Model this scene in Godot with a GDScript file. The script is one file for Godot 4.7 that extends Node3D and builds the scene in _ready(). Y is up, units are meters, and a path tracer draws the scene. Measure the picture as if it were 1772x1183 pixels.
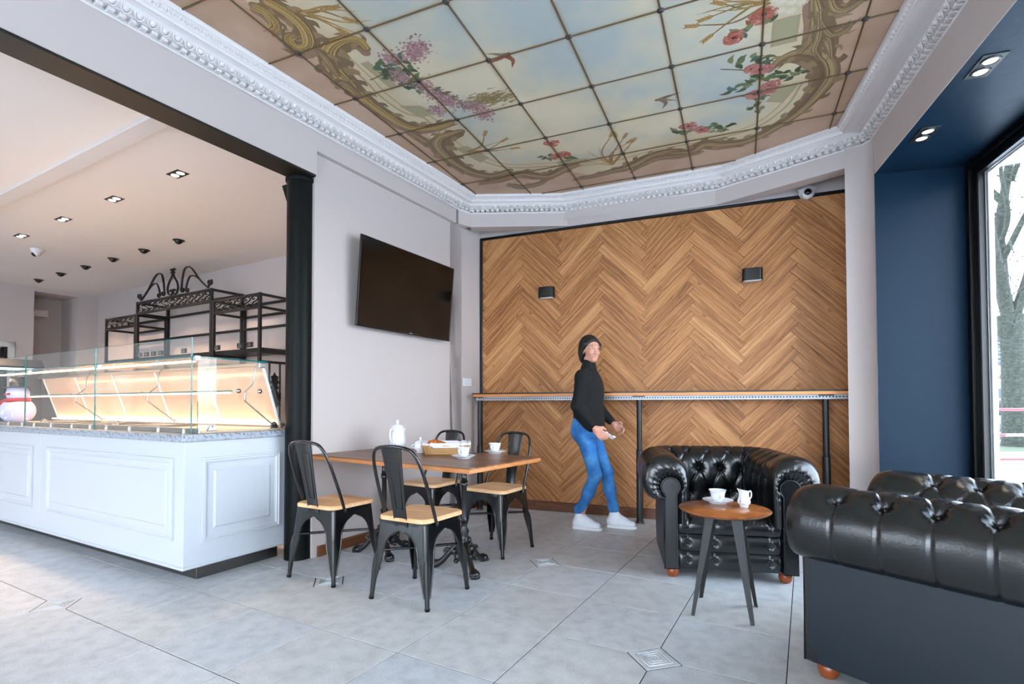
extends Node3D
# A cafe corner: oak herringbone wall, painted ceiling, serving counter and two leather armchairs.
# World: eye above the origin. Room axes: u runs right along the tile rows, v runs away from the eye.

const PHI := 0.51729
const EYE := 1.0946
const OAK0 := Vector3(0.213, 0, -5.43)
const OAKYAW := 22.4
const WIN0 := Vector3(2.693, 0, -3.838)
const WINYAW := 108.8

var M := {}
var taken := {}
var part_names := {}
var rng := RandomNumberGenerator.new()

func _ready():
	rng.seed = 7
	# camera: principal point low in the frame (a shifted wide lens), tilted up a little over one degree
	var cam := Camera3D.new()
	cam.name = "camera"
	cam.projection = Camera3D.PROJECTION_FRUSTUM
	cam.keep_aspect = Camera3D.KEEP_HEIGHT
	var near := 0.05
	cam.set_frustum(1183.0 / 901.763 * near, Vector2(5.055 / 901.763, 86.1 / 901.763) * near, near, 200.0)
	cam.transform = Transform3D(Basis(Vector3.RIGHT, 0.023) * Basis(Vector3.BACK, -0.0018), Vector3(0, EYE, 0))
	add_child(cam)
	cam.current = true
	# sky: bright overcast
	var we := WorldEnvironment.new()
	we.name = "sky_environment"
	var env := Environment.new()
	env.background_mode = Environment.BG_SKY
	var sky := Sky.new()
	var sm := ProceduralSkyMaterial.new()
	sm.sky_top_color = Color(0.80, 0.90, 1.0)
	sm.sky_horizon_color = Color(0.97, 0.985, 1.0)
	sm.sky_curve = 0.12
	sm.ground_bottom_color = Color(0.55, 0.54, 0.52)
	sm.ground_horizon_color = Color(0.85, 0.85, 0.85)
	sm.sky_energy_multiplier = SKY_ENERGY
	sm.ground_energy_multiplier = SKY_ENERGY * 0.6
	sky.sky_material = sm
	env.sky = sky
	env.tonemap_mode = Environment.TONE_MAPPER_LINEAR
	env.tonemap_exposure = EXPOSURE
	env.sdfgi_enabled = true
	env.ssao_enabled = true
	env.ssil_enabled = true
	we.environment = env
	add_child(we)
	make_materials()
	# setting
	build_floor()
	build_walls()
	build_cornice()
	build_ceiling()
	build_oak_wall()
	build_window()
	build_counter_room()
	build_outside()
	# things
	build_counter()
	build_display_case()
	build_rack()
	build_chairs()
	build_table()
	build_tableware()
	build_armchairs()
	build_coffee_table()
	build_bar_shelf()
	build_fittings()
	build_person()

const SKY_ENERGY := 2.6
const EXPOSURE := 1.58

# ---------------------------------------------------------------- frames
func R(u: float, v: float, y := 0.0) -> Vector3:
	var c := cos(PHI)
	var s := sin(PHI)
	return Vector3(u * c + v * s, y, u * s - v * c)

func oak_at(w: float, y := 0.0, out := 0.0) -> Vector3:
	var a := deg_to_rad(OAKYAW)
	return OAK0 + Vector3(cos(a), 0, sin(a)) * w + Vector3(-sin(a), 0, cos(a)) * out + Vector3(0, y, 0)

func win_at(t: float, y := 0.0, inn := 0.0) -> Vector3:
	var a := deg_to_rad(WINYAW)
	return WIN0 + Vector3(cos(a), 0, sin(a)) * t + Vector3(-sin(a), 0, cos(a)) * inn + Vector3(0, y, 0)

# ---------------------------------------------------------------- nodes
func numbered(s: String) -> String:
	if not taken.has(s):
		taken[s] = 0
		return s
	taken[s] += 1
	return "%s_%03d" % [s, taken[s]]

func tag(o: Node, label := "", category := "", group := ""):
	if label: o.set_meta("label", label)
	if category: o.set_meta("category", category)
	if group: o.set_meta("group", group)
	return o

func thing(called: String, label: String, category: String, at := Vector3.ZERO, yaw := 0.0, group := "") -> Node3D:
	var o := Node3D.new()
	o.name = numbered(called)
	o.position = at
	o.rotation.y = yaw
	add_child(o)
	tag(o, label, category, group)
	return o

func part(parent: Node, called: String, mb, m: Material, xf := Transform3D.IDENTITY, label := "") -> MeshInstance3D:
	var key := [parent.get_instance_id(), called]
	var k: int = part_names.get(key, -1) + 1
	part_names[key] = k
	var o := MeshInstance3D.new()
	o.name = called if k == 0 else "%s_%03d" % [called, k]
	o.mesh = mb if mb is Mesh else mb.mesh()
	o.material_override = null
	for i in o.mesh.get_surface_count():
		o.set_surface_override_material(i, m)
	o.transform = xf
	parent.add_child(o, true)
	if label: o.set_meta("label", label)
	return o

func solo(called: String, label: String, category: String, mb, m: Material, at := Vector3.ZERO, yaw := 0.0, group := "") -> MeshInstance3D:
	var o := MeshInstance3D.new()
	o.name = numbered(called)
	o.mesh = mb if mb is Mesh else mb.mesh()
	o.set_surface_override_material(0, m)
	o.position = at
	o.rotation.y = yaw
	add_child(o)
	tag(o, label, category, group)
	return o

func struct(called: String, mb, m: Material, at := Vector3.ZERO, yaw := 0.0) -> MeshInstance3D:
	var o := solo(called, "", "", mb, m, at, yaw)
	o.set_meta("kind", "structure")
	return o

func stuff(o: Node):
	o.set_meta("kind", "stuff")
	return o

func copy_of(o: Node3D, label := "", group := "") -> Node3D:
	var r: Node3D = o.duplicate()
	r.name = numbered(String(o.name).trim_suffix("_001"))
	add_child(r)
	if label: r.set_meta("label", label)
	if group: r.set_meta("group", group)
	return r

# ---------------------------------------------------------------- curves
func crv(pts: Array, per := 8, closed := false) -> PackedVector3Array:
	var out := PackedVector3Array()
	var n := pts.size()
	var last := n if closed else n - 1
	for i in last:
		var p0: Vector3 = pts[(i - 1 + n) % n] if closed or i > 0 else pts[0] * 2.0 - pts[1]
		var p1: Vector3 = pts[i]
		var p2: Vector3 = pts[(i + 1) % n]
		var p3: Vector3 = pts[(i + 2) % n] if closed or i < n - 2 else pts[n - 1] * 2.0 - pts[n - 2]
		for k in per:
			out.append(p1.cubic_interpolate(p2, p0, p3, float(k) / per))
	if not closed:
		out.append(pts[n - 1])
	return out

func crv2(pts: PackedVector2Array, per := 8) -> PackedVector2Array:
	var a := []
	for p in pts: a.append(Vector3(p.x, p.y, 0))
	var out := PackedVector2Array()
	for p in crv(a, per): out.append(Vector2(p.x, p.y))
	return out

func rrect(w: float, d: float, r: float, n := 5) -> PackedVector2Array:
	var out := PackedVector2Array()
	for q in 4:
		var cx := (w / 2 - r) * (1 if q in [0, 3] else -1)
		var cy := (d / 2 - r) * (1 if q in [0, 1] else -1)
		for k in n + 1:
			var a := PI / 2 * (q + float(k) / n)
			out.append(Vector2(cx + r * cos(a), cy + r * sin(a)))
	return out

func circle2(r: float, n := 24, cx := 0.0, cy := 0.0) -> PackedVector2Array:
	var out := PackedVector2Array()
	for k in n:
		out.append(Vector2(cx + r * cos(TAU * k / n), cy + r * sin(TAU * k / n)))
	return out

# ---------------------------------------------------------------- mesh builder
class Mb:
	var v := PackedVector3Array()
	var n := PackedVector3Array()
	var t := PackedVector2Array()
	var c := PackedColorArray()
	var ix := PackedInt32Array()
	var xf := Transform3D.IDENTITY
	var col = null

	func at(x: Transform3D):
		xf = x
		return self

	func vert(p: Vector3, nn: Vector3, uv := Vector2.ZERO) -> int:
		v.append(xf * p)
		n.append((xf.basis * nn).normalized())
		t.append(uv)
		if col != null: c.append(col)
		return v.size() - 1

	func tri(i: int, j: int, k: int):
		var cr := (v[j] - v[i]).cross(v[k] - v[i])
		if cr.dot(n[i] + n[j] + n[k]) > 0.0:
			ix.append(i); ix.append(k); ix.append(j)
		else:
			ix.append(i); ix.append(j); ix.append(k)

	func planar(p: Vector3, nn: Vector3) -> Vector2:
		if absf(nn.y) > 0.8: return Vector2(p.x, p.z)
		var tx := Vector3(nn.z, 0, -nn.x).normalized()
		return Vector2(p.dot(tx), -p.y)

	func poly(pts, nn: Vector3, uvs = null):
		var b := v.size()
		for i in pts.size():
			vert(pts[i], nn, uvs[i] if uvs != null else planar(pts[i], nn))
		for i in range(1, pts.size() - 1):
			tri(b, b + i, b + i + 1)

	func quad(a: Vector3, b: Vector3, c2: Vector3, d: Vector3, inside: Vector3):
		var nn := (b - a).cross(d - a).normalized()
		if nn.length() < 0.5: nn = (c2 - a).cross(d - a).normalized()
		if nn.dot((a + b + c2 + d) * 0.25 - inside) < 0: nn = -nn
		poly([a, b, c2, d], nn)

	func box(ctr: Vector3, s: Vector3, b := 0.0):
		var h := s * 0.5
		b = minf(b, minf(h.x, minf(h.y, h.z)) * 0.98)
		for a in 3:
			var u := (a + 1) % 3
			var w := (a + 2) % 3
			for sg in [-1.0, 1.0]:
				var nn := Vector3.ZERO
				nn[a] = sg
				var pts := []
				for q in [[-1, -1], [1, -1], [1, 1], [-1, 1]]:
					var p := Vector3.ZERO
					p[a] = h[a] * sg
					p[u] = (h[u] - b) * q[0]
					p[w] = (h[w] - b) * q[1]
					pts.append(ctr + p)
				poly(pts, nn)
			if b > 0.0:
				for su in [-1.0, 1.0]:
					for sw in [-1.0, 1.0]:
						var nn2 := Vector3.ZERO
						nn2[u] = su
						nn2[w] = sw
						var e := []
						for q in [[-1, 0], [1, 0], [1, 1], [-1, 1]]:
							var p := Vector3.ZERO
							p[a] = (h[a] - b) * q[0]
							p[u] = (h[u] - (b if q[1] == 1 else 0.0)) * su
							p[w] = (h[w] - (b if q[1] == 0 else 0.0)) * sw
							e.append(ctr + p)
						poly(e, nn2.normalized())
		if b > 0.0:
			for sx in [-1.0, 1.0]:
				for sy in [-1.0, 1.0]:
					for sz in [-1.0, 1.0]:
						var s3 := Vector3(sx, sy, sz)
						var pts := []
						for a in 3:
							var p := (h - Vector3(b, b, b)) * s3
							p[a] = h[a] * s3[a]
							pts.append(ctr + p)
						poly(pts, s3.normalized())
		return self

	func lift(p: Vector2, h: float, plane: String) -> Vector3:
		if plane == "xz": return Vector3(p.x, h, p.y)
		if plane == "xy": return Vector3(p.x, p.y, h)
		return Vector3(h, p.y, p.x)

	func prism(poly2: PackedVector2Array, h0: float, h1: float, bev := 0.0, plane := "xz", bottom := true):
		var m := poly2.size()
		var area := 0.0
		for i in m: area += poly2[i].cross(poly2[(i + 1) % m])
		var sg := 1.0 if area > 0 else -1.0
		var en := PackedVector2Array()
		for i in m:
			var d := (poly2[(i + 1) % m] - poly2[i]).normalized()
			en.append(Vector2(d.y, -d.x) * sg)
		var ins := PackedVector2Array()
		for i in m:
			var a := en[(i - 1 + m) % m]
			var b2 := en[i]
			var s := a + b2
			var q := poly2[i]
			if s.length() > 0.1: q -= s.normalized() * bev / maxf(0.4, s.normalized().dot(b2))
			ins.append(q)
		var tris := Geometry2D.triangulate_polygon(poly2)
		var up := lift(Vector2.ZERO, 1.0, plane)
		for top in ([true, false] if bottom else [true]):
			var b3 := v.size()
			var src := ins if top and bev > 0.0 else poly2
			for i in m:
				var p := lift(src[i], h1 if top else h0, plane)
				vert(p, up if top else -up, Vector2(src[i].x, src[i].y))
			for k in range(0, tris.size(), 3):
				tri(b3 + tris[k], b3 + tris[k + 1], b3 + tris[k + 2])
		var run := 0.0
		for i in m:
			var j := (i + 1) % m
			var ni := en[i]
			var a := en[(i - 1 + m) % m]
			var z := en[j]
			var n0 := (ni + a).normalized() if ni.dot(a) > 0.8 else ni
			var n1 := (ni + z).normalized() if ni.dot(z) > 0.8 else ni
			var step := poly2[i].distance_to(poly2[j])
			var b4 := v.size()
			var hb := h1 - (bev if h1 > h0 else -bev)
			vert(lift(poly2[i], h0, plane), lift(n0, 0, plane), Vector2(run, 0))
			vert(lift(poly2[j], h0, plane), lift(n1, 0, plane), Vector2(run + step, 0))
			vert(lift(poly2[j], hb, plane), lift(n1, 0, plane), Vector2(run + step, hb - h0))
			vert(lift(poly2[i], hb, plane), lift(n0, 0, plane), Vector2(run, hb - h0))
			tri(b4, b4 + 1, b4 + 2)
			tri(b4, b4 + 2, b4 + 3)
			if bev > 0.0:
				var us := up * (1.0 if h1 > h0 else -1.0)
				var b5 := v.size()
				var m0 := lift(n0, 0, plane) + us
				var m1 := lift(n1, 0, plane) + us
				vert(lift(poly2[i], hb, plane), m0, Vector2(run, hb - h0))
				vert(lift(poly2[j], hb, plane), m1, Vector2(run + step, hb - h0))
				vert(lift(ins[j], h1, plane), m1, Vector2(run + step, h1 - h0))
				vert(lift(ins[i], h1, plane), m0, Vector2(run, h1 - h0))
				tri(b5, b5 + 1, b5 + 2)
				tri(b5, b5 + 2, b5 + 3)
			run += step
		return self

	func lathe(prof: PackedVector2Array, seg := 24, deform = null):
		var m := prof.size()
		var en := PackedVector2Array()
		for i in m - 1:
			var d := (prof[i + 1] - prof[i]).normalized()
			en.append(Vector2(d.y, -d.x))
		var run := 0.0
		var total := 0.0
		for i in m - 1: total += prof[i].distance_to(prof[i + 1])
		for i in m - 1:
			var n0 := en[i]
			var n1 := en[i]
			if i > 0 and en[i].dot(en[i - 1]) > 0.5: n0 = (en[i] + en[i - 1]).normalized()
			if i < m - 2 and en[i].dot(en[i + 1]) > 0.5: n1 = (en[i] + en[i + 1]).normalized()
			var step := prof[i].distance_to(prof[i + 1])
			var b := v.size()
			for k in seg + 1:
				var a := TAU * k / seg
				for e in 2:
					var p := prof[i + e]
					var nn := n1 if e == 1 else n0
					var q := Vector3(p.x * cos(a), p.y, p.x * sin(a))
					if deform != null: q = deform.call(q, a, p)
					vert(q, Vector3(nn.x * cos(a), nn.y, nn.x * sin(a)), Vector2(float(k) / seg, 1.0 - (run + step * e) / total))
			for k in seg:
				tri(b + 2 * k, b + 2 * k + 1, b + 2 * k + 3)
				tri(b + 2 * k, b + 2 * k + 3, b + 2 * k + 2)
			run += step
		return self

	func tube(path: PackedVector3Array, rad, seg := 8, caps := true, closed := false, flat := 1.0, side := Vector3.ZERO):
		var m := path.size()
		var tang := PackedVector3Array()
		for i in m:
			var a := path[(i - 1 + m) % m] if closed or i > 0 else path[0]
			var b2 := path[(i + 1) % m] if closed or i < m - 1 else path[m - 1]
			tang.append((b2 - a).normalized())
		var nx := side if side != Vector3.ZERO else (Vector3.UP if absf(tang[0].y) < 0.9 else Vector3.RIGHT)
		var b := v.size()
		var run := 0.0
		for i in m:
			nx = ((side if side != Vector3.ZERO else nx) - tang[i] * (side if side != Vector3.ZERO else nx).dot(tang[i])).normalized()
			var ny := tang[i].cross(nx)
			var r: float = rad if rad is float else rad[i]
			if i > 0: run += path[i].distance_to(path[i - 1])
			for k in seg + 1:
				var a := TAU * k / seg
				var d := nx * cos(a) + ny * sin(a) * flat
				var nd := nx * cos(a) * flat + ny * sin(a)
				vert(path[i] + d * r, nd, Vector2(float(k) / seg, run))
		var rows := m if closed else m - 1
		for i in rows:
			var i2 := (i + 1) % m
			for k in seg:
				var p := b + i * (seg + 1) + k
				var q := b + i2 * (seg + 1) + k
				tri(p, q, q + 1)
				tri(p, q + 1, p + 1)
		if caps and not closed:
			for e in [0, m - 1]:
				var pts := []
				for k in seg:
					pts.append(xf.affine_inverse() * v[b + e * (seg + 1) + k])
				poly(pts, -tang[0] if e == 0 else tang[m - 1])
		return self

	# a smooth sheet through nu x nv points; sgn picks the side its normals point to
	func grid(nu: int, nv: int, f: Callable, sgn := 1.0, wrap_u := false, wrap_v := false):
		var P := PackedVector3Array()
		P.resize(nu * nv)
		for i in nu:
			for j in nv:
				P[i * nv + j] = f.call(i, j)
		sheet(P, nu, nv, sgn, wrap_u, wrap_v)
		return self

	func sheet(P: PackedVector3Array, nu: int, nv: int, sgn := 1.0, wrap_u := false, wrap_v := false):
		var b := v.size()
		for i in nu:
			for j in nv:
				var i0 := (i - 1 + nu) % nu if wrap_u or i > 0 else i
				var i1 := (i + 1) % nu if wrap_u or i < nu - 1 else i
				var j0 := (j - 1 + nv) % nv if wrap_v or j > 0 else j
				var j1 := (j + 1) % nv if wrap_v or j < nv - 1 else j
				var nn := (P[i1 * nv + j] - P[i0 * nv + j]).cross(P[i * nv + j1] - P[i * nv + j0]) * sgn
				if nn.length_squared() < 1e-16: nn = Vector3.UP
				vert(P[i * nv + j], nn.normalized(), Vector2(float(i) / (nu - 1), float(j) / (nv - 1)))
		for i in (nu if wrap_u else nu - 1):
			for j in (nv if wrap_v else nv - 1):
				var i1 := (i + 1) % nu
				var j1 := (j + 1) % nv
				tri(b + i * nv + j, b + i1 * nv + j, b + i1 * nv + j1)
				tri(b + i * nv + j, b + i1 * nv + j1, b + i * nv + j1)

	func ball(ctr: Vector3, rr: Vector3, seg := 12, rings := 8):
		var b := v.size()
		for i in rings + 1:
			var th := PI * i / rings
			for k in seg + 1:
				var a := TAU * k / seg
				var d := Vector3(sin(th) * cos(a), cos(th), sin(th) * sin(a))
				vert(ctr + d * rr, d / rr, Vector2(float(k) / seg, float(i) / rings))
		for i in rings:
			for k in seg:
				var p := b + i * (seg + 1) + k
				tri(p, p + seg + 1, p + seg + 2)
				tri(p, p + seg + 2, p + 1)
		return self

	func uvmap(f: Callable):
		for i in v.size(): t[i] = f.call(v[i], n[i])
		return self

	func mesh() -> ArrayMesh:
		var a := []
		a.resize(Mesh.ARRAY_MAX)
		a[Mesh.ARRAY_VERTEX] = v
		a[Mesh.ARRAY_NORMAL] = n
		a[Mesh.ARRAY_TEX_UV] = t
		if c.size() == v.size() and c.size() > 0: a[Mesh.ARRAY_COLOR] = c
		a[Mesh.ARRAY_INDEX] = ix
		var m := ArrayMesh.new()
		m.add_surface_from_arrays(Mesh.PRIMITIVE_TRIANGLES, a)
		return m

func bx(s: Vector3, b := 0.0, ctr := Vector3.ZERO) -> Mb:
	return Mb.new().box(ctr, s, b)

func rod(path: PackedVector3Array, r, seg := 8, flat := 1.0, side := Vector3.ZERO) -> Mb:
	return Mb.new().tube(path, r, seg, true, false, flat, side)

func pv(a: Array) -> PackedVector2Array:
	var out := PackedVector2Array()
	for i in range(0, a.size(), 2): out.append(Vector2(a[i], a[i + 1]))
	return out

# ---------------------------------------------------------------- materials
func mat(called: String, col: Color, rough := 0.6, metal := 0.0) -> StandardMaterial3D:
	var m := StandardMaterial3D.new()
	m.resource_name = called
	m.albedo_color = col
	m.roughness = rough
	m.metallic = metal
	M[called] = m
	return m

func noise_tex(seed_: int, freq: float, size := 512, ramp = null, type := FastNoiseLite.TYPE_SIMPLEX_SMOOTH, octaves := 4) -> NoiseTexture2D:
	var n := FastNoiseLite.new()
	n.seed = seed_
	n.frequency = freq
	n.noise_type = type
	n.fractal_octaves = octaves
	var t := NoiseTexture2D.new()
	t.width = size
	t.height = size
	t.seamless = true
	t.noise = n
	if ramp != null:
		var g := Gradient.new()
		g.offsets = PackedFloat32Array(ramp[0])
		g.colors = PackedColorArray(ramp[1])
		t.color_ramp = g
	return t

func tri_map(m: StandardMaterial3D, scale: float, world := false):
	m.uv1_triplanar = true
	m.uv1_world_triplanar = world
	m.uv1_scale = Vector3.ONE * scale
	return m

# rows of wood grain: each row is one board, cut from its own log
func wood_image(w: int, h: int, rows: int, seed_: int, dark: Color, mid: Color, light: Color, fine := 1.0, knots := 0.4) -> Image:
	var a := FastNoiseLite.new(); a.seed = seed_; a.frequency = 1.0; a.fractal_octaves = 3
	var r := RandomNumberGenerator.new(); r.seed = seed_
	var data := PackedByteArray()
	data.resize(w * h * 3)
	var rh := h / rows
	var k := 0
	for row in rows:
		var flatcut := r.randf() < 0.5
		var cen := r.randf_range(0.2, 0.8)
		var tone := r.randf_range(-0.21, 0.19)
		var off := r.randf() * 100.0
		var arch := r.randf_range(0.5, 1.4)
		var kx := r.randf_range(0.1, 0.9)
		var ky := r.randf_range(0.25, 0.75)
		var has := r.randf() < knots
		for y in rh:
			var fy := float(y) / rh
			for x in w:
				var fx := float(x) / w
				var warp := a.get_noise_2d(fx * 2.2 + off, fy * 0.9 + row * 7.0)
				var g: float
				if flatcut:
					var d := fy - cen + warp * 0.25
					g = sqrt(d * d + (fx * arch) * (fx * arch) * 0.05) * 13.0
				else:
					g = (fy + warp * 0.22) * 6.0
				var kd := 9.0
				if has:
					kd = Vector2((fx - kx) * 7.0, fy - ky).length()
					g += 1.6 * exp(-kd * kd * 22.0)
				var s := 0.5 + 0.5 * sin(g * 2.4)
				s = s * s
				var pore := a.get_noise_2d(fx * 9.0 + off, fy * 46.0 * fine + row * 13.0)
				var big := a.get_noise_2d(fx * 1.3 + 31.0 + off, fy * 1.6 + row * 3.0)
				var q := clampf(0.52 + tone + (s - 0.4) * 0.30 + pore * 0.22 + big * 0.26, 0.0, 1.0)
				if has and kd < 0.13: q *= 0.30 + 4.0 * kd
				var cc := dark.lerp(mid, q * 2.0) if q < 0.5 else mid.lerp(light, q * 2.0 - 1.0)
				data[k] = int(cc.r * 255.0); data[k + 1] = int(cc.g * 255.0); data[k + 2] = int(cc.b * 255.0)
				k += 3
	return Image.create_from_data(w, h, false, Image.FORMAT_RGB8, data)

func make_materials():
	var oak := mat("oak_planks", Color.WHITE, 0.48)
	oak.albedo_texture = ImageTexture.create_from_image(wood_image(1024, 1024, 16, 11, Color(0.46, 0.285, 0.15), Color(0.685, 0.465, 0.28), Color(0.82, 0.615, 0.42)))
	oak.metallic_specular = 0.4
	var skirt := mat("oak_skirting", Color(0.62, 0.54, 0.48), 0.45)
	skirt.albedo_texture = oak.albedo_texture
	var ash := mat("pale_seat_wood", Color.WHITE, 0.42)
	ash.albedo_texture = ImageTexture.create_from_image(wood_image(512, 256, 4, 5, Color(0.78, 0.58, 0.38), Color(0.905, 0.70, 0.50), Color(0.95, 0.79, 0.61), 0.7, 0.0))
	var wal := mat("walnut_top", Color.WHITE, 0.36)
	wal.albedo_texture = ImageTexture.create_from_image(wood_image(512, 512, 4, 23, Color(0.32, 0.20, 0.13), Color(0.46, 0.305, 0.21), Color(0.56, 0.40, 0.29), 0.6, 0.0))
	wal.clearcoat_enabled = true
	wal.clearcoat = 0.08
	wal.clearcoat_roughness = 0.15
	var teak := mat("orange_veneer", Color.WHITE, 0.26)
	teak.albedo_texture = ImageTexture.create_from_image(wood_image(512, 256, 1, 31, Color(0.46, 0.25, 0.11), Color(0.62, 0.36, 0.175), Color(0.70, 0.44, 0.24), 0.5, 0.0))
	var edge := mat("edge_wood", Color(0.84, 0.70, 0.56), 0.4)
	edge.albedo_texture = ash.albedo_texture
	tri_map(edge, 2.0)
	var shelf := mat("shelf_wood", Color(0.95, 0.80, 0.64), 0.42)
	shelf.albedo_texture = ash.albedo_texture
	# floor tiles: matt grey stoneware with a fine fleck
	var ramp := [[0.0, 0.35, 0.6, 1.0], [Color(0.735, 0.735, 0.74), Color(0.79, 0.795, 0.805), Color(0.815, 0.82, 0.83), Color(0.85, 0.855, 0.86)]]
	var stone := noise_tex(3, 0.012, 1024, ramp, FastNoiseLite.TYPE_SIMPLEX_SMOOTH, 6)
	var fleck := noise_tex(9, 0.11, 512, [[0.0, 0.28, 0.36, 1.0], [Color(0.84, 0.83, 0.82), Color(0.95, 0.95, 0.95), Color(1, 1, 1), Color(1, 1, 1)]], FastNoiseLite.TYPE_SIMPLEX, 3)
	var rel := noise_tex(15, 0.03, 512, null, FastNoiseLite.TYPE_SIMPLEX_SMOOTH, 5)
	for k in 4:
		var ft := mat("floor_tile_%d" % k, [Color(1, 1, 1), Color(0.985, 0.98, 0.975), Color(0.97, 0.975, 0.98), Color(0.99, 0.98, 0.965)][k], 0.42)
		ft.albedo_texture = stone
		ft.detail_enabled = true
		ft.detail_albedo = fleck
		ft.detail_blend_mode = BaseMaterial3D.BLEND_MODE_MUL
		ft.detail_uv_layer = BaseMaterial3D.DETAIL_UV_2
		ft.uv2_triplanar = true
		ft.uv2_world_triplanar = true
		ft.uv2_scale = Vector3.ONE * 1.7
		ft.heightmap_enabled = true
		ft.heightmap_texture = rel
		ft.heightmap_scale = 0.03
		ft.metallic_specular = 0.45
		tri_map(ft, [0.71, 0.83, 0.77, 0.69][k], true)
		ft.uv1_offset = Vector3(k * 0.37, k * 0.21, k * 0.53)
	mat("grout", Color(0.16, 0.17, 0.19), 0.9)
	var wall := mat("wall_paint", Color(0.755, 0.71, 0.695), 0.75)
	wall.metallic_specular = 0.3
	wall.heightmap_enabled = true
	wall.heightmap_texture = noise_tex(40, 0.05, 256, null, FastNoiseLite.TYPE_SIMPLEX_SMOOTH, 3)
	wall.heightmap_scale = 0.02
	tri_map(wall, 1.6, true)
	mat("plaster_white", Color(0.86, 0.835, 0.825), 0.7)
	mat("ceiling_white", Color(0.92, 0.89, 0.87), 0.85)
	mat("door_white", Color(0.80, 0.79, 0.78), 0.5)
	mat("lacquer_white", Color(0.77, 0.785, 0.81), 0.38)
	mat("black_iron", Color(0.085, 0.09, 0.095), 0.45)
	mat("black_gloss", Color(0.012, 0.013, 0.015), 0.16).clearcoat_enabled = true
	var blk := mat("chair_black", Color(0.05, 0.055, 0.06), 0.2)
	blk.clearcoat_enabled = true
	blk.clearcoat = 0.5
	blk.clearcoat_roughness = 0.12
	var cast := mat("cast_iron", Color(0.014, 0.015, 0.016), 0.22)
	cast.clearcoat_enabled = true
	cast.clearcoat = 0.6
	var colm := mat("column_paint", Color(0.045, 0.058, 0.056), 0.42)
	colm.heightmap_enabled = true
	colm.heightmap_texture = noise_tex(44, 0.06, 256, null, FastNoiseLite.TYPE_SIMPLEX_SMOOTH, 2)
	colm.heightmap_scale = 0.05
	colm.metallic_specular = 0.25
	tri_map(colm, 2.5)
	var rev := mat("reveal_sky_tint", Color(0.05, 0.125, 0.185), 0.42)  # black lining with the blue of reflected sky put into its paint colour
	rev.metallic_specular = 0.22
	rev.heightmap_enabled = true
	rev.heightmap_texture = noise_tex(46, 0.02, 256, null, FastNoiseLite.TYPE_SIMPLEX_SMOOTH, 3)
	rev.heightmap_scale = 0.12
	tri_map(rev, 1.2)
	mat("beam_steel", Color(0.085, 0.075, 0.06), 0.42)
	mat("frame_black", Color(0.014, 0.015, 0.016), 0.35)
	mat("frame_white", Color(0.85, 0.85, 0.86), 0.4)
	mat("steel", Color(0.62, 0.61, 0.60), 0.28, 1.0)
	mat("steel_dull", Color(0.42, 0.41, 0.40), 0.38, 1.0)
	mat("galvanised", Color(0.66, 0.68, 0.71), 0.45, 0.6)
	mat("hole_dark", Color(0.05, 0.035, 0.025), 0.9)
	var gl := mat("glass_pane", Color(0.9, 0.97, 0.95, 0.03), 0.0)
	gl.transparency = BaseMaterial3D.TRANSPARENCY_ALPHA
	gl.metallic_specular = 0.32
	mat("glass_edge", Color(0.06, 0.40, 0.40), 0.08)
	mat("clip_clear", Color(0.80, 0.82, 0.82), 0.2, 0.3)
	# leather: black, polished, finely creased
	var le := mat("black_leather", Color(0.04, 0.05, 0.06), 0.27)
	le.metallic_specular = 0.62
	le.heightmap_enabled = true
	le.heightmap_texture = noise_tex(51, 0.05, 512, null, FastNoiseLite.TYPE_SIMPLEX_SMOOTH, 5)
	le.heightmap_scale = 0.035
	tri_map(le, 3.0)
	var lm := mat("sky_tinted_leather", Color(0.06, 0.11, 0.15), 0.45)  # black leather, sky reflection mixed into the base colour as blue
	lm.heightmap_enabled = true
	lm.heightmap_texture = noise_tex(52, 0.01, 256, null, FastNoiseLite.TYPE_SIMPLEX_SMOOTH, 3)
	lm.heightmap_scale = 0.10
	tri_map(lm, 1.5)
	mat("leather_button", Color(0.02, 0.022, 0.026), 0.3)
	mat("bun_foot_wood", Color(0.55, 0.27, 0.12), 0.25)
	# counter stone
	var st := mat("counter_stone", Color.WHITE, 0.22)
	st.albedo_texture = noise_tex(61, 0.02, 512, [[0.0, 0.40, 0.50, 0.56, 1.0], [Color(0.36, 0.39, 0.44), Color(0.58, 0.61, 0.65), Color(0.70, 0.72, 0.745), Color(0.58, 0.61, 0.65), Color(0.74, 0.76, 0.78)]], FastNoiseLite.TYPE_SIMPLEX_SMOOTH, 6)
	tri_map(st, 2.6)
	# china
	mat("china", Color(0.88, 0.885, 0.90), 0.12)
	var pr := mat("china_printed", Color.WHITE, 0.12)
	pr.albedo_texture = ImageTexture.create_from_image(print_image())
	mat("wicker", Color(0.72, 0.55, 0.36), 0.6)
	var cl := mat("linen", Color(0.84, 0.82, 0.83), 0.9)
	cl.rim_enabled = true
	cl.rim = 0.3
	var cr := mat("pastry", Color(1, 1, 1), 0.45)
	cr.albedo_texture = noise_tex(71, 0.05, 128, [[0.0, 0.5, 1.0], [Color(0.40, 0.15, 0.03), Color(0.70, 0.34, 0.09), Color(0.86, 0.58, 0.25)]])
	tri_map(cr, 6.0)
	var fo := mat("baked_dough", Color(1, 1, 1), 0.6)
	fo.albedo_texture = noise_tex(72, 0.09, 128, [[0.0, 0.45, 1.0], [Color(0.50, 0.24, 0.08), Color(0.78, 0.52, 0.28), Color(0.90, 0.72, 0.48)]])
	tri_map(fo, 4.0)
	mat("screen_black", Color(0.016, 0.018, 0.014), 0.14)
	mat("plastic_black", Color(0.012, 0.013, 0.013), 0.3)
	mat("plastic_white", Color(0.86, 0.86, 0.87), 0.35)
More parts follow.
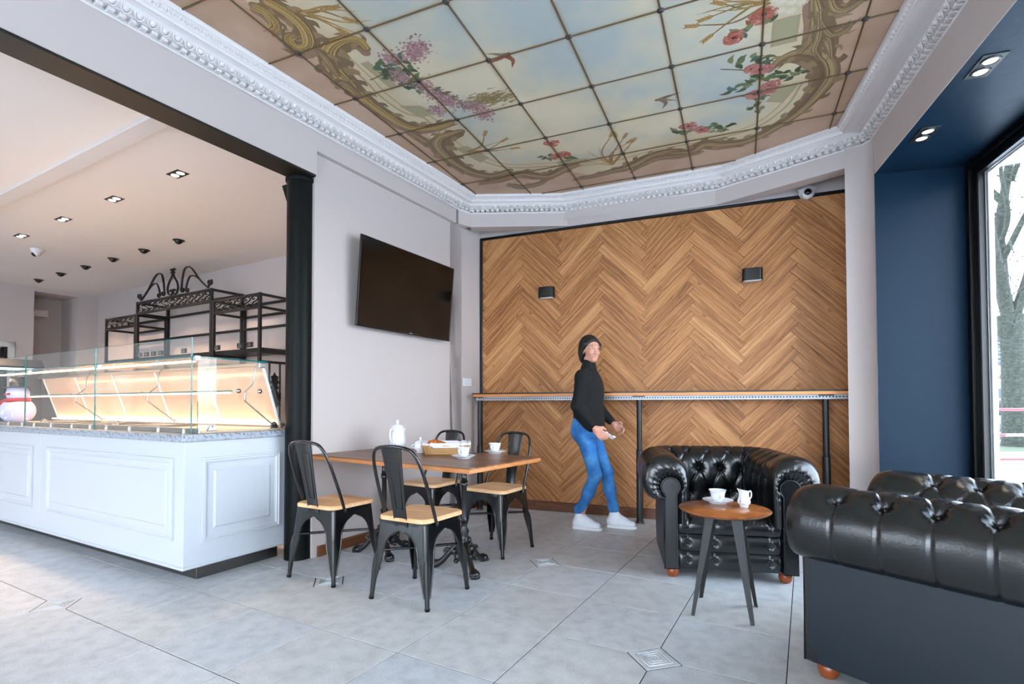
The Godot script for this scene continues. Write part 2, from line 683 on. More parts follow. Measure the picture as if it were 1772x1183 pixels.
	mat("lens_dark", Color(0.01, 0.01, 0.012), 0.05)
	mat("socket_hole", Color(0.18, 0.18, 0.2), 0.6)
	mat("skin", Color(0.80, 0.57, 0.48), 0.5)
	M.skin.subsurf_scatter_enabled = true
	M.skin.subsurf_scatter_strength = 0.08
	var hair := mat("hair_dark", Color(0.10, 0.075, 0.06), 0.6)
	hair.heightmap_enabled = true
	hair.heightmap_texture = noise_tex(81, 0.03, 256)
	hair.heightmap_scale = 0.35
	tri_map(hair, 5.0)
	hair.uv1_scale = Vector3(14, 2.5, 14)
	var knit := mat("knit_black", Color(0.008, 0.008, 0.009), 0.9)
	knit.rim_enabled = true
	knit.rim = 0.04
	var jean := mat("denim_blue", Color.WHITE, 0.85)
	jean.albedo_texture = noise_tex(83, 0.012, 256, [[0.0, 0.45, 1.0], [Color(0.10, 0.30, 0.52), Color(0.17, 0.43, 0.68), Color(0.36, 0.60, 0.80)]])
	tri_map(jean, 2.2)
	mat("shoe_white", Color(0.86, 0.87, 0.89), 0.5)
	mat("lips", Color(0.70, 0.42, 0.39), 0.5)
	mat("eye_white", Color(0.85, 0.84, 0.82), 0.2)
	mat("eye_dark", Color(0.03, 0.02, 0.015), 0.1)
	# outdoors
	var bark := mat("bark", Color.WHITE, 0.95)
	bark.albedo_texture = noise_tex(91, 0.03, 256, [[0.0, 0.4, 0.6, 1.0], [Color(0.10, 0.09, 0.075), Color(0.16, 0.155, 0.13), Color(0.19, 0.21, 0.155), Color(0.28, 0.275, 0.235)]])
	bark.heightmap_enabled = true
	bark.heightmap_texture = noise_tex(92, 0.05, 256)
	bark.heightmap_scale = 2.0
	tri_map(bark, 1.2)
	mat("pavement", Color(0.84, 0.83, 0.82), 0.9)
	mat("asphalt", Color(0.42, 0.43, 0.45), 0.9)
	mat("kerb_stone", Color(0.60, 0.59, 0.57), 0.85)
	var gr := mat("grass", Color.WHITE, 0.95)
	gr.albedo_texture = noise_tex(94, 0.05, 128, [[0.0, 0.5, 1.0], [Color(0.20, 0.165, 0.11), Color(0.17, 0.21, 0.075), Color(0.27, 0.30, 0.13)]])
	tri_map(gr, 1.0)
	mat("rail_red", Color(0.72, 0.05, 0.06), 0.4)
	mat("rail_white", Color(0.85, 0.85, 0.85), 0.4)
	mat("facade_pale", Color(0.72, 0.72, 0.73), 0.8)
	mat("facade_dark", Color(0.16, 0.19, 0.23), 0.3)
	mat("roof_slate", Color(0.25, 0.28, 0.33), 0.6)
	mat("car_navy", Color(0.03, 0.05, 0.11), 0.12).clearcoat_enabled = true
	mat("car_silver", Color(0.60, 0.63, 0.67), 0.2).clearcoat_enabled = true
	mat("car_glass", Color(0.03, 0.04, 0.05), 0.03)
	mat("tyre", Color(0.02, 0.02, 0.02), 0.8)
	mat("sign_cream", Color(0.82, 0.80, 0.74), 0.6)
	mat("sign_brown", Color(0.38, 0.22, 0.12), 0.6)
	mat("scarf_red", Color(0.62, 0.04, 0.12), 0.8)
	mat("snow_white", Color(0.72, 0.75, 0.88), 0.7)
	mat("tag_black", Color(0.02, 0.022, 0.028), 0.3)
	mat("chalk", Color(0.75, 0.76, 0.78), 0.8)

func glow(called: String, col: Color, e: float) -> StandardMaterial3D:
	if M.has(called): return M[called]
	var m := mat(called, col, 0.4)
	m.emission_enabled = true
	m.emission = col
	m.emission_energy_multiplier = e
	return m

# small sprays of flowers printed on the china
func print_image() -> Image:
	var im := Image.create(512, 128, false, Image.FORMAT_RGB8)
	im.fill(Color(0.88, 0.885, 0.90))
	var r := RandomNumberGenerator.new(); r.seed = 4
	for s in 3:
		var cx := 60 + s * 170
		var cy := 86
		for k in 15:
			var c: Color = [Color(0.62, 0.16, 0.38), Color(0.74, 0.40, 0.58), Color(0.24, 0.30, 0.42), Color(0.36, 0.46, 0.40), Color(0.50, 0.26, 0.48)][r.randi() % 5]
			var x := cx + int(r.randfn(0, 8))
			var y := cy + int(r.randfn(0, 7))
			im.fill_rect(Rect2i(x, y, 2 + r.randi() % 4, 2 + r.randi() % 3), c)
		for k in 10:
			im.fill_rect(Rect2i(cx + k - 5, cy + 10 - k * 2, 1, 2), Color(0.34, 0.42, 0.38))
	return im

# ---------------------------------------------------------------- setting
const TILE := 0.5
const TILE0 := Vector2(-2.08, 1.775)

func to_r(p: Vector3) -> Vector2:
	var c := cos(PHI)
	var s := sin(PHI)
	return Vector2(p.x * c + p.z * s, p.x * s - p.z * c)

# a box in room axes
func rbox(mb: Mb, u0: float, u1: float, v0: float, v1: float, y0: float, y1: float, b := 0.0):
	mb.box(Vector3((u0 + u1) / 2, (y0 + y1) / 2, -(v0 + v1) / 2), Vector3(absf(u1 - u0), absf(y1 - y0), absf(v1 - v0)), b)

func rwall(called: String, m: Material, boxes: Array) -> MeshInstance3D:
	var mb := Mb.new()
	for b in boxes: rbox(mb, b[0], b[1], b[2], b[3], b[4], b[5])
	return struct(called, mb, m, Vector3.ZERO, -PHI)

func build_floor():
	var room := PackedVector2Array([Vector2(-10.4, -4.6), Vector2(2.23, -4.6), Vector2(0.47, 4.67), Vector2(0.35, 5.18), Vector2(-3.068, 4.752), Vector2(-3.068, 4.2), Vector2(-10.4, 4.2)])
	var slab := Mb.new()
	slab.prism(PackedVector2Array(Array(room).map(func(p): return Vector2(p.x, -p.y))), -0.2, -0.0025)
	var fl := struct("floor", slab, M.grout, Vector3.ZERO, -PHI)
	var rest := Mb.new()
	for i in range(-18, 9):
		for j in range(-14, 8):
			var o := TILE0 + Vector2(i, j) * TILE
			var g := 0.0022
			var pts := PackedVector2Array()
			# each tile corner that meets a cabochon is cut off
			for q in [[0, 0, 1, 0, 0, 1], [1, 0, 0, 1, -1, 0], [1, 1, -1, 0, 0, -1], [0, 1, 0, -1, 1, 0]]:
				var ci: int = i + q[0]
				var cj: int = j + q[1]
				var p := o + Vector2(q[0], q[1]) * TILE
				var inw := Vector2(1 - 2 * q[0], 1 - 2 * q[1]) * g
				if posmod(ci, 2) == 1 and posmod(cj, 2) == 1 and posmod(ci + cj, 4) == 0:
					pts.append(p + Vector2(q[4], q[5]) * 0.117 + inw)
					pts.append(p + Vector2(q[2], q[3]) * 0.117 + inw)
				else:
					pts.append(p + inw)
			add_tile(fl, rest, pts, room)
	for i in range(-18, 10):
		for j in range(-14, 9):
			if posmod(i, 2) == 1 and posmod(j, 2) == 1 and posmod(i + j, 4) == 0:
				var o := TILE0 + Vector2(i, j) * TILE
				var r := 0.1125
				add_tile(fl, rest, PackedVector2Array([o + Vector2(r, 0), o + Vector2(0, r), o - Vector2(r, 0), o - Vector2(0, r)]), room, true)
	stuff(part(fl, "tiles_out_of_view", rest, M.floor_tile_0))

func add_tile(fl: Node, rest: Mb, pts: PackedVector2Array, room: PackedVector2Array, cab := false):
	for c in Geometry2D.intersect_polygons(pts, room):
		var q := PackedVector2Array()
		var mid := Vector2.ZERO
		for p in c:
			q.append(Vector2(p.x, -p.y))
			mid += p / c.size()
		var w := R(mid.x, mid.y)
		var seen := w.z < -1.5 and absf(w.x) < -w.z * 1.12
		if not seen:
			rest.prism(q, -0.008, 0.0, 0.0012, "xz", false)
			continue
		var mb := Mb.new()
		mb.prism(q, -0.008, rng.randf_range(-0.0004, 0.0004), 0.0014, "xz", false)
		var t := part(fl, "cabochon_tile" if cab else "floor_tile", mb, M["floor_tile_%d" % (rng.randi() % 4)])
		if cab:
			var m2 := Mb.new()
			var ctr := Vector3(mid.x, 0, -mid.y)
			for ring in [0.078, 0.055, 0.033]:
				var path := PackedVector3Array()
				for k in 5: path.append(ctr + Vector3(cos(PI / 2 * k), 0, sin(PI / 2 * k)) * ring + Vector3(0, 0.0006, 0))
				m2.tube(path, 0.0035, 6)
			for k in 8:
				var a := TAU * k / 8
				m2.ball(ctr + Vector3(cos(a), 0, sin(a)) * 0.014 * (1.5 if k % 2 else 1.0), Vector3(0.006, 0.002, 0.006), 8, 4)
			part(t, "relief", m2, M.floor_tile_2)

# lines of the cornice at one level, from the left wall round to the window wall (outward normals)
const CN := [Vector2(-0.8678, -0.4970), Vector2(-0.7071, -0.7071), Vector2(0.0314, -0.9995), Vector2(0.4099, -0.9121), Vector2(0.7254, -0.6884), Vector2(0.978, -0.208), Vector2(0.9466, 0.3223)]

func meet(n1: Vector2, d1: float, n2: Vector2, d2: float) -> Vector2:
	var det := n1.x * n2.y - n1.y * n2.x
	return Vector2((d1 * n2.y - d2 * n1.y) / det, (n1.x * d2 - n2.x * d1) / det)

# [A, 1, 2, 3, W] distances -> corner points (x, z); facets at two corners only where given
func ring(d: Array, facets: bool) -> PackedVector2Array:
	var out := PackedVector2Array()
	var e: float = 4.037 - (3.025 - d[0]) * 1.06
	var f: float = 3.432 - (1.312 - d[4])
	# near end of the left wall, where the room goes on behind the eye
	var dir := Vector2(-0.4970, 0.8678)
	out.append(CN[0] * d[0] + dir * 4.6)
	if facets:
		out.append(meet(CN[0], d[0], CN[1], e)); out.append(meet(CN[1], e, CN[2], d[1]))
	else:
		var p := meet(CN[0], d[0], CN[2], d[1])
		out.append(p); out.append(p)
	out.append(meet(CN[2], d[1], CN[3], d[2]))
	out.append(meet(CN[3], d[2], CN[4], d[3]))
	if facets:
		out.append(meet(CN[4], d[3], CN[5], f)); out.append(meet(CN[5], f, CN[6], d[4]))
	else:
		var p := meet(CN[4], d[3], CN[6], d[4])
		out.append(p); out.append(p)
	out.append(CN[6] * d[4] + Vector2(-0.3223, 0.9466) * 5.0)
	return out

const FRIEZE := [3.025, 5.30, 5.09, 4.63, 1.312]

func build_walls():
	# left wall with the screen, beam over the serving opening, frieze along both
	rwall("wall_left", M.wall_paint, [[-3.226, -3.066, 2.55, 4.80, 0, 2.93], [-3.6, -3.05, 4.30, 5.1, 2.972, 3.32], [-3.6, -3.07, 4.2, 5.1, 0.0, 2.99]])
	rwall("wall_left_frieze", M.wall_paint, [[-3.226, -3.025, 2.537, 4.25, 2.91, 3.32], [-3.21, -3.025, -4.6, 2.537, 2.737, 3.32]])
	rwall("trim_1", M.beam_steel, [[-3.212, -3.028, -4.6, 2.53, 2.722, 2.737]])
	# frieze and header over the oak wall, following the facets of the corner
	var fr := ring(FRIEZE, true)
	var hd := Mb.new()
	for i in range(1, 5):
		var a := fr[i]
		var b := fr[i + 1]
		var n := (b - a).normalized()
		n = Vector2(n.y, -n.x)
		var poly := PackedVector2Array([a, b, b + n * 0.13, a + n * 0.13])
		hd.prism(poly, 2.91, 3.32)
	struct("wall_back_header", hd, M.wall_paint)
	# plaster pier between the oak wall and the window
	var pier := PackedVector2Array([Vector2(2.594, -3.984), fr[5], fr[6], Vector2(2.672, -3.781), Vector2(3.24, -3.645), Vector2(3.45, -4.25), Vector2(2.93, -4.36)])
	var pm := Mb.new()
	pm.prism(pier, 0, 3.32)
	struct("wall_pier", pm, M.wall_paint)
	# recess above the panelling
	var rc := Mb.new()
	var oc := oak_at(-0.62)
	var oe := oak_at(3.1)
	rc.prism(PackedVector2Array([fr[1] + Vector2(-0.05, -0.08), fr[2] + Vector2(-0.02, -0.08), fr[3] + Vector2(0.02, -0.08), fr[4] + Vector2(0.05, -0.06), fr[5] + Vector2(0.08, -0.08), Vector2(oe.x, oe.z), Vector2(oc.x, oc.z)]), 2.97, 3.32)
	struct("ceiling_recess", rc, M.wall_paint)
	# skirting of oak boards along the left wall
	var sk := Mb.new()
	rbox(sk, -3.066, -3.046, 2.59, 3.35, 0, 0.075, 0.002)
	var bl := struct("baseboard_left", sk, M.oak_skirting, Vector3.ZERO, -PHI)
	bl.mesh = sk.uvmap(func(p, _n): return Vector2(p.z * 0.8, 0.30 + p.y * 0.9)).mesh()
	bl.set_surface_override_material(0, M.oak_skirting)
	for k in 2:
		var s2 := Mb.new()
		rbox(s2, -3.066, -3.046, 3.352 + k * 0.68, 3.352 + (k + 1) * 0.68 - 0.002, 0, 0.075, 0.002)
		s2.uvmap(func(p, _n): return Vector2(p.z * 0.8 + k * 0.4, 0.14 + k * 0.4 + p.y * 0.9))
		part(bl, "skirting_board", s2, M.oak_skirting)
	# the near side of the room, behind the eye, unseen: glazing laid out for the light
	rwall("wall_near", M.wall_paint, [[-10.6, 2.8, -4.85, -4.6, 3.0, 3.32], [-10.6, -7.9, -4.85, -4.6, 0, 3.0], [-5.6, -2.9, -4.85, -4.6, 0, 3.0], [1.9, 2.8, -4.85, -4.6, 0, 3.0]])
	var k := 2
	for w in [[-7.9, -5.6], [-2.9, 1.9]]:  # first opening is unseen, added to brighten the counter front and bakery
		var fm := Mb.new()
		rbox(fm, w[0], w[0] + 0.06, -4.80, -4.72, 0, 3.0)
		rbox(fm, w[1] - 0.06, w[1], -4.80, -4.72, 0, 3.0)
		rbox(fm, w[0] + 0.06, w[1] - 0.06, -4.80, -4.72, 2.94, 3.0)
		rbox(fm, w[0] + 0.06, w[1] - 0.06, -4.80, -4.72, 0, 0.12)
		rbox(fm, (w[0] + w[1]) / 2 - 0.03, (w[0] + w[1]) / 2 + 0.03, -4.80, -4.72, 0.12, 2.94)
		var wn := struct("window_%d" % k, fm, M.frame_black, Vector3.ZERO, -PHI)
		for s in 2:
			var g := Mb.new()
			var a0: float = w[0] + 0.06 if s == 0 else (w[0] + w[1]) / 2 + 0.03
			var a1: float = (w[0] + w[1]) / 2 - 0.03 if s == 0 else w[1] - 0.06
			rbox(g, a0, a1, -4.764, -4.756, 0.12, 2.94)
			part(wn, "pane", g, M.glass_pane)
		k += 1

func build_cornice():
	var lev := [
		[3.045, FRIEZE, true], [3.052, [3.018, 5.293, 5.083, 4.623, 1.305], true], [3.058, [3.024, 5.299, 5.089, 4.629, 1.311], true],
		[3.060, [3.024, 5.30, 5.09, 4.63, 1.312], true], [3.078, [3.024, 5.30, 5.09, 4.63, 1.312], true], [3.080, [2.985, 5.262, 5.05, 4.592, 1.276], true],
		[3.086, [2.983, 5.26, 5.04, 4.588, 1.272], true], [3.104, [2.958, 5.226, 4.985, 4.556, 1.247], true], [3.111, [2.953, 5.222, 4.98, 4.552, 1.244], true],
		[3.113, [2.962, 5.232, 4.99, 4.562, 1.254], false], [3.124, [2.952, 5.222, 4.982, 4.545, 1.215], false], [3.132, [2.932, 5.208, 4.966, 4.528, 1.165], false],
		[3.133, [2.920, 5.202, 4.960, 4.515, 1.137], false], [3.146, [2.914, 5.198, 4.955, 4.512, 1.133], false], [3.150, [2.906, 5.193, 4.948, 4.508, 1.122], false],
		[3.176, [2.885, 5.186, 4.936, 4.505, 1.108], false], [3.180, [2.874, 5.180, 4.93, 4.502, 1.102], false], [3.205, [2.862, 5.176, 4.924, 4.50, 1.097], false]]
	var rows := []
	for l in lev: rows.append(ring(l[1], l[2]))
	var mb := Mb.new()
	for i in lev.size() - 1:
		for j in 8 - 1:
			var a: Vector2 = rows[i][j]
			var b: Vector2 = rows[i][j + 1]
			var c: Vector2 = rows[i + 1][j + 1]
			var d: Vector2 = rows[i + 1][j]
			if a.distance_to(b) < 0.001 and c.distance_to(d) < 0.001: continue
			var y0: float = lev[i][0]
			var y1: float = lev[i + 1][0]
			var pts := [Vector3(a.x, y0, a.y), Vector3(b.x, y0, b.y), Vector3(c.x, y1, c.y), Vector3(d.x, y1, d.y)]
			if a.distance_to(b) < 0.001: pts = [pts[0], pts[2], pts[3]]
			elif c.distance_to(d) < 0.001: pts = [pts[0], pts[1], pts[2]]
			var nn: Vector3 = (pts[1] - pts[0]).cross(pts[2] - pts[0]).normalized()
			var mid: Vector3 = (pts[0] + pts[1] + pts[2]) / 3.0
			if nn.dot(Vector3(0, 2.0, -1.0) - mid) < 0: nn = -nn
			mb.poly(pts, nn)
	var co := struct("trim_2", mb, M.plaster_white)
	# repeated ornament: dentils, eggs between darts, leaves of the crown
	var dent := bx(Vector3(0.030, 0.020, 0.040), 0.003).mesh()
	var egg := Mb.new()
	egg.ball(Vector3.ZERO, Vector3(0.017, 0.017, 0.012), 10, 6)
	egg.tube(crv([Vector3(-0.023, 0.016, -0.002), Vector3(-0.019, -0.008, 0.006), Vector3(0, -0.022, 0.008), Vector3(0.019, -0.008, 0.006), Vector3(0.023, 0.016, -0.002)], 4), 0.004, 6)
	var leaf := Mb.new()
	leaf.ball(Vector3(0, 0, 0), Vector3(0.006, 0.014, 0.007), 8, 5)
	leaf.ball(Vector3(0.010, 0.004, 0), Vector3(0.005, 0.010, 0.006), 8, 5)
	leaf.ball(Vector3(-0.010, 0.004, 0), Vector3(0.005, 0.010, 0.006), 8, 5)
	ornament(co, "dentils", dent, rows[3], rows[4], 3.069, 0.0, 0.050, 0.016, 0)
	ornament(co, "egg_and_dart", egg.mesh(), rows[6], rows[7], 3.096, 45.0, 0.062, 0.004, 0)
	ornament(co, "crown_leaves", leaf.mesh(), rows[14], rows[15], 3.163, 38.0, 0.036, 0.002, 0)

func ornament(parent: Node, called: String, m: Mesh, r0: PackedVector2Array, r1: PackedVector2Array, y: float, tilt: float, step: float, out: float, _k: int):
	var xs := []
	for j in 7:
		var a := (r0[j] + r1[j]) * 0.5
		var b := (r0[j + 1] + r1[j + 1]) * 0.5
		var len := a.distance_to(b)
		if len < 0.03: continue
		var n := maxi(1, int(len / step))
		var d := (b - a).normalized()
		var inn := Vector3(-d.y, 0, d.x)
		if inn.dot(Vector3(-a.x, 0, -1.0 - a.y)) < 0: inn = -inn
		var bas := Basis(Vector3(d.x, 0, d.y), Vector3.UP, inn)
		if bas.determinant() < 0: bas.x = -bas.x
		for k in n:
			var p := a.lerp(b, (k + 0.5) / n)
			xs.append(Transform3D(bas * Basis(Vector3.RIGHT, deg_to_rad(tilt)), Vector3(p.x, y, p.y) + inn * out))
	var mm := MultiMesh.new()
	mm.transform_format = MultiMesh.TRANSFORM_3D
	mm.mesh = m
	mm.instance_count = xs.size()
	for i in xs.size(): mm.set_instance_transform(i, xs[i])
	var o := MultiMeshInstance3D.new()
	o.name = called
	o.multimesh = mm
	o.material_override = M.plaster_white
	parent.add_child(o)
	stuff(o)

# ---------------------------------------------------------------- painted ceiling
func ceil_pt(g: float, h: float) -> Vector3:
	return R(-1.205 + g * 0.5055 - h * 0.051, 3.236 + g * 0.0565 + h * 0.507, 0)

func ceil_gh(p: Vector3) -> Vector2:
	var r := to_r(p) - Vector2(-1.205, 3.236)
	var det := 0.5055 * 0.507 + 0.051 * 0.0565
	return Vector2((r.x * 0.507 + r.y * 0.051) / det, (-r.x * 0.0565 + r.y * 0.5055) / det)

func build_ceiling():
	# slab over everything
	var slab := Mb.new()
	rbox(slab, -10.7, 3.2, -4.9, 6.2, 3.215, 3.45)
	var ce := struct("ceiling", slab, M.ceiling_white, Vector3.ZERO, -PHI)
	var pm := mat("painted_panels", Color.WHITE, 0.55)
	pm.albedo_texture = ImageTexture.create_from_image(paint_ceiling())
	mat("panel_rods", Color(0.36, 0.28, 0.18), 0.6)
	mat("panel_knobs", Color(0.20, 0.19, 0.17), 0.5)
	var rr := ring([2.862, 5.176, 4.924, 4.50, 1.097], false)
	var poly := PackedVector2Array([rr[0] + Vector2(-0.4970, 0.8678) * 1.0])
	for i in [0, 1, 3, 4, 5, 7]: poly.append(rr[i])
	poly.append(rr[7] + Vector2(-0.3223, 0.9466) * 1.2)
	var gp := PackedVector2Array()
	for p in poly: gp.append(ceil_gh(Vector3(p.x, 0, p.y)))
	for i in range(-6, 6):
		for j in range(-17, 6):
			var gap := 0.006
			var cell := PackedVector2Array([Vector2(i + gap, j + gap), Vector2(i + 1 - gap, j + gap), Vector2(i + 1 - gap, j + 1 - gap), Vector2(i + gap, j + 1 - gap)])
			for c in Geometry2D.intersect_polygons(cell, gp):
				var w := PackedVector2Array()
				for q in c:
					var p := ceil_pt(q.x, q.y)
					w.append(Vector2(p.x, p.z))
				var mb := Mb.new()
				mb.prism(w, 3.206, 3.199, 0.0015, "xz", false)
				mb.uvmap(func(p, _n):
					var q := ceil_gh(p)
					var hh := q.y if q.y > -4.0 else (-8.0 - q.y if q.y > -12.0 else q.y + 16.0)
					return Vector2((q.x + 4.0) / 8.0, (hh + 4.0) / 8.0))
				part(ce, "ceiling_panel", mb, pm).rotation.y = PHI
	# rods over the joints and a knob at each crossing
	for dirn in 2:
		for k in range(-16 if dirn else -6, 6):
			var line := PackedVector2Array([Vector2(-7, k), Vector2(7, k)] if dirn else [Vector2(k, -18), Vector2(k, 7)])
			for seg in Geometry2D.intersect_polyline_with_polygon(line, gp):
				var a := ceil_pt(seg[0].x, seg[0].y)
				var b := ceil_pt(seg[1].x, seg[1].y)
				var pts := PackedVector3Array([a + Vector3(0, 3.197, 0), b + Vector3(0, 3.197, 0)])
				part(ce, "rod", rod(pts, 0.0048, 8), M.panel_rods).rotation.y = PHI
	for i in range(-6, 6):
		for j in range(-16, 6):
			if Geometry2D.is_point_in_polygon(Vector2(i, j), gp):
				var mb := Mb.new()
				mb.lathe(pv([0.0, -0.010, 0.008, -0.009, 0.018, -0.003, 0.0195, 0.004]), 14)
				part(ce, "knob", mb, M.panel_knobs, Transform3D(Basis.IDENTITY, Vector3.ZERO)).transform = Transform3D(Basis(Vector3.UP, PHI), Basis(Vector3.UP, PHI) * (ceil_pt(i, j) + Vector3(0, 3.195, 0)))

# the painting: an open sky with clouds in a scrolled frame, salmon ground outside it
class Paint:
	var im: Image
	var px: float
	func P(q: Vector2) -> Vector2: return (q + Vector2(4, 4)) * px
	func fill(poly: PackedVector2Array, col: Color):
		var lo := 1e9
		var hi := -1e9
		for p in poly:
			lo = minf(lo, p.y)
			hi = maxf(hi, p.y)
		for y in range(maxi(0, int(lo)), mini(im.get_height() - 1, int(hi)) + 1):
			var xs := []
			var yy := y + 0.5
			for i in poly.size():
				var a := poly[i]
				var b := poly[(i + 1) % poly.size()]
				if (a.y <= yy) != (b.y <= yy): xs.append(a.x + (yy - a.y) / (b.y - a.y) * (b.x - a.x))
			xs.sort()
			for k in range(0, xs.size() - 1, 2):
				im.fill_rect(Rect2i(int(round(xs[k])), y, maxi(1, int(round(xs[k + 1])) - int(round(xs[k]))), 1), col)
	func disc(c: Vector2, r: float, col: Color):
		for y in range(int(c.y - r), int(c.y + r) + 1):
			var d := r * r - (y + 0.5 - c.y) * (y + 0.5 - c.y)
			if d > 0: im.fill_rect(Rect2i(int(round(c.x - sqrt(d))), y, maxi(1, int(round(2 * sqrt(d)))), 1), col)
	# a tapering stroke; widths in cells along its length, side shifts it off its line
	func stroke(pts: PackedVector2Array, w: Array, col: Color, side := 0.0):
		var q := PackedVector2Array()
		for p in pts: q.append(P(p))
		var m := q.size()
		var prev_l := Vector2.ZERO
		var prev_r := Vector2.ZERO
		for i in m:
			var d := (q[mini(i + 1, m - 1)] - q[maxi(i - 1, 0)]).normalized()
			var nn := Vector2(-d.y, d.x)
			var f := float(i) / (m - 1) * (w.size() - 1)
			var k := mini(int(f), w.size() - 2)
			var ww: float = lerpf(w[k], w[k + 1], f - k) * px * 0.5
			var c := q[i] + nn * side * ww * 2.0
			var l := c + nn * ww
			var r := c - nn * ww
			if i > 0: fill(PackedVector2Array([prev_l, l, r, prev_r]), col)
			disc(c, ww, col)
			prev_l = l
			prev_r = r

func pts2(a: Array) -> PackedVector2Array:
	return crv2(pv(a), 8)

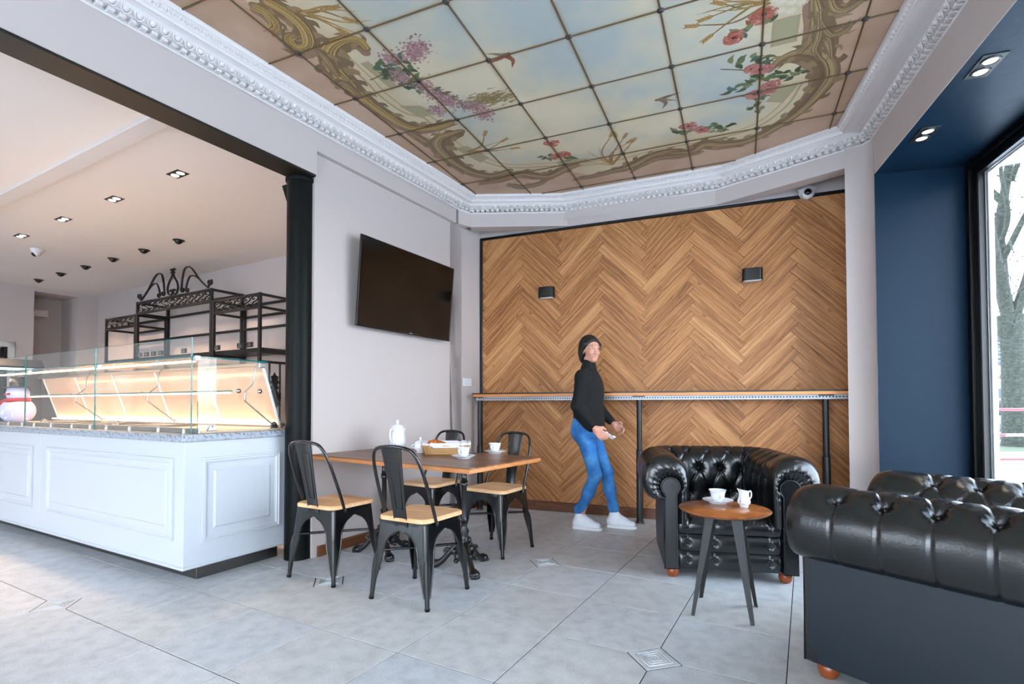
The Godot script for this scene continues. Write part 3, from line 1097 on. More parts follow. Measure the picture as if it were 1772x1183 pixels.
func paint_ceiling() -> Image:
	var S := 1536
	var low := 256
	var rim := crv2(pv([-3.0, -4.0, -2.85, -2.74, -2.62, -2.4, -2.72, -1.9, -2.82, -1.36, -2.87, -0.84, -2.79, -0.19, -2.62, 0.2, -2.68, 0.91, -2.66, 1.4, -2.5, 1.85, -2.1, 2.1, -1.6, 2.25, -1.06, 2.25, -0.67, 2.6, -0.1, 2.5, 0.36, 2.3, 0.86, 2.3, 1.5, 2.33, 2.0, 2.25, 2.36, 1.95, 2.69, 1.36, 2.74, 0.9, 2.6, 0.45, 2.5, 0.1, 2.55, -0.5, 2.9, -1.4, 2.9, -2.6, 2.75, -4.0]), 5)
	var cl := FastNoiseLite.new(); cl.seed = 17; cl.frequency = 0.011; cl.fractal_octaves = 5
	var st := FastNoiseLite.new(); st.seed = 29; st.frequency = 0.03; st.fractal_octaves = 4
	var im := Image.create(low, low, false, Image.FORMAT_RGB8)
	var n := rim.size()
	for y in low:
		for x in low:
			var q := Vector2(x + 0.5, y + 0.5) / low * 8.0 - Vector2(4, 4)
			var dmin := 99.0
			var inside := false
			for i in n:
				var a := rim[i]
				var b := rim[(i + 1) % n]
				if (a.y > q.y) != (b.y > q.y) and q.x < (b.x - a.x) * (q.y - a.y) / (b.y - a.y) + a.x: inside = not inside
				if i < n - 1:
					var ab := b - a
					var t := clampf((q - a).dot(ab) / ab.length_squared(), 0, 1)
					dmin = minf(dmin, (a + ab * t - q).length_squared())
			dmin = sqrt(dmin) * (1.0 if inside else -1.0)
			var c := cl.get_noise_2d(x, y)
			var s := st.get_noise_2d(x, y)
			var skyc := Color(0.655, 0.69, 0.68).lerp(Color(0.787, 0.749, 0.645), clampf(0.62 + c * 1.9 + s * 0.25, 0, 1))
			skyc = skyc.lerp(Color(0.824, 0.782, 0.689), clampf(c * 2.2 - 0.25, 0, 0.7))
			var cream := Color(0.787, 0.736, 0.618).lerp(Color(0.732, 0.671, 0.555), clampf(0.4 + s, 0, 1))
			var salmon := Color(0.745, 0.625, 0.535).lerp(Color(0.69, 0.565, 0.47), clampf(0.4 + s * 1.2, 0, 1))
			var col := salmon
			if dmin > 0.0: col = cream.lerp(skyc, smoothstep(0.25, 0.75, dmin + c * 0.3))
			# brown dirt that has gathered along the joints
			var jd := minf(absf(q.x - round(q.x)), absf(q.y - round(q.y)))
			col = col.lerp(Color(0.6, 0.489, 0.307), 0.34 * clampf(1.0 - jd / 0.06, 0, 1) * clampf(0.75 + s * 1.8, 0, 1))
			im.set_pixel(x, y, col)
	im.resize(S, S, Image.INTERPOLATE_CUBIC)
	var p := Paint.new()
	p.im = im
	p.px = S / 8.0
	var brown := Color(0.451, 0.376, 0.274)
	var mid := Color(0.546, 0.46, 0.334)
	var lite := Color(0.636, 0.546, 0.391)
	var shade := Color(0.546, 0.431, 0.36)
	var r := RandomNumberGenerator.new(); r.seed = 3
	# painted mouldings of the balustrade inside the frame
	var arch := pts2([-2.50, -1.75, -2.52, -1.23, -2.55, -0.92, -2.5, -0.51, -2.3, -0.2, -2.33, 0.6, -2.2, 1.1, -1.9, 1.6, -1.2, 1.85, -0.4, 2.1, 0.5, 1.98, 1.3, 2.0, 1.9, 1.9, 2.25, 1.5, 2.4, 1.0])
	for k in 3: p.stroke(arch, [0.03, 0.035, 0.03], [Color(0.671, 0.6, 0.47), Color(0.757, 0.697, 0.573), Color(0.627, 0.555, 0.421)][k], [0.0, 1.6, 3.4][k])
	for a in [[-2.45, -1.55, -2.35, -1.55, -2.32, -1.0, -2.42, -0.98], [-2.55, -0.6, -2.3, -0.5, -2.2, -0.25, -2.45, -0.25], [-2.45, 0.75, -2.25, 0.75, -2.1, 1.25, -2.3, 1.35], [2.1, -0.35, 2.35, -0.35, 2.35, 0.1, 2.1, 0.1], [2.25, 0.95, 2.45, 1.05, 2.3, 1.4, 2.1, 1.3], [-1.1, 1.85, -0.6, 1.95, -0.6, 2.1, -1.1, 2.0]]:
		var b := pv(a)
		b.append(b[0])
		p.fill(PackedVector2Array(Array(pv(a)).map(func(e): return p.P(e))), Color(0.609, 0.582, 0.46))
		p.stroke(b, [0.022, 0.022], Color(0.627, 0.555, 0.431))
	# scrolls: cast shade, body, lights, fine gilt lines
	var sc := [
		[[-2.85, -2.74, -2.81, -2.64, -2.83, -2.50, -2.89, -2.41, -2.97, -2.39], [0.10, 0.14, 0.10, 0.05], 1],
		[[-2.67, -2.74, -2.61, -2.58, -2.59, -2.40, -2.63, -2.23, -2.73, -2.08, -2.85, -2.02, -2.95, -2.05, -2.97, -2.15, -2.91, -2.25, -2.84, -2.26], [0.16, 0.2, 0.22, 0.18, 0.13, 0.10], 1],
		[[-2.22, -1.75, -2.22, -1.88, -2.35, -1.94, -2.54, -1.91, -2.69, -1.80, -2.80, -1.58, -2.83, -1.36, -2.86, -1.11, -2.87, -0.84, -2.85, -0.54, -2.79, -0.19, -2.64, -0.02, -2.37, 0.04, -2.11, 0.02], [0.12, 0.16, 0.27, 0.33, 0.24, 0.2, 0.22, 0.2, 0.12], 1],
		[[-2.76, -1.97, -2.75, -1.85, -2.78, -1.70, -2.86, -1.51], [0.06, 0.16, 0.1], 0],
		[[-3.0, -1.35, -2.91, -1.36, -2.88, -1.26, -2.91, -0.99], [0.08, 0.13, 0.06], 1],
		[[-2.83, 0.01, -2.77, 0.28, -2.72, 0.56, -2.75, 1.02, -2.74, 1.56], [0.08, 0.16, 0.1, 0.06], 0],
		[[-2.12, 0.32, -2.26, 0.35, -2.49, 0.40, -2.64, 0.59, -2.69, 0.91, -2.68, 1.26, -2.59, 1.62, -2.35, 1.88, -1.96, 1.82], [0.14, 0.22, 0.32, 0.28, 0.22, 0.2, 0.12], 1],
		[[-2.68, 2.09, -2.27, 2.10, -1.87, 2.01, -1.59, 2.21, -1.38, 2.30, -1.06, 2.14, -0.81, 2.08], [0.07, 0.16, 0.24, 0.2, 0.22, 0.1], 1],
		[[-2.22, 2.34, -2.01, 2.55, -1.66, 2.53, -1.44, 2.41], [0.07, 0.15, 0.12, 0.06], 0],
		[[-1.0, 2.62, -0.67, 2.62, -0.37, 2.57, -0.09, 2.53, 0.14, 2.42, 0.36, 2.27, 0.62, 2.20, 0.86, 2.25], [0.07, 0.12, 0.14, 0.24, 0.2, 0.16, 0.12], 1],
		[[0.75, 2.3, 1.04, 2.36, 1.2, 2.2, 1.36, 2.22, 1.50, 2.31, 1.80, 2.36, 2.09, 2.22, 2.36, 1.95, 2.55, 1.68, 2.69, 1.36, 2.77, 1.01, 2.70, 0.66, 2.54, 0.43, 2.36, 0.35, 2.21, 0.41, 2.15, 0.51], [0.12, 0.24, 0.26, 0.2, 0.2, 0.22, 0.3, 0.26, 0.16, 0.09], 1],
		[[0.03, 2.71, 0.22, 2.53, 0.52, 2.38, 0.88, 2.45, 1.20, 2.45], [0.06, 0.13, 0.12, 0.05], 0],
		[[2.48, -0.9, 2.48, -0.51, 2.52, -0.17, 2.51, 0.15, 2.42, 0.34], [0.12, 0.14, 0.12, 0.07], 1],
		[[2.50, -0.5, 2.56, -0.29, 2.63, -0.02, 2.72, 0.3, 2.78, 0.61], [0.1, 0.18, 0.2, 0.16, 0.05], 1],
		[[2.55, -0.3, 2.60, 0.1, 2.58, 0.35, 2.64, 0.52], [0.08, 0.14, 0.12, 0.05], 0],
		[[2.59, -0.10, 2.71, 0.13, 2.83, 0.12, 2.88, 0.02], [0.08, 0.12, 0.1, 0.05], 1],
		[[2.61, -0.55, 2.69, -0.31, 2.79, -0.25, 2.93, -0.36, 2.95, -0.5], [0.1, 0.15, 0.14, 0.09, 0.05], 1]]
	for e in sc:
		var c := pts2(e[0])
		p.stroke(PackedVector2Array(Array(c).map(func(q): return q + Vector2(-0.05, 0.06))), e[1], shade)
	for e in sc:
		var c := pts2(e[0])
		var w: Array = e[1]
		p.stroke(c, w, brown)
		# acanthus lobes along the edge
		var m := c.size()
		for i in range(2, m - 2, 4):
			var d := (c[i + 1] - c[i - 1]).normalized()
			var nn := Vector2(-d.y, d.x)
			var f := float(i) / (m - 1) * (w.size() - 1)
			var k := mini(int(f), w.size() - 2)
			var ww: float = lerpf(w[k], w[k + 1], f - k)
			var sd := 1.0 if (i / 4) % 2 else -1.0
			var base := c[i] + nn * sd * ww * 0.3
			p.stroke(crv2(PackedVector2Array([base, base + nn * sd * ww * 0.35 + d * 0.04, base + nn * sd * ww * 0.42 + d * 0.12]), 4), [ww * 0.5, ww * 0.35, 0.01], [brown, mid][(i / 8) % 2])
		p.stroke(c, w.map(func(x): return x * 0.62), mid, 0.10)
		p.stroke(c, w.map(func(x): return x * 0.26), lite, 0.55)
		p.stroke(c, w.map(func(x): return x * 0.20), Color(0.421, 0.339, 0.239), -0.75)
		p.stroke(c, w.map(func(x): return maxf(0.010, x * 0.05)), Color(0.391, 0.318, 0.228), 1.6)
		if e[2] == 1 and c[0].x < -2.1 and c[0].y < -1.5:
			for s in [2.4, -2.0, 6.0]: p.stroke(c, w.map(func(x): return maxf(0.010, x * 0.06)), Color(0.774, 0.636, 0.262), s)
	# stained patch on one panel
	for k in 260:
		var q := Vector2(-1.35 + r.randfn(0, 0.16), -0.22 + r.randfn(0, 0.07) - absf(r.randfn(0, 0.05)))
		if q.x > -1.98 and q.x < -1.02 and q.y < -0.02:
			p.stroke(PackedVector2Array([q, q + Vector2(r.randf_range(0.02, 0.12), r.randf_range(-0.03, 0.02))]), [0.02, 0.006], Color(0.582, 0.518, 0.37).lerp(Color(0.451, 0.391, 0.251), r.randf()))
	# stems, ears of corn
	var ear := [-2.13, -2.24, 1.63, -0.81, 1.50, -0.69, 1.36, -0.60, 1.49, -0.40, -1.85, 0.58, -1.69, 0.85, -1.65, 1.11, -0.08, 1.39, 0.0, 1.44, 0.10, 1.51, 0.11, 1.69, 0.19, 1.70, -2.2, -2.4, -2.3, -2.15]
	var root := [-2.47, -2.49, 2.03, -0.70, 2.03, -0.70, 2.04, -0.65, 1.87, -0.68, -2.32, 0.92, -2.32, 0.92, -2.32, 0.92, -0.28, 2.33, -0.28, 2.33, -0.28, 2.33, -0.26, 2.34, -0.26, 2.34, -2.5, -2.5, -2.5, -2.45]
	for i in ear.size() / 2:
		var a := Vector2(root[2 * i], root[2 * i + 1])
		var b := Vector2(ear[2 * i], ear[2 * i + 1])
		var md := (a + b) / 2 + (b - a).orthogonal() * r.randf_range(-0.2, 0.2)
		var c := crv2(PackedVector2Array([a, md, b]), 8)
		p.stroke(c, [0.035, 0.015], Color(0.508, 0.401, 0.239))
		var d := (b - md).normalized()
		for k in 7:
			for s in [-1, 1]:
				var o := b + d * k * 0.022
				p.stroke(PackedVector2Array([o, o + d * 0.035 + d.orthogonal() * s * 0.028]), [0.022, 0.01], [Color(0.555, 0.431, 0.251), Color(0.654, 0.527, 0.307)][k % 2])
	for k in 26:
		var a: Vector2 = [Vector2(-2.45, -2.47), Vector2(2.02, -0.66), Vector2(-0.28, 2.33), Vector2(-2.3, 0.92)][k % 4]
		var ang: float = [0.3, -2.7, -1.3, 0.1][k % 4] + r.randfn(0, 0.45)
		var b := a + Vector2(cos(ang), sin(ang)) * r.randf_range(0.25, 0.7)
		p.stroke(crv2(PackedVector2Array([a, (a + b) / 2 + Vector2(r.randfn(0, 0.05), r.randfn(0, 0.05)), b]), 6), [0.03, 0.008], Color(0.527, 0.411, 0.251).lerp(Color(0.671, 0.555, 0.339), r.randf()))
	# leaves then blossoms
	var greens := [Color(0.239, 0.307, 0.216), Color(0.35, 0.411, 0.274), Color(0.441, 0.47, 0.329), Color(0.285, 0.381, 0.339)]
	for l in [[[-2.33, -1.31, -2.22, -1.33, -2.12, -1.33, -2.29, -1.19, -2.17, -0.90, -1.97, -1.34, -2.24, -1.09, -2.0, -1.2, -2.05, -1.0, -1.85, -0.6, -1.7, -0.25], 4], [[1.93, 0.25, 2.03, 0.42, 1.76, 0.25, 2.42, 0.81, 2.27, 0.68, 1.82, 0.76, 1.75, 0.82, 2.01, 1.21, 1.97, 1.46, 1.46, 1.75, 0.89, 1.64, 1.57, 1.81, -0.83, 1.86, -1.22, 1.62, 2.0, 0.7, 2.2, 0.8, 1.35, 1.7, 1.0, 1.7, 2.12, -0.5, 1.8, -0.35], 3]]:
		var a := pv(l[0])
		for q in a:
			for k in l[1] + 2:
				var ang := r.randf() * TAU
				var o := q + Vector2(r.randfn(0, 0.05), r.randfn(0, 0.05))
				var d := Vector2(cos(ang), sin(ang)) * r.randf_range(0.09, 0.16)
				p.stroke(crv2(PackedVector2Array([o, o + d * 0.5 + d.orthogonal() * 0.15, o + d]), 5), [0.02, 0.075, 0.045, 0.008], greens[r.randi() % 4])
	for s in [[-2.55, -1.25, -2.2, -1.25, -1.95, -0.85, -1.75, -0.4, -1.6, -0.05], [1.55, 0.3, 1.9, 0.5, 2.1, 0.8, 2.45, 0.8], [1.75, 1.0, 1.95, 1.15, 1.98, 1.45], [0.85, 1.6, 1.2, 1.72, 1.6, 1.8]]:
		p.stroke(pts2(s), [0.02, 0.016], Color(0.36, 0.307, 0.216))
	var lil := pv([-1.71, -1.51, -1.62, -1.53, -2.06, -1.49, -2.17, -1.15, -2.0, -0.87, -1.98, -0.66, -1.86, -0.40, -2.14, -0.32, -1.57, -0.08, -1.59, 0.06, -1.91, -0.5, -1.65, -0.22, -1.78, -1.42])
	for q in lil:
		for k in 120:
			var o := q + Vector2(r.randfn(0, 0.065), r.randfn(0, 0.075))
			p.disc(p.P(o), r.randf_range(1.5, 3.6), Color(0.489, 0.36, 0.37).lerp(Color(0.689, 0.546, 0.546), r.randf()))
	for q in pv([1.90, 0.45, 2.0, 0.5, 2.12, 0.91, 1.94, 1.04, 2.10, 1.0, 1.06, 1.54, 1.23, 1.72, -0.98, 1.21, -0.90, 1.65, -1.02, 1.66, 1.96, -0.46, 1.70, -0.24, 2.0, -0.5]):
		var poppy: bool = q.y < 0 or q.x < 0
		for k in 34:
			var ang := r.randf() * TAU
			var rad := 0.12 * (1.0 - k / 36.0)
			var o := q + Vector2(cos(ang), sin(ang) * 0.85) * rad
			var base: Color = Color(0.555, 0.285, 0.216) if poppy else Color(0.582, 0.339, 0.318)
			p.stroke(PackedVector2Array([o, o + Vector2(-sin(ang), cos(ang)) * 0.05]), [0.05, 0.02], base.lerp(Color(0.74, 0.508, 0.47), r.randf() * 0.75))
		p.disc(p.P(q), 5, Color(0.36, 0.166, 0.153))
	for k in 5:
		for a in 10:
			var q := Vector2(2.16 + (k % 3) * 0.1, -0.62 + k * 0.045)
			p.stroke(PackedVector2Array([q, q + Vector2(cos(a * 0.63), sin(a * 0.63)) * 0.055]), [0.025, 0.012], Color(0.791, 0.757, 0.671))
	# two small swallows
	for b in [[-0.79, -1.0, -1], [0.78, 0.66, 1]]:
		var q := Vector2(b[0], b[1])
		var f: float = b[2]
		var bc := Color(0.441, 0.381, 0.318) if f > 0 else Color(0.536, 0.329, 0.262)
		p.stroke(crv2(PackedVector2Array([q, q + Vector2(0.10, -0.03) * f, q + Vector2(0.26, -0.06) * f]), 5), [0.07, 0.06, 0.008], bc)
		p.stroke(crv2(PackedVector2Array([q, q + Vector2(0.05, 0.12), q + Vector2(-0.01, 0.24)]), 5), [0.08, 0.055, 0.008], bc)
		p.stroke(crv2(PackedVector2Array([q, q + Vector2(0.11, 0.07) * f, q + Vector2(0.19, 0.11) * f]), 5), [0.06, 0.035, 0.01], Color(0.508, 0.441, 0.36))
		p.disc(p.P(q + Vector2(-0.05, 0.0) * f), 6, bc)
	return im

# ---------------------------------------------------------------- oak wall
func build_oak_wall():
	var yaw := -deg_to_rad(OAKYAW)
	var back := Mb.new()
	back.box(Vector3(1.25, 1.5, -0.112), Vector3(4.2, 3.0, 0.2))
	var wb := struct("wall_back", back, M.wall_paint, OAK0, yaw)
	var L := 0.598
	var W := 0.0916
	var s2 := sqrt(2.0)
	var rect := PackedVector2Array([Vector2(-0.54, 0.098), Vector2(2.95, 0.098), Vector2(2.95, 2.866), Vector2(-0.54, 2.866)])
	var g := 0.0008
	for k in range(-1, 5):
		for i in range(-34, 12):
			for kind in 2:
				var p0: float = i * W if kind == 0 else i * W + L
				var q0: float = i * W if kind == 0 else i * W + W - L
				var pw: float = L if kind == 0 else W
				var qh: float = W if kind == 0 else L
				var pts := PackedVector2Array()
				for c in [[p0 + g, q0 + g], [p0 + pw - g, q0 + g], [p0 + pw - g, q0 + qh - g], [p0 + g, q0 + qh - g]]:
					pts.append(Vector2((c[0] - c[1]) / s2 - L / s2 - 0.057 + k * s2 * L, (c[0] + c[1]) / s2 - L / s2 + 2.823))
				var mid := (pts[0] + pts[2]) / 2
				if mid.x < -1.1 or mid.x > 3.5 or mid.y < -0.4 or mid.y > 3.4: continue
				for c in Geometry2D.intersect_polygons(pts, rect):
					var mb := Mb.new()
					mb.prism(c, -0.012, 0.0, 0.0009, "xy", false)
					var along := Vector2(1, 1) / s2 if kind == 0 else Vector2(-1, 1) / s2
					var across := Vector2(along.y, -along.x)
					var row := rng.randi() % 16
					var u0 := rng.randf_range(0.31, 0.69)
					var flip := 1.0 if rng.randf() < 0.5 else -1.0
					mb.uvmap(func(p, _n):
						var d := Vector2(p.x, p.y) - mid
						return Vector2(u0 + flip * d.dot(along) * 0.95, (row + 0.5 + clampf(d.dot(across) / W, -0.49, 0.49) * 0.94) / 16.0))
					part(wb, "oak_plank", mb, M.oak_planks)
	# black frame of the panelling
	var tr := Mb.new()
	tr.box(Vector3(1.2, 2.8795, 0.0), Vector3(3.52, 0.027, 0.03), 0.003)
	tr.box(Vector3(-0.551, 1.44, 0.0), Vector3(0.028, 2.9, 0.03), 0.003)
	struct("trim_3", tr, M.frame_black, OAK0, yaw)
	# skirting: two rows of short oak strips
	var bb := Mb.new()
	bb.box(Vector3(1.2, 0.049, -0.004), Vector3(3.52, 0.096, 0.016))
	var base := struct("baseboard_back", bb, M.oak_skirting, OAK0, yaw)
	for row in 2:
		var x := -0.53
		while x < 2.95:
			var ln := rng.randf_range(0.22, 0.46)
			var mb := Mb.new()
			mb.box(Vector3(x + ln / 2, 0.025 + row * 0.047, 0.010), Vector3(ln - 0.001, 0.046, 0.012), 0.001)
			var rr := rng.randi() % 16
			var uo := rng.randf()
			mb.uvmap(func(p, _n): return Vector2(uo + p.x * 0.9, (rr + 0.1 + p.y * 8.0) / 16.0))
			part(base, "skirting_strip", mb, M.oak_skirting)
			x += ln

# ---------------------------------------------------------------- window bay
func wprism(mb: Mb, pts: Array, y0: float, y1: float):
	mb.prism(pv(pts), y0, y1)

func build_window():
	var yaw := -deg_to_rad(WINYAW)
	# wall over and beyond the bay (x runs along the wall towards the eye, z into the room)
	var w := Mb.new()
	wprism(w, [0.077, 0.0, 3.35, 0.0, 3.35, -0.8, 0.0, -0.8], 2.766, 3.32)
	wprism(w, [3.35, 0.0, 5.3, 0.0, 5.3, -0.8, 3.35, -0.8], 0, 3.32)
	wprism(w, [5.3, 0.0, 8.6, 0.0, 8.6, -0.8, 5.3, -0.8], 2.775, 3.32)
	wprism(w, [8.6, 0.0, 9.6, 0.0, 9.6, -0.8, 8.6, -0.8], 0, 3.32)
	wprism(w, [0.0, -0.001, 3.35, -0.001, 3.35, -0.8, 0.0, -0.8], -0.2, 0.29)
	struct("wall_right", w, M.wall_paint, WIN0, yaw)
	# black lining of the bay: jamb, soffit, sill
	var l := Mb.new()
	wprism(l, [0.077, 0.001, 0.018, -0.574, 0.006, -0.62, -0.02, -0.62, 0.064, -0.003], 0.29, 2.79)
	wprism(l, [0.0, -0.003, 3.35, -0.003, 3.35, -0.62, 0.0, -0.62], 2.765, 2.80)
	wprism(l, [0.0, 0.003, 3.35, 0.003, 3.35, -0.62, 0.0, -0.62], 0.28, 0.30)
	struct("trim_4", l, M.reveal_sky_tint, WIN0, yaw)
	var f := Mb.new()
	f.box(Vector3(0.042, 1.53, -0.585), Vector3(0.048, 2.46, 0.05), 0.004)
	f.box(Vector3(1.68, 2.742, -0.585), Vector3(3.32, 0.048, 0.05), 0.004)
	f.box(Vector3(1.68, 0.322, -0.585), Vector3(3.32, 0.048, 0.05), 0.004)
	f.box(Vector3(0.10, 1.53, -0.605), Vector3(0.068, 2.37, 0.05), 0.006)
	f.box(Vector3(1.70, 2.692, -0.605), Vector3(3.27, 0.056, 0.05), 0.006)
	f.box(Vector3(1.70, 0.372, -0.605), Vector3(3.27, 0.056, 0.05), 0.006)
	f.box(Vector3(3.31, 1.53, -0.6), Vector3(0.07, 2.4, 0.06), 0.006)
	var wn := struct("window_1", f, M.frame_black, WIN0, yaw)
	var wf := Mb.new()
	wf.box(Vector3(0.150, 1.53, -0.64), Vector3(0.034, 2.30, 0.03), 0.003)
	wf.box(Vector3(1.70, 2.655, -0.64), Vector3(3.1, 0.02, 0.03), 0.003)
	wf.box(Vector3(1.70, 0.41, -0.64), Vector3(3.1, 0.02, 0.03), 0.003)
	part(wn, "outer_frame", wf, M.frame_white)
	var g := Mb.new()
	g.box(Vector3(1.71, 1.53, -0.622), Vector3(3.16, 2.26, 0.006))
	part(wn, "pane", g, M.glass_pane)
	# unseen next window along, beside and behind the eye, narrowed to dim the left wall
	var f2 := Mb.new()
	f2.box(Vector3(5.34, 1.53, -0.6), Vector3(0.08, 2.46, 0.06))
	f2.box(Vector3(8.56, 1.53, -0.6), Vector3(0.08, 2.46, 0.06))
	f2.box(Vector3(6.95, 2.72, -0.6), Vector3(3.15, 0.08, 0.06))
	f2.box(Vector3(6.95, 0.06, -0.6), Vector3(3.15, 0.12, 0.06))
	var w5 := struct("window_4", f2, M.frame_black, WIN0, yaw)
	var g2 := Mb.new()
	g2.box(Vector3(6.95, 1.42, -0.6), Vector3(3.15, 2.5, 0.006))
	part(w5, "pane", g2, M.glass_pane)
	# twin spotlights set into the soffit
	for k in 2:
		var t: float = [1.33, 0.635][k]
		var o := thing("soffit_downlight", ["black twin downlight in the window soffit, nearer one at the frame's upper corner", "black twin downlight in the window soffit, farther one towards the pier"][k], "downlight", win_at(t, 2.765, -0.105), yaw, "twin downlights in the black window soffit")
		var b := Mb.new()
		b.box(Vector3(0, -0.002, 0), Vector3(0.20, 0.006, 0.105), 0.002)
		part(o, "plate", b, M.black_iron)
		for s in [-1, 1]:
			var rg := Mb.new()
			rg.lathe(pv([0.030, -0.004, 0.033, -0.010, 0.040, -0.010, 0.043, -0.004]), 24)
			part(o, "ring", rg, M.plastic_black, Transform3D(Basis.IDENTITY, Vector3(s * 0.046, 0, 0)))
			var ln := Mb.new()
			ln.lathe(pv([0.0, -0.0075, 0.028, -0.007, 0.031, -0.004]), 20)
			part(o, "lens", ln, glow("lamp_lens", Color(1.0, 0.97, 0.93), 0.9), Transform3D(Basis.IDENTITY, Vector3(s * 0.046, 0, 0)))
			spot(win_at(t + s * 0.046, 2.74, -0.105), Vector3.DOWN, 0.10, Color(1.0, 0.93, 0.84), 38.0, 0.028)

func spot(at: Vector3, dir: Vector3, e: float, col: Color, angle: float, size := 0.03):
	var l := SpotLight3D.new()
	l.name = "downlight_beam"
	l.light_color = col
	l.light_energy = e
	l.spot_angle = angle
	l.spot_range = 14.0
	l.spot_attenuation = 2.0
	l.light_size = size
	l.shadow_enabled = true
	add_child(l, true)
	l.look_at_from_position(at, at + dir, Vector3.FORWARD if absf(dir.y) > 0.9 else Vector3.UP)

# ---------------------------------------------------------------- room behind the counter
func build_counter_room():
	rwall("wall_back_counter", M.wall_paint, [[-10.6, -3.066, 4.2, 4.4, 0, 3.2]])
	# far left wall with an alcove and a doorway
	rwall("wall_far_left", M.wall_paint, [[-10.6, -10.4, 3.92, 4.2, 0, 2.93], [-10.6, -10.4, 3.36, 3.92, 2.86, 2.93], [-10.6, -10.4, 3.06, 3.36, 0, 2.93], [-10.6, -10.4, 2.1, 3.06, 1.96, 2.93], [-10.6, -10.4, -4.85, 2.1, 0, 2.93], [-11.2, -11.0, 3.2, 4.2, 0, 2.93], [-11.0, -10.6, 3.92, 4.1, 0, 2.93], [-11.0, -10.6, 3.2, 3.36, 0, 2.93], [-11.0, -10.6, 3.36, 3.92, 2.86, 2.93]])
	rwall("wall_passage", M.wall_paint, [[-12.2, -12.0, 1.2, 3.6, 0, 2.9], [-12.0, -10.6, 3.2, 3.3, 0, 2.9], [-12.0, -10.6, 1.6, 1.7, 0, 2.9], [-12.2, -10.6, 1.2, 3.6, 2.5, 2.6]])
	var dr := Mb.new()
	rbox(dr, -10.40, -10.375, 3.06, 3.14, 0, 2.04, 0.006)
	rbox(dr, -10.40, -10.375, 2.02, 2.10, 0, 2.04, 0.006)
	rbox(dr, -10.40, -10.375, 2.02, 3.14, 1.96, 2.04, 0.006)
	var d := struct("door_1", dr, M.door_white, Vector3.ZERO, -PHI)
	var ins := Mb.new()
	rbox(ins, -10.58, -10.40, 3.03, 3.06, 0, 1.96, 0.004)
	part(d, "door_edge", ins, M.black_iron)
	rwall("ceiling_counter", M.ceiling_white, [[-10.7, -3.2, -4.85, 4.3, 2.93, 3.22]])
	rwall("trim_5", M.plaster_white, [[-10.4, -3.21, 1.708, 1.822, 2.905, 2.931]])
	# recessed twin spots and little eyeball spots
	var where := ["nearest the iron column", "second from the iron column", "third from the iron column", "fourth from the column, above the dome camera"]
	for k in 4:
		var u: float = -4.326 - 1.022 * k
		var at := R(u, 2.27, 2.93)
		var o := thing("counter_downlight", "black square twin downlight in the bakery ceiling, " + where[k], "downlight", at, -PHI, "twin downlights over the counter")
		part(o, "plate", bx(Vector3(0.165, 0.008, 0.095), 0.002), M.black_iron)
		for s in [-1, 1]:
			var ln := Mb.new()
			ln.lathe(pv([0.0, -0.009, 0.026, -0.008, 0.030, -0.004]), 20)
			part(o, "lens", ln, glow("lamp_lens", Color(1.0, 0.97, 0.93), 0.9), Transform3D(Basis.IDENTITY, Vector3(s * 0.04, 0, 0)))
		spot(at + Vector3(0, -0.02, 0), Vector3.DOWN, COUNTER_SPOT, Color(1.0, 0.84, 0.68), 50.0, 0.06)
	var ew := ["first from the column", "second from the column", "third from the column", "fourth from the column", "fifth from the column", "sixth from the column, nearest the alcove"]
	for k in 6:
		var at := R(-6.072 - 0.741 * k, 3.205, 2.93)
		var o := thing("eyeball_spot", "small black eyeball spot in the bakery ceiling, " + ew[k], "spotlight", at, -PHI, "eyeball spots over the iron rack")
		var b := Mb.new()
		b.lathe(pv([0.058, 0.0, 0.060, -0.006, 0.050, -0.010, 0.040, -0.010]), 24)
		part(o, "ring", b, M.black_iron)
		var e := Mb.new()
		e.lathe(pv([0.0, -0.040, 0.022, -0.039, 0.028, -0.032, 0.040, -0.008, 0.042, 0.0]), 20)
		part(o, "eyeball", e, M.plastic_black, Transform3D(Basis(Vector3(1, 0, 0), -0.5), Vector3(0, -0.004, 0)))
		spot(at + R(0, 0.05, -0.08), (R(0, 0.55, -1.0)).normalized(), COUNTER_SPOT * 0.5, Color(1.0, 0.86, 0.72), 34.0, 0.05)
	dome_camera("white dome camera on the bakery ceiling above the counter", R(-7.873, 2.56, 2.93), -PHI, Basis.IDENTITY)

const COUNTER_SPOT := 3.0

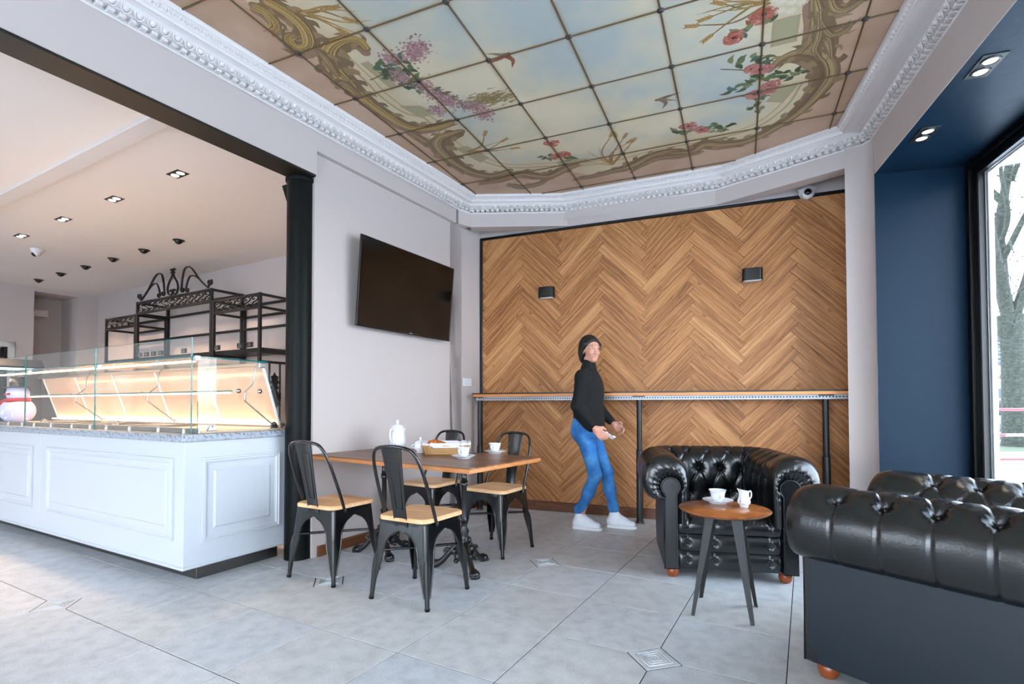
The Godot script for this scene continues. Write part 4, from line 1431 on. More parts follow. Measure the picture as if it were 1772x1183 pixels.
func dome_camera(label: String, at: Vector3, yaw: float, bas: Basis) -> Node3D:
	var o := thing("dome_camera", label, "camera", at, yaw)
	o.basis = o.basis * bas
	var b := Mb.new()
	b.lathe(pv([0.062, 0.0, 0.062, -0.014, 0.056, -0.022, 0.052, -0.034, 0.046, -0.040]), 28)
	part(o, "base", b, M.plastic_white)
	for k in 3:
		var a := TAU * k / 3 + 0.5
		part(o, "lug", bx(Vector3(0.026, 0.016, 0.022), 0.006, Vector3(cos(a) * 0.064, -0.008, sin(a) * 0.064)), M.plastic_white)
		part(o, "screw", Mb.new().ball(Vector3(cos(a) * 0.066, -0.016, sin(a) * 0.066), Vector3(0.004, 0.003, 0.004), 8, 4), M.steel_dull)
	var e := Mb.new()
	e.ball(Vector3(0, -0.046, 0.004), Vector3(0.046, 0.046, 0.046), 24, 16)
	part(o, "eyeball", e, M.plastic_white)
	var face := Mb.new()
	face.lathe(pv([0.0, -0.0475, 0.016, -0.0475, 0.019, -0.044, 0.028, -0.040, 0.030, -0.034]), 24)
	part(o, "lens", face, M.lens_dark, Transform3D(Basis(Vector3(1, 0, 0), -0.85), Vector3(0, -0.046, 0.004)))
	var dots := Mb.new()
	for k in 10:
		var a := TAU * k / 10
		dots.ball(Vector3(cos(a) * 0.023, -0.0425, sin(a) * 0.023), Vector3(0.0028, 0.0018, 0.0028), 6, 4)
	part(o, "infrared_lights", dots, M.steel_dull, Transform3D(Basis(Vector3(1, 0, 0), -0.85), Vector3(0, -0.046, 0.004)))
	return o

# ---------------------------------------------------------------- street
func build_outside():
	var g := Mb.new()
	g.box(Vector3(0, -0.25, 0), Vector3(160, 0.1, 160))
	struct("ground_outside", g, M.pavement)
	var road := Mb.new()
	road.box(Vector3(26, -0.205, -24), Vector3(60, 0.02, 11))
	struct("road_outside", road, M.asphalt)
	var verge := Mb.new()
	verge.prism(rrect(8.0, 3.4, 0.5), 0, 0.05, 0.03)
	solo("grass_verge", "worn strip of grass around the foot of the street tree", "grass", verge, M.grass, Vector3(14.4, -0.2, -14.9)).set_meta("kind", "stuff")
	var kerb := Mb.new()
	for k in 12: kerb.box(Vector3(-5.5 + k * 1.0, 0.04, 0), Vector3(0.985, 0.12, 0.16), 0.015)
	solo("kerb", "pale stone kerb edging the grass outside the window", "kerb", kerb, M.kerb_stone, Vector3(13.0, -0.2, -12.6), -0.05)
	# plane tree: limbs in world metres
	var o := thing("street_tree", "bare mottled street tree outside the window, greenish trunk forking into many branches", "tree", Vector3(14.66, -0.2, -15.0))
	var tr := Mb.new()
	var f := func(px: float, py: float, dz := 0.0) -> Vector3: return Vector3((px - 881.0) * 0.01663 - 14.66, 1.295 + (698.0 - py) * 0.01663, dz)
	tr.tube(crv([f.call(1755, 770) * Vector3(1, 0, 1) + Vector3(0, 0.05, 0), f.call(1755, 740), f.call(1755, 660), f.call(1754, 600), f.call(1752, 545)], 5), PackedFloat32Array(range(21).map(func(k): return 0.33 - 0.08 * sqrt(k / 20.0) + (0.05 if k > 16 else 0.0))), 18)
	part(o, "trunk", tr, M.bark)
	var limbs := [
		[[1750, 560, 0, 1738, 523, 0.1, 1720, 480, 0.3, 1705, 440, 0.4, 1690, 380, 0.5], 0.17, 0.09],
		[[1753, 560, 0, 1751, 500, -0.2, 1754, 440, -0.3, 1752, 388, -0.3, 1757, 335, -0.2, 1763, 240, 0, 1766, 150, 0.2], 0.19, 0.08],
		[[1757, 555, 0, 1764, 490, 0.3, 1770, 430, 0.5, 1776, 360, 0.6, 1784, 280, 0.6], 0.14, 0.08],
		[[1752, 420, -0.3, 1745, 385, 0.1, 1733, 352, 0.3, 1719, 312, 0.4, 1714, 277, 0.5, 1712, 220, 0.6], 0.07, 0.035],
		[[1757, 345, -0.2, 1745, 312, -0.5, 1730, 298, -0.7, 1704, 286, -1.0, 1670, 272, -1.2], 0.10, 0.06],
		[[1760, 310, 0, 1752, 275, 0.4, 1746, 240, 0.6, 1738, 190, 0.8], 0.07, 0.04],
		[[1740, 372, 0.1, 1715, 358, -0.4, 1698, 346, -0.7, 1680, 344, -1.0], 0.05, 0.03],
		[[1752, 275, 0.4, 1734, 258, 0.2, 1722, 236, 0.2, 1716, 200, 0.1], 0.045, 0.025],
		[[1730, 298, -0.7, 1722, 276, -0.8, 1724, 250, -0.8, 1730, 220, -0.8], 0.045, 0.025],
		[[1755, 450, -0.3, 1757, 400, 0.2, 1762, 350, 0.6, 1772, 290, 0.6], 0.09, 0.05],
		[[1739, 575, 0.2, 1728, 565, 0.5, 1716, 550, 0.8, 1708, 530, 1.0], 0.04, 0.02],
		[[1742, 420, 0.2, 1726, 430, 0.5, 1712, 445, 0.8, 1700, 450, 1.0], 0.03, 0.02]]
	for l in limbs:
		var pts := []
		for i in range(0, l[0].size(), 3): pts.append(f.call(l[0][i], l[0][i + 1], l[0][i + 2]))
		var c := crv(pts, 5)
		var rr := PackedFloat32Array()
		for i in c.size(): rr.append(lerpf(l[1], l[2], float(i) / (c.size() - 1)))
		part(o, "branch", rod(c, rr, 9), M.bark)
	var tw := Mb.new()
	var r := RandomNumberGenerator.new(); r.seed = 12
	for k in 420:
		var a: Vector3 = f.call(r.randf_range(1690, 1790), r.randf_range(150, 640), r.randf_range(-1.5, 1.5))
		var d := Vector3(r.randfn(0, 0.6), r.randfn(0.1, 0.35), r.randfn(0, 0.4))
		tw.tube(PackedVector3Array([a, a + d * 0.5 + Vector3(0, 0.06, 0), a + d]), PackedFloat32Array([0.014, 0.009, 0.004]), 4)
		if r.randf() < 0.35: tw.ball(a + d, Vector3(0.025, 0.03, 0.025), 5, 3)
	stuff(part(o, "twigs", tw, M.bark))
	# barrier of red and white rails
	var b := thing("street_barrier", "red and white striped rail barrier in front of the street tree", "barrier", Vector3(8.4, -0.2, -8.2), 0.02)
	for e in [[1.19, -1.5, 1.6, true], [0.79, -1.5, -0.62, true], [0.79, -0.62, 1.0, false], [0.79, 1.0, 1.6, true], [0.41, -1.5, -0.95, false], [0.41, -0.95, 1.0, true], [0.41, 1.0, 1.6, false]]:
		part(b, "rail", rod(PackedVector3Array([Vector3(e[1], e[0], 0), Vector3(e[2], e[0], 0)]), 0.022, 10), M.rail_red if e[3] else M.rail_white)
	for x in [-1.5, 1.6]: part(b, "post", rod(PackedVector3Array([Vector3(x, 0, 0), Vector3(x, 1.25, 0)]), 0.03, 10), M.rail_white)
	# houses across the street
	var h := thing("street_building", "pale building across the street with a cream shop sign and dark windows", "building", Vector3(38, -0.2, -40.0))
	part(h, "wall", bx(Vector3(22, 6.0, 3.0), 0.0, Vector3(3, 3.0, -1.5)), M.facade_pale)
	part(h, "roof", bx(Vector3(22.4, 1.3, 3.4), 0.05, Vector3(3, 6.6, -1.5)), M.roof_slate)
	for k in 6:
		var w := part(h, "window", bx(Vector3(1.3, 1.7, 0.12), 0.01, Vector3(-6.0 + k * 3.0, 5.0, 0.05)), M.facade_dark)
		for j in 4: part(w, "louvre", bx(Vector3(1.2, 0.06, 0.05), 0.0, Vector3(-6.0 + k * 3.0, 4.5 + j * 0.3, 0.13)), M.facade_pale)
	for k in 5: part(h, "shop_window", bx(Vector3(2.6, 2.1, 0.1), 0.01, Vector3(-6.0 + k * 3.2, 1.35, 0.04)), M.facade_dark)
	var sg := part(h, "sign", bx(Vector3(9.0, 0.9, 0.14), 0.02, Vector3(0.2, 3.25, 0.12)), M.sign_cream)
	var tm := TextMesh.new()
	tm.text = "NT'EXPRESS"
	tm.font_size = 64
	tm.pixel_size = 0.0085
	tm.depth = 0.04
	part(sg, "lettering", tm, M.sign_brown, Transform3D(Basis.IDENTITY, Vector3(0.75, 3.33, 0.21)))
	car("dark blue car parked along the street, half hidden by the tree", Vector3(16.9, -0.2, -19.0), 0.15, M.car_navy)
	car("silver car parked farther down the street below the shop sign", Vector3(25.2, -0.2, -27.5), 0.1, M.car_silver)

func car(label: String, at: Vector3, yaw: float, paint: Material):
	var o := thing("parked_car", label, "car", at, yaw)
	var body := Mb.new()
	# lower body and cabin lofted along the length
	var secs := [[-2.1, 0.45, 0.62, 0.70], [-1.95, 0.30, 0.78, 0.82], [-1.0, 0.25, 0.88, 0.86], [0.6, 0.25, 0.92, 0.87], [1.8, 0.28, 0.86, 0.84], [2.1, 0.40, 0.70, 0.72]]
	body.grid(secs.size(), 13, func(i, j):
		var s: Array = secs[i]
		var a = PI * 2.0 * j / 12.0
		var cy: float = (s[1] + s[2]) / 2
		return Vector3(s[0], cy + signf(sin(a)) * pow(absf(sin(a)), 0.5) * (s[2] - s[1]) / 2, signf(cos(a)) * pow(absf(cos(a)), 0.4) * s[3]), 1.0)
	for e in [0, 5]:
		var pts := []
		for j in 12:
			var s: Array = secs[e]
			var a := TAU * j / 12.0
			pts.append(Vector3(s[0], (s[1] + s[2]) / 2 + signf(sin(a)) * pow(absf(sin(a)), 0.5) * (s[2] - s[1]) / 2, signf(cos(a)) * pow(absf(cos(a)), 0.4) * s[3]))
		body.poly(pts, Vector3(-1 if e == 0 else 1, 0, 0))
	part(o, "body", body, paint)
	var cab := Mb.new()
	var base := [[-1.0, 0.75], [1.75, 0.75]]
	cab.prism(pv([-1.05, 0.86, -0.35, 1.36, 0.2, 1.44, 1.0, 1.42, 1.8, 0.88]), -0.66, 0.66, 0.06, "xy")
	part(o, "cabin", cab, M.car_glass)
	part(o, "roof", bx(Vector3(1.3, 0.05, 1.16), 0.02, Vector3(0.35, 1.43, 0)), paint)
	for x in [-1.35, 1.35]:
		for z in [-0.74, 0.74]:
			var w := Mb.new()
			w.lathe(pv([0.0, 0.09, 0.16, 0.09, 0.2, 0.1, 0.30, 0.1, 0.32, 0.07, 0.32, -0.07, 0.30, -0.1, 0.0, -0.1]), 20)
			part(o, "wheel", w, M.tyre, Transform3D(Basis(Vector3(1, 0, 0), PI / 2), Vector3(x, 0.32, z)))

# ---------------------------------------------------------------- serving counter
# a mitred moulding round a rectangle in the xy plane; prof = inset, height pairs
func mould(mb: Mb, x0: float, x1: float, y0: float, y1: float, prof: Array, fill_h = null):
	for i in range(0, prof.size() - 2, 2):
		var a: float = prof[i]
		var ha: float = prof[i + 1]
		var b: float = prof[i + 2]
		var hb: float = prof[i + 3]
		var o := [Vector3(x0 + a, y0 + a, ha), Vector3(x1 - a, y0 + a, ha), Vector3(x1 - a, y1 - a, ha), Vector3(x0 + a, y1 - a, ha)]
		var n := [Vector3(x0 + b, y0 + b, hb), Vector3(x1 - b, y0 + b, hb), Vector3(x1 - b, y1 - b, hb), Vector3(x0 + b, y1 - b, hb)]
		for k in 4:
			var p: Vector3 = o[k]
			var q: Vector3 = o[(k + 1) % 4]
			mb.quad(p, q, n[(k + 1) % 4], n[k], (p + q) / 2 - Vector3(0, 0, 1.0) - (Vector3((x0 + x1) / 2, (y0 + y1) / 2, 0) - (p + q) / 2) * (0.0 if hb >= ha else 0.0))
	if fill_h != null:
		var l: int = prof.size()
		var e: float = prof[l - 2]
		mb.poly([Vector3(x0 + e, y0 + e, prof[l - 1]), Vector3(x1 - e, y0 + e, prof[l - 1]), Vector3(x1 - e, y1 - e, prof[l - 1]), Vector3(x0 + e, y1 - e, prof[l - 1])], Vector3(0, 0, 1))

const PANEL := [0.0, 0.0, 0.001, 0.012, 0.012, 0.014, 0.016, 0.007, 0.026, 0.009, 0.034, 0.003, 0.044, 0.0]
const FIELD := [0.0, 0.0, 0.001, 0.002, 0.012, 0.009]

func build_counter():
	var VF := 1.776
	var names := ["white panelled counter unit at the corner beside the iron column", "white panelled counter unit running off the left edge of the photo"]
	for k in 2:
		var u0: float = [-5.312, -7.75][k]
		var u1: float = [-3.275, -5.316][k]
		var o := thing("counter_cabinet", names[k], "counter", R((u0 + u1) / 2, VF), -PHI, "white counter units")
		var cx := (u0 + u1) / 2
		var w := u1 - u0
		var body := Mb.new()
		body.box(Vector3(0, 0.487, -0.36), Vector3(w, 0.757, 0.72), 0.002)
		body.box(Vector3(0, 0.099, -0.357), Vector3(w + (0.012 if k == 0 else 0.0), 0.022, 0.73), 0.006)
		part(o, "body", body, M.lacquer_white)
		var fp := Mb.new()
		var x0: float = [-5.177, -7.62][k] - cx
		var x1: float = [-3.38, -5.45][k] - cx
		mould(fp, x0, x1, 0.26, 0.762, PANEL)
		var pn := part(o, "front_panel", fp, M.lacquer_white, Transform3D(Basis.IDENTITY, Vector3(0, 0, 0.0005)))
		var fd := Mb.new()
		mould(fd, x0 + 0.075, x1 - 0.075, 0.26 + 0.075, 0.762 - 0.075, FIELD, true)
		part(pn, "raised_field", fd, M.lacquer_white)
		if k == 0:
			var sp := Mb.new()
			mould(sp, 0.106, 0.66, 0.232, 0.76, PANEL)
			var s := part(o, "end_panel", sp, M.lacquer_white, Transform3D(Basis(Vector3.UP, PI / 2), Vector3(w / 2 + 0.0005, 0, 0)))
			var sf := Mb.new()
			mould(sf, 0.106 + 0.075, 0.66 - 0.075, 0.232 + 0.08, 0.76 - 0.08, FIELD, true)
			part(s, "raised_field", sf, M.lacquer_white)
		var pl := Mb.new()
		pl.box(Vector3(-0.027 if k == 0 else 0.0, 0.0445, -0.40), Vector3(w - 0.055 if k == 0 else w, 0.089, 0.575), 0.002)
		part(o, "plinth", pl, M.steel_dull, Transform3D.IDENTITY, "brushed steel plinth")
	var wt := Mb.new()
	rbox(wt, -7.75, -3.252, 1.752, 2.50, 0.866, 0.910, 0.003)
	solo("worktop", "grey veined stone worktop along the white serving counter", "worktop", wt, M.counter_stone, Vector3.ZERO, -PHI)
	# glass guards standing on the front edge
	for k in 3:
		var u1: float = -3.283 - 1.2475 * k
		var o := thing("glass_guard", ["clear upright glass guard at the counter's right corner", "clear upright glass guard in the middle of the counter front", "clear upright glass guard at the left end of the counter front"][k], "glass screen", R(u1 - 0.623, 1.82, 0.911), -PHI, "glass guards on the counter")
		part(o, "pane", bx(Vector3(1.243, 0.594, 0.008), 0.0, Vector3(0, 0.299, 0)), M.glass_pane)
		var e := Mb.new()
		for s in [-1, 1]: e.box(Vector3(s * 0.6225, 0.299, 0), Vector3(0.0022, 0.594, 0.0085))
		e.box(Vector3(0, 0.597, 0), Vector3(1.243, 0.0016, 0.0085))
		part(o, "edge", e, M.glass_edge)
		for x in [-0.5, -0.17, 0.2, 0.5]:
			var p := Mb.new()
			p.lathe(pv([0.0, 0.034, 0.009, 0.033, 0.0105, 0.030, 0.0105, 0.0, 0.0, 0.0]), 14)
			part(o, "standoff", p, M.steel, Transform3D(Basis.IDENTITY, Vector3(x, 0.0, -0.022)))

func build_display_case():
	# u along the counter, v to the back; front glass is the guard, the rear slopes
	var o := thing("display_case", "glass display case lit warm inside, on the white counter", "display case", R(-5.2, 2.15, 0.911), -PHI)
	var X := func(u: float, v: float, y: float) -> Vector3: return Vector3(u + 5.2, y - 0.911, -(v - 2.15))
	var bx2 := func(u0: float, u1: float, v0: float, v1: float, y0: float, y1: float, b := 0.0) -> Mb:
		return bx(Vector3(u1 - u0, y1 - y0, v1 - v0), b, X.call((u0 + u1) / 2, (v0 + v1) / 2, (y0 + y1) / 2))
	var uL := -7.0
	var uR := -3.30
	part(o, "deck", bx2.call(uL, uR, 1.88, 2.47, 0.911, 0.925, 0.002), mat("case_deck", Color(0.80, 0.70, 0.58), 0.4))
	part(o, "deck_lip", bx2.call(uL, uR, 1.875, 1.89, 0.911, 0.945, 0.002), M.steel)
	part(o, "top_glass", bx2.call(uL, -3.285, 1.828, 2.34, 1.386, 1.394), M.glass_pane)
	var te := Mb.new()
	for b in [[uL, -3.285, 1.827, 1.829, 1.3855, 1.3945], [-3.286, -3.2835, 1.828, 2.34, 1.3855, 1.3945]]:
		te.box(X.call((b[0] + b[1]) / 2, (b[2] + b[3]) / 2, (b[4] + b[5]) / 2), Vector3(b[1] - b[0], b[5] - b[4], b[3] - b[2]))
	part(o, "top_edge", te, M.glass_edge)
	part(o, "glass_shelf", bx2.call(uL, -3.31, 2.10, 2.31, 1.180, 1.187), M.glass_pane)
	part(o, "shelf_edge", bx2.call(uL, -3.31, 2.098, 2.10, 1.1795, 1.1875), M.glass_edge)
	var eg := Mb.new()
	eg.prism(PackedVector2Array([Vector2(-1.86 + 2.15, 0.006), Vector2(-2.50 + 2.15, 0.006), Vector2(-2.335 + 2.15, 0.474), Vector2(-1.86 + 2.15, 0.474)]), 0, 0.006, 0.0, "yz")
	part(o, "end_glass", eg, M.glass_pane, Transform3D(Basis.IDENTITY, Vector3(-3.293 + 5.2, 0, 0)))
	var ee := Mb.new()
	ee.box(X.call(-3.290, 1.862, 1.02), Vector3(0.0065, 0.19, 0.002))
	part(o, "end_edge", ee, M.glass_edge)
	# sloping rear doors between bright bars, the strips' warm glow put into their colour
	var milk := mat("glow_tinted_glass", Color(0.94, 0.82, 0.71, 0.42), 0.12)
	milk.transparency = BaseMaterial3D.TRANSPARENCY_ALPHA
	var us := [-3.32, -4.02, -4.75, -5.48, -6.21, -6.94]
	for k in 6:
		var a: Vector3 = X.call(us[k], 2.325, 1.372)
		var b: Vector3 = X.call(us[k], 2.468, 0.935)
		part(o, "rear_bar", rod(PackedVector3Array([a, b]), 0.016, 4, 0.5, Vector3.RIGHT), M.frame_white)
		if k < 5:
			var c: Vector3 = X.call(us[k + 1], 2.325, 1.372)
			var d: Vector3 = X.call(us[k + 1], 2.468, 0.935)
			var m := Mb.new()
			m.quad(a, c, d, b, X.call(us[k], 2.0, 1.1))
			m.quad(a - Vector3(0, 0, 0.006), c - Vector3(0, 0, 0.006), d - Vector3(0, 0, 0.006), b - Vector3(0, 0, 0.006), X.call(us[k], 2.9, 1.1))
			part(o, "rear_door", m, milk)
	part(o, "rear_rail", bx2.call(uL, uR, 2.30, 2.34, 1.362, 1.386, 0.003), M.steel)
	part(o, "rear_sill", bx2.call(uL, uR, 2.455, 2.485, 0.925, 0.945, 0.003), M.steel)
	# warm light strips under the top, the shelf and along the deck
	var led := glow("led_strip", Color(1.0, 0.88, 0.72), 5.0)
	for s in [[1.872, 1.367, 0.016], [2.112, 1.171, 0.010], [2.440, 0.948, 0.012]]:
		part(o, "light_strip", bx2.call(uL, -3.36, s[0] - s[2], s[0] + s[2], s[1] - 0.005, s[1] + 0.005, 0.001), led)
	for k in 3:
		for s in [[1.872, 1.359, Vector3(0, -1, -0.5), 0.75], [2.112, 1.163, Vector3(0, -1, -0.1), 0.4], [2.43, 0.957, Vector3(0, 1, 0.5), 0.5]]:
			var l := AreaLight3D.new()
			l.name = "case_light"
			l.light_color = Color(1.0, 0.88, 0.72)
			l.light_energy = CASE_LIGHT * s[3]
			l.area_size = Vector2(1.15, 0.02)
			l.area_range = 6.0
			l.area_attenuation = 2.0
			l.shadow_enabled = true
			add_child(l, true)
			var at := R(-3.95 - 1.22 * k, s[0], s[1])
			var dr: Vector3 = Basis(Vector3.UP, -PHI) * (s[2] as Vector3).normalized()
			l.look_at_from_position(at, at + dr, R(0, 0.001, 1).normalized())
			var z := -dr
			var x := R(1, 0, 0)
			l.basis = Basis(x, z.cross(x).normalized(), z)
	# bent rods with their shoes, shelf studs, corner clips
	for k in 3:
		var u: float = -3.305 - 1.2475 * k
		var pts := []
		for q in [[2.290, 1.385], [2.262, 1.342], [2.248, 1.236], [2.186, 1.178], [2.184, 1.118], [2.395, 0.952]]: pts.append(X.call(u, q[0], q[1]))
		var path := PackedVector3Array()
		for i in pts.size() - 1:
			for j in 5: path.append(pts[i].lerp(pts[i + 1], j / 5.0))
		path.append(pts[5])
		part(o, "bent_rod", rod(path, 0.0055, 8), M.steel)
		for v in [1.955, 2.40]:
			var sh := Mb.new()
			sh.prism(PackedVector2Array([Vector2(-0.033, 0), Vector2(0.033, 0), Vector2(0.018, 0.036), Vector2(0.006, 0.045), Vector2(-0.006, 0.045), Vector2(-0.018, 0.036)]), -0.007, 0.007, 0.003, "xy")
			sh.ball(Vector3(0, 0.030, 0.008), Vector3(0.007, 0.007, 0.005), 8, 5)
			part(o, "shoe", sh, M.steel, Transform3D(Basis(Vector3.UP, PI / 2), X.call(u + 0.012, v, 0.925)))
		for v in [2.130, 2.286]:
			var st := Mb.new()
			st.lathe(pv([0.0, 0.012, 0.008, 0.011, 0.0155, 0.006, 0.0165, 0.0, 0.0155, -0.006, 0.0, -0.008]), 16)
			part(o, "shelf_stud", st, M.steel, Transform3D(Basis(Vector3(0, 0, 1), -PI / 2), X.call(u + 0.014, v, 1.183)))
		part(o, "clip", bx(Vector3(0.055, 0.034, 0.03), 0.006, X.call(u - 0.005 + (0.03 if k == 0 else 0.0), 1.845, 1.380)), M.clip_clear)
	part(o, "corner_block", bx(Vector3(0.02, 0.035, 0.05), 0.005, X.call(-3.305, 2.31, 1.366)), M.steel)
	# a slab of baked dough cooling on the glass top
	var dg := Mb.new()
	dg.grid(26, 10, func(i, j):
		var x = (i / 25.0 - 0.5) * 0.62
		var z = (j / 9.0 - 0.5) * 0.26
		var e := minf(1.0, minf(minf(i, 25 - i) / 2.0, minf(j, 9 - j) / 1.5))
		return Vector3(x, 0.012 * e + 0.022 * e * (0.8 + 0.2 * sin(i * 1.9) * cos(j * 2.3)), z + 0.008 * sin(i * 0.9)), -1.0)
	dg.box(Vector3(0, 0.004, 0), Vector3(0.60, 0.008, 0.25), 0.002)
	solo("flat_bread", "flat golden slab of baked bread lying on top of the glass case", "bread", dg, M.baked_dough, R(-4.90, 2.10, 1.3945), -PHI)
	# trays with loaves, only faintly seen through the glass
	for k in 3:
		var at := R([-4.35, -5.15, -5.95][k], 2.2, 0.926)
		var tr := Mb.new()
		tr.box(Vector3(0, 0.006, 0), Vector3(0.42, 0.010, 0.30), 0.004)
		tr.tube(crv([Vector3(-0.21, 0.014, -0.15), Vector3(0.21, 0.014, -0.15), Vector3(0.21, 0.014, 0.15), Vector3(-0.21, 0.014, 0.15)], 1, true), 0.005, 6, false, true)
		solo("tray", ["steel tray in the lit case nearest the counter corner", "steel tray in the middle of the lit display case", "steel tray farthest left in the lit display case"][k], "tray", tr, M.steel, at, -PHI, "trays inside the display case")
	# glowing snowman at the left end, behind the last guard
	var s := thing("snowman", "white glittering snowman decoration with red scarf and dark hat behind the glass", "decoration", R(-6.52, 2.0, 0.911), -PHI + 0.5)
	M.snow_white.emission_enabled = true
	M.snow_white.emission = Color(0.45, 0.5, 0.95)
	M.snow_white.emission_energy_multiplier = 0.10
	part(s, "body", Mb.new().ball(Vector3(0, 0.125, 0), Vector3(0.135, 0.125, 0.13), 24, 16), M.snow_white)
	part(s, "head", Mb.new().ball(Vector3(0, 0.285, 0), Vector3(0.088, 0.082, 0.085), 20, 14), M.snow_white)
	var hat := Mb.new()
	hat.lathe(pv([0.0, 0.45, 0.055, 0.447, 0.060, 0.44, 0.062, 0.355, 0.105, 0.352, 0.106, 0.344, 0.0, 0.340]), 24)
	part(s, "hat", hat, M.tag_black)
	var sc := Mb.new()
	sc.tube(crv([Vector3(0.085, 0.225, 0), Vector3(0, 0.222, 0.09), Vector3(-0.085, 0.225, 0), Vector3(0, 0.232, -0.085)], 6, true), 0.022, 8, false, true)
	sc.tube(crv([Vector3(-0.06, 0.22, 0.07), Vector3(-0.10, 0.17, 0.09), Vector3(-0.125, 0.11, 0.095)], 5), 0.020, 6)
	part(s, "scarf", sc, M.scarf_red)
	part(s, "nose", rod(PackedVector3Array([Vector3(0, 0.285, 0.08), Vector3(-0.01, 0.28, 0.13)]), PackedFloat32Array([0.011, 0.002]), 8), M.scarf_red)
	for k in 12:
		var a := rng.randf_range(-1.4, 1.6)
		var hy := rng.randf_range(0.05, 0.2)
		var rad := sqrt(maxf(0.0, 1.0 - pow((hy - 0.125) / 0.125, 2)))
		part(s, "light_bead", Mb.new().ball(Vector3(sin(a) * 0.136 * rad, hy, cos(a) * 0.131 * rad), Vector3(0.005, 0.005, 0.005), 6, 4), glow("bead_light", Color(0.9, 0.93, 1.0), 2.5))
	# dark hood of a machine at the far end of the counter
	var h := thing("machine_hood", "black sloped hood with a pale light strip, at the left end of the counter", "machine", R(-7.55, 2.28, 0.911), -PHI)
	var hb := Mb.new()
	hb.prism(PackedVector2Array([Vector2(-0.19, 0.58), Vector2(0.19, 0.58), Vector2(0.19, 0.60), Vector2(0.10, 0.68), Vector2(-0.19, 0.68)]), -0.20, 0.20, 0.006, "xy")
	part(h, "hood", hb, M.plastic_black)
	part(h, "light_strip", bx(Vector3(0.34, 0.008, 0.32), 0.0, Vector3(0, 0.574, 0)), glow("cool_strip", Color(0.8, 0.95, 1.0), 1.2))
	part(h, "body", bx(Vector3(0.30, 0.56, 0.14), 0.01, Vector3(0, 0.285, -0.12)), M.steel)

const CASE_LIGHT := 0.13

# ---------------------------------------------------------------- iron rack
func spiral(c: Vector2, r0: float, r1: float, a0: float, turns: float, n := 16) -> PackedVector2Array:
	var out := PackedVector2Array()
	for k in n + 1:
		var f := float(k) / n
		var r := lerpf(r0, r1, f)
		out.append(c + Vector2(cos(a0 + turns * TAU * f), sin(a0 + turns * TAU * f)) * r)
	return out

func scroll_bar(mb: Mb, pts: PackedVector2Array, r := 0.008, z := 0.0):
	var p := PackedVector3Array()
	for q in pts: p.append(Vector3(q.x, q.y, z))
	mb.tube(p, r, 6, true, false, 1.6, Vector3.ZERO)

func s_scroll(x: float, y: float, w: float, h: float, flip: float) -> PackedVector2Array:
	var half := pv([0.06, 0.27, 0.13, 0.20, 0.24, 0.25, 0.25, 0.39, 0.10, 0.50, -0.10, 0.46, -0.24, 0.30, -0.16, 0.10, 0.0, 0.0])
	var out := PackedVector2Array()
	for q in half: out.append(Vector2(x + flip * q.x * w, y + q.y * h))
	for k in range(half.size() - 2, -1, -1): out.append(Vector2(x - flip * half[k].x * w, y - half[k].y * h))
	return crv2(out, 3)

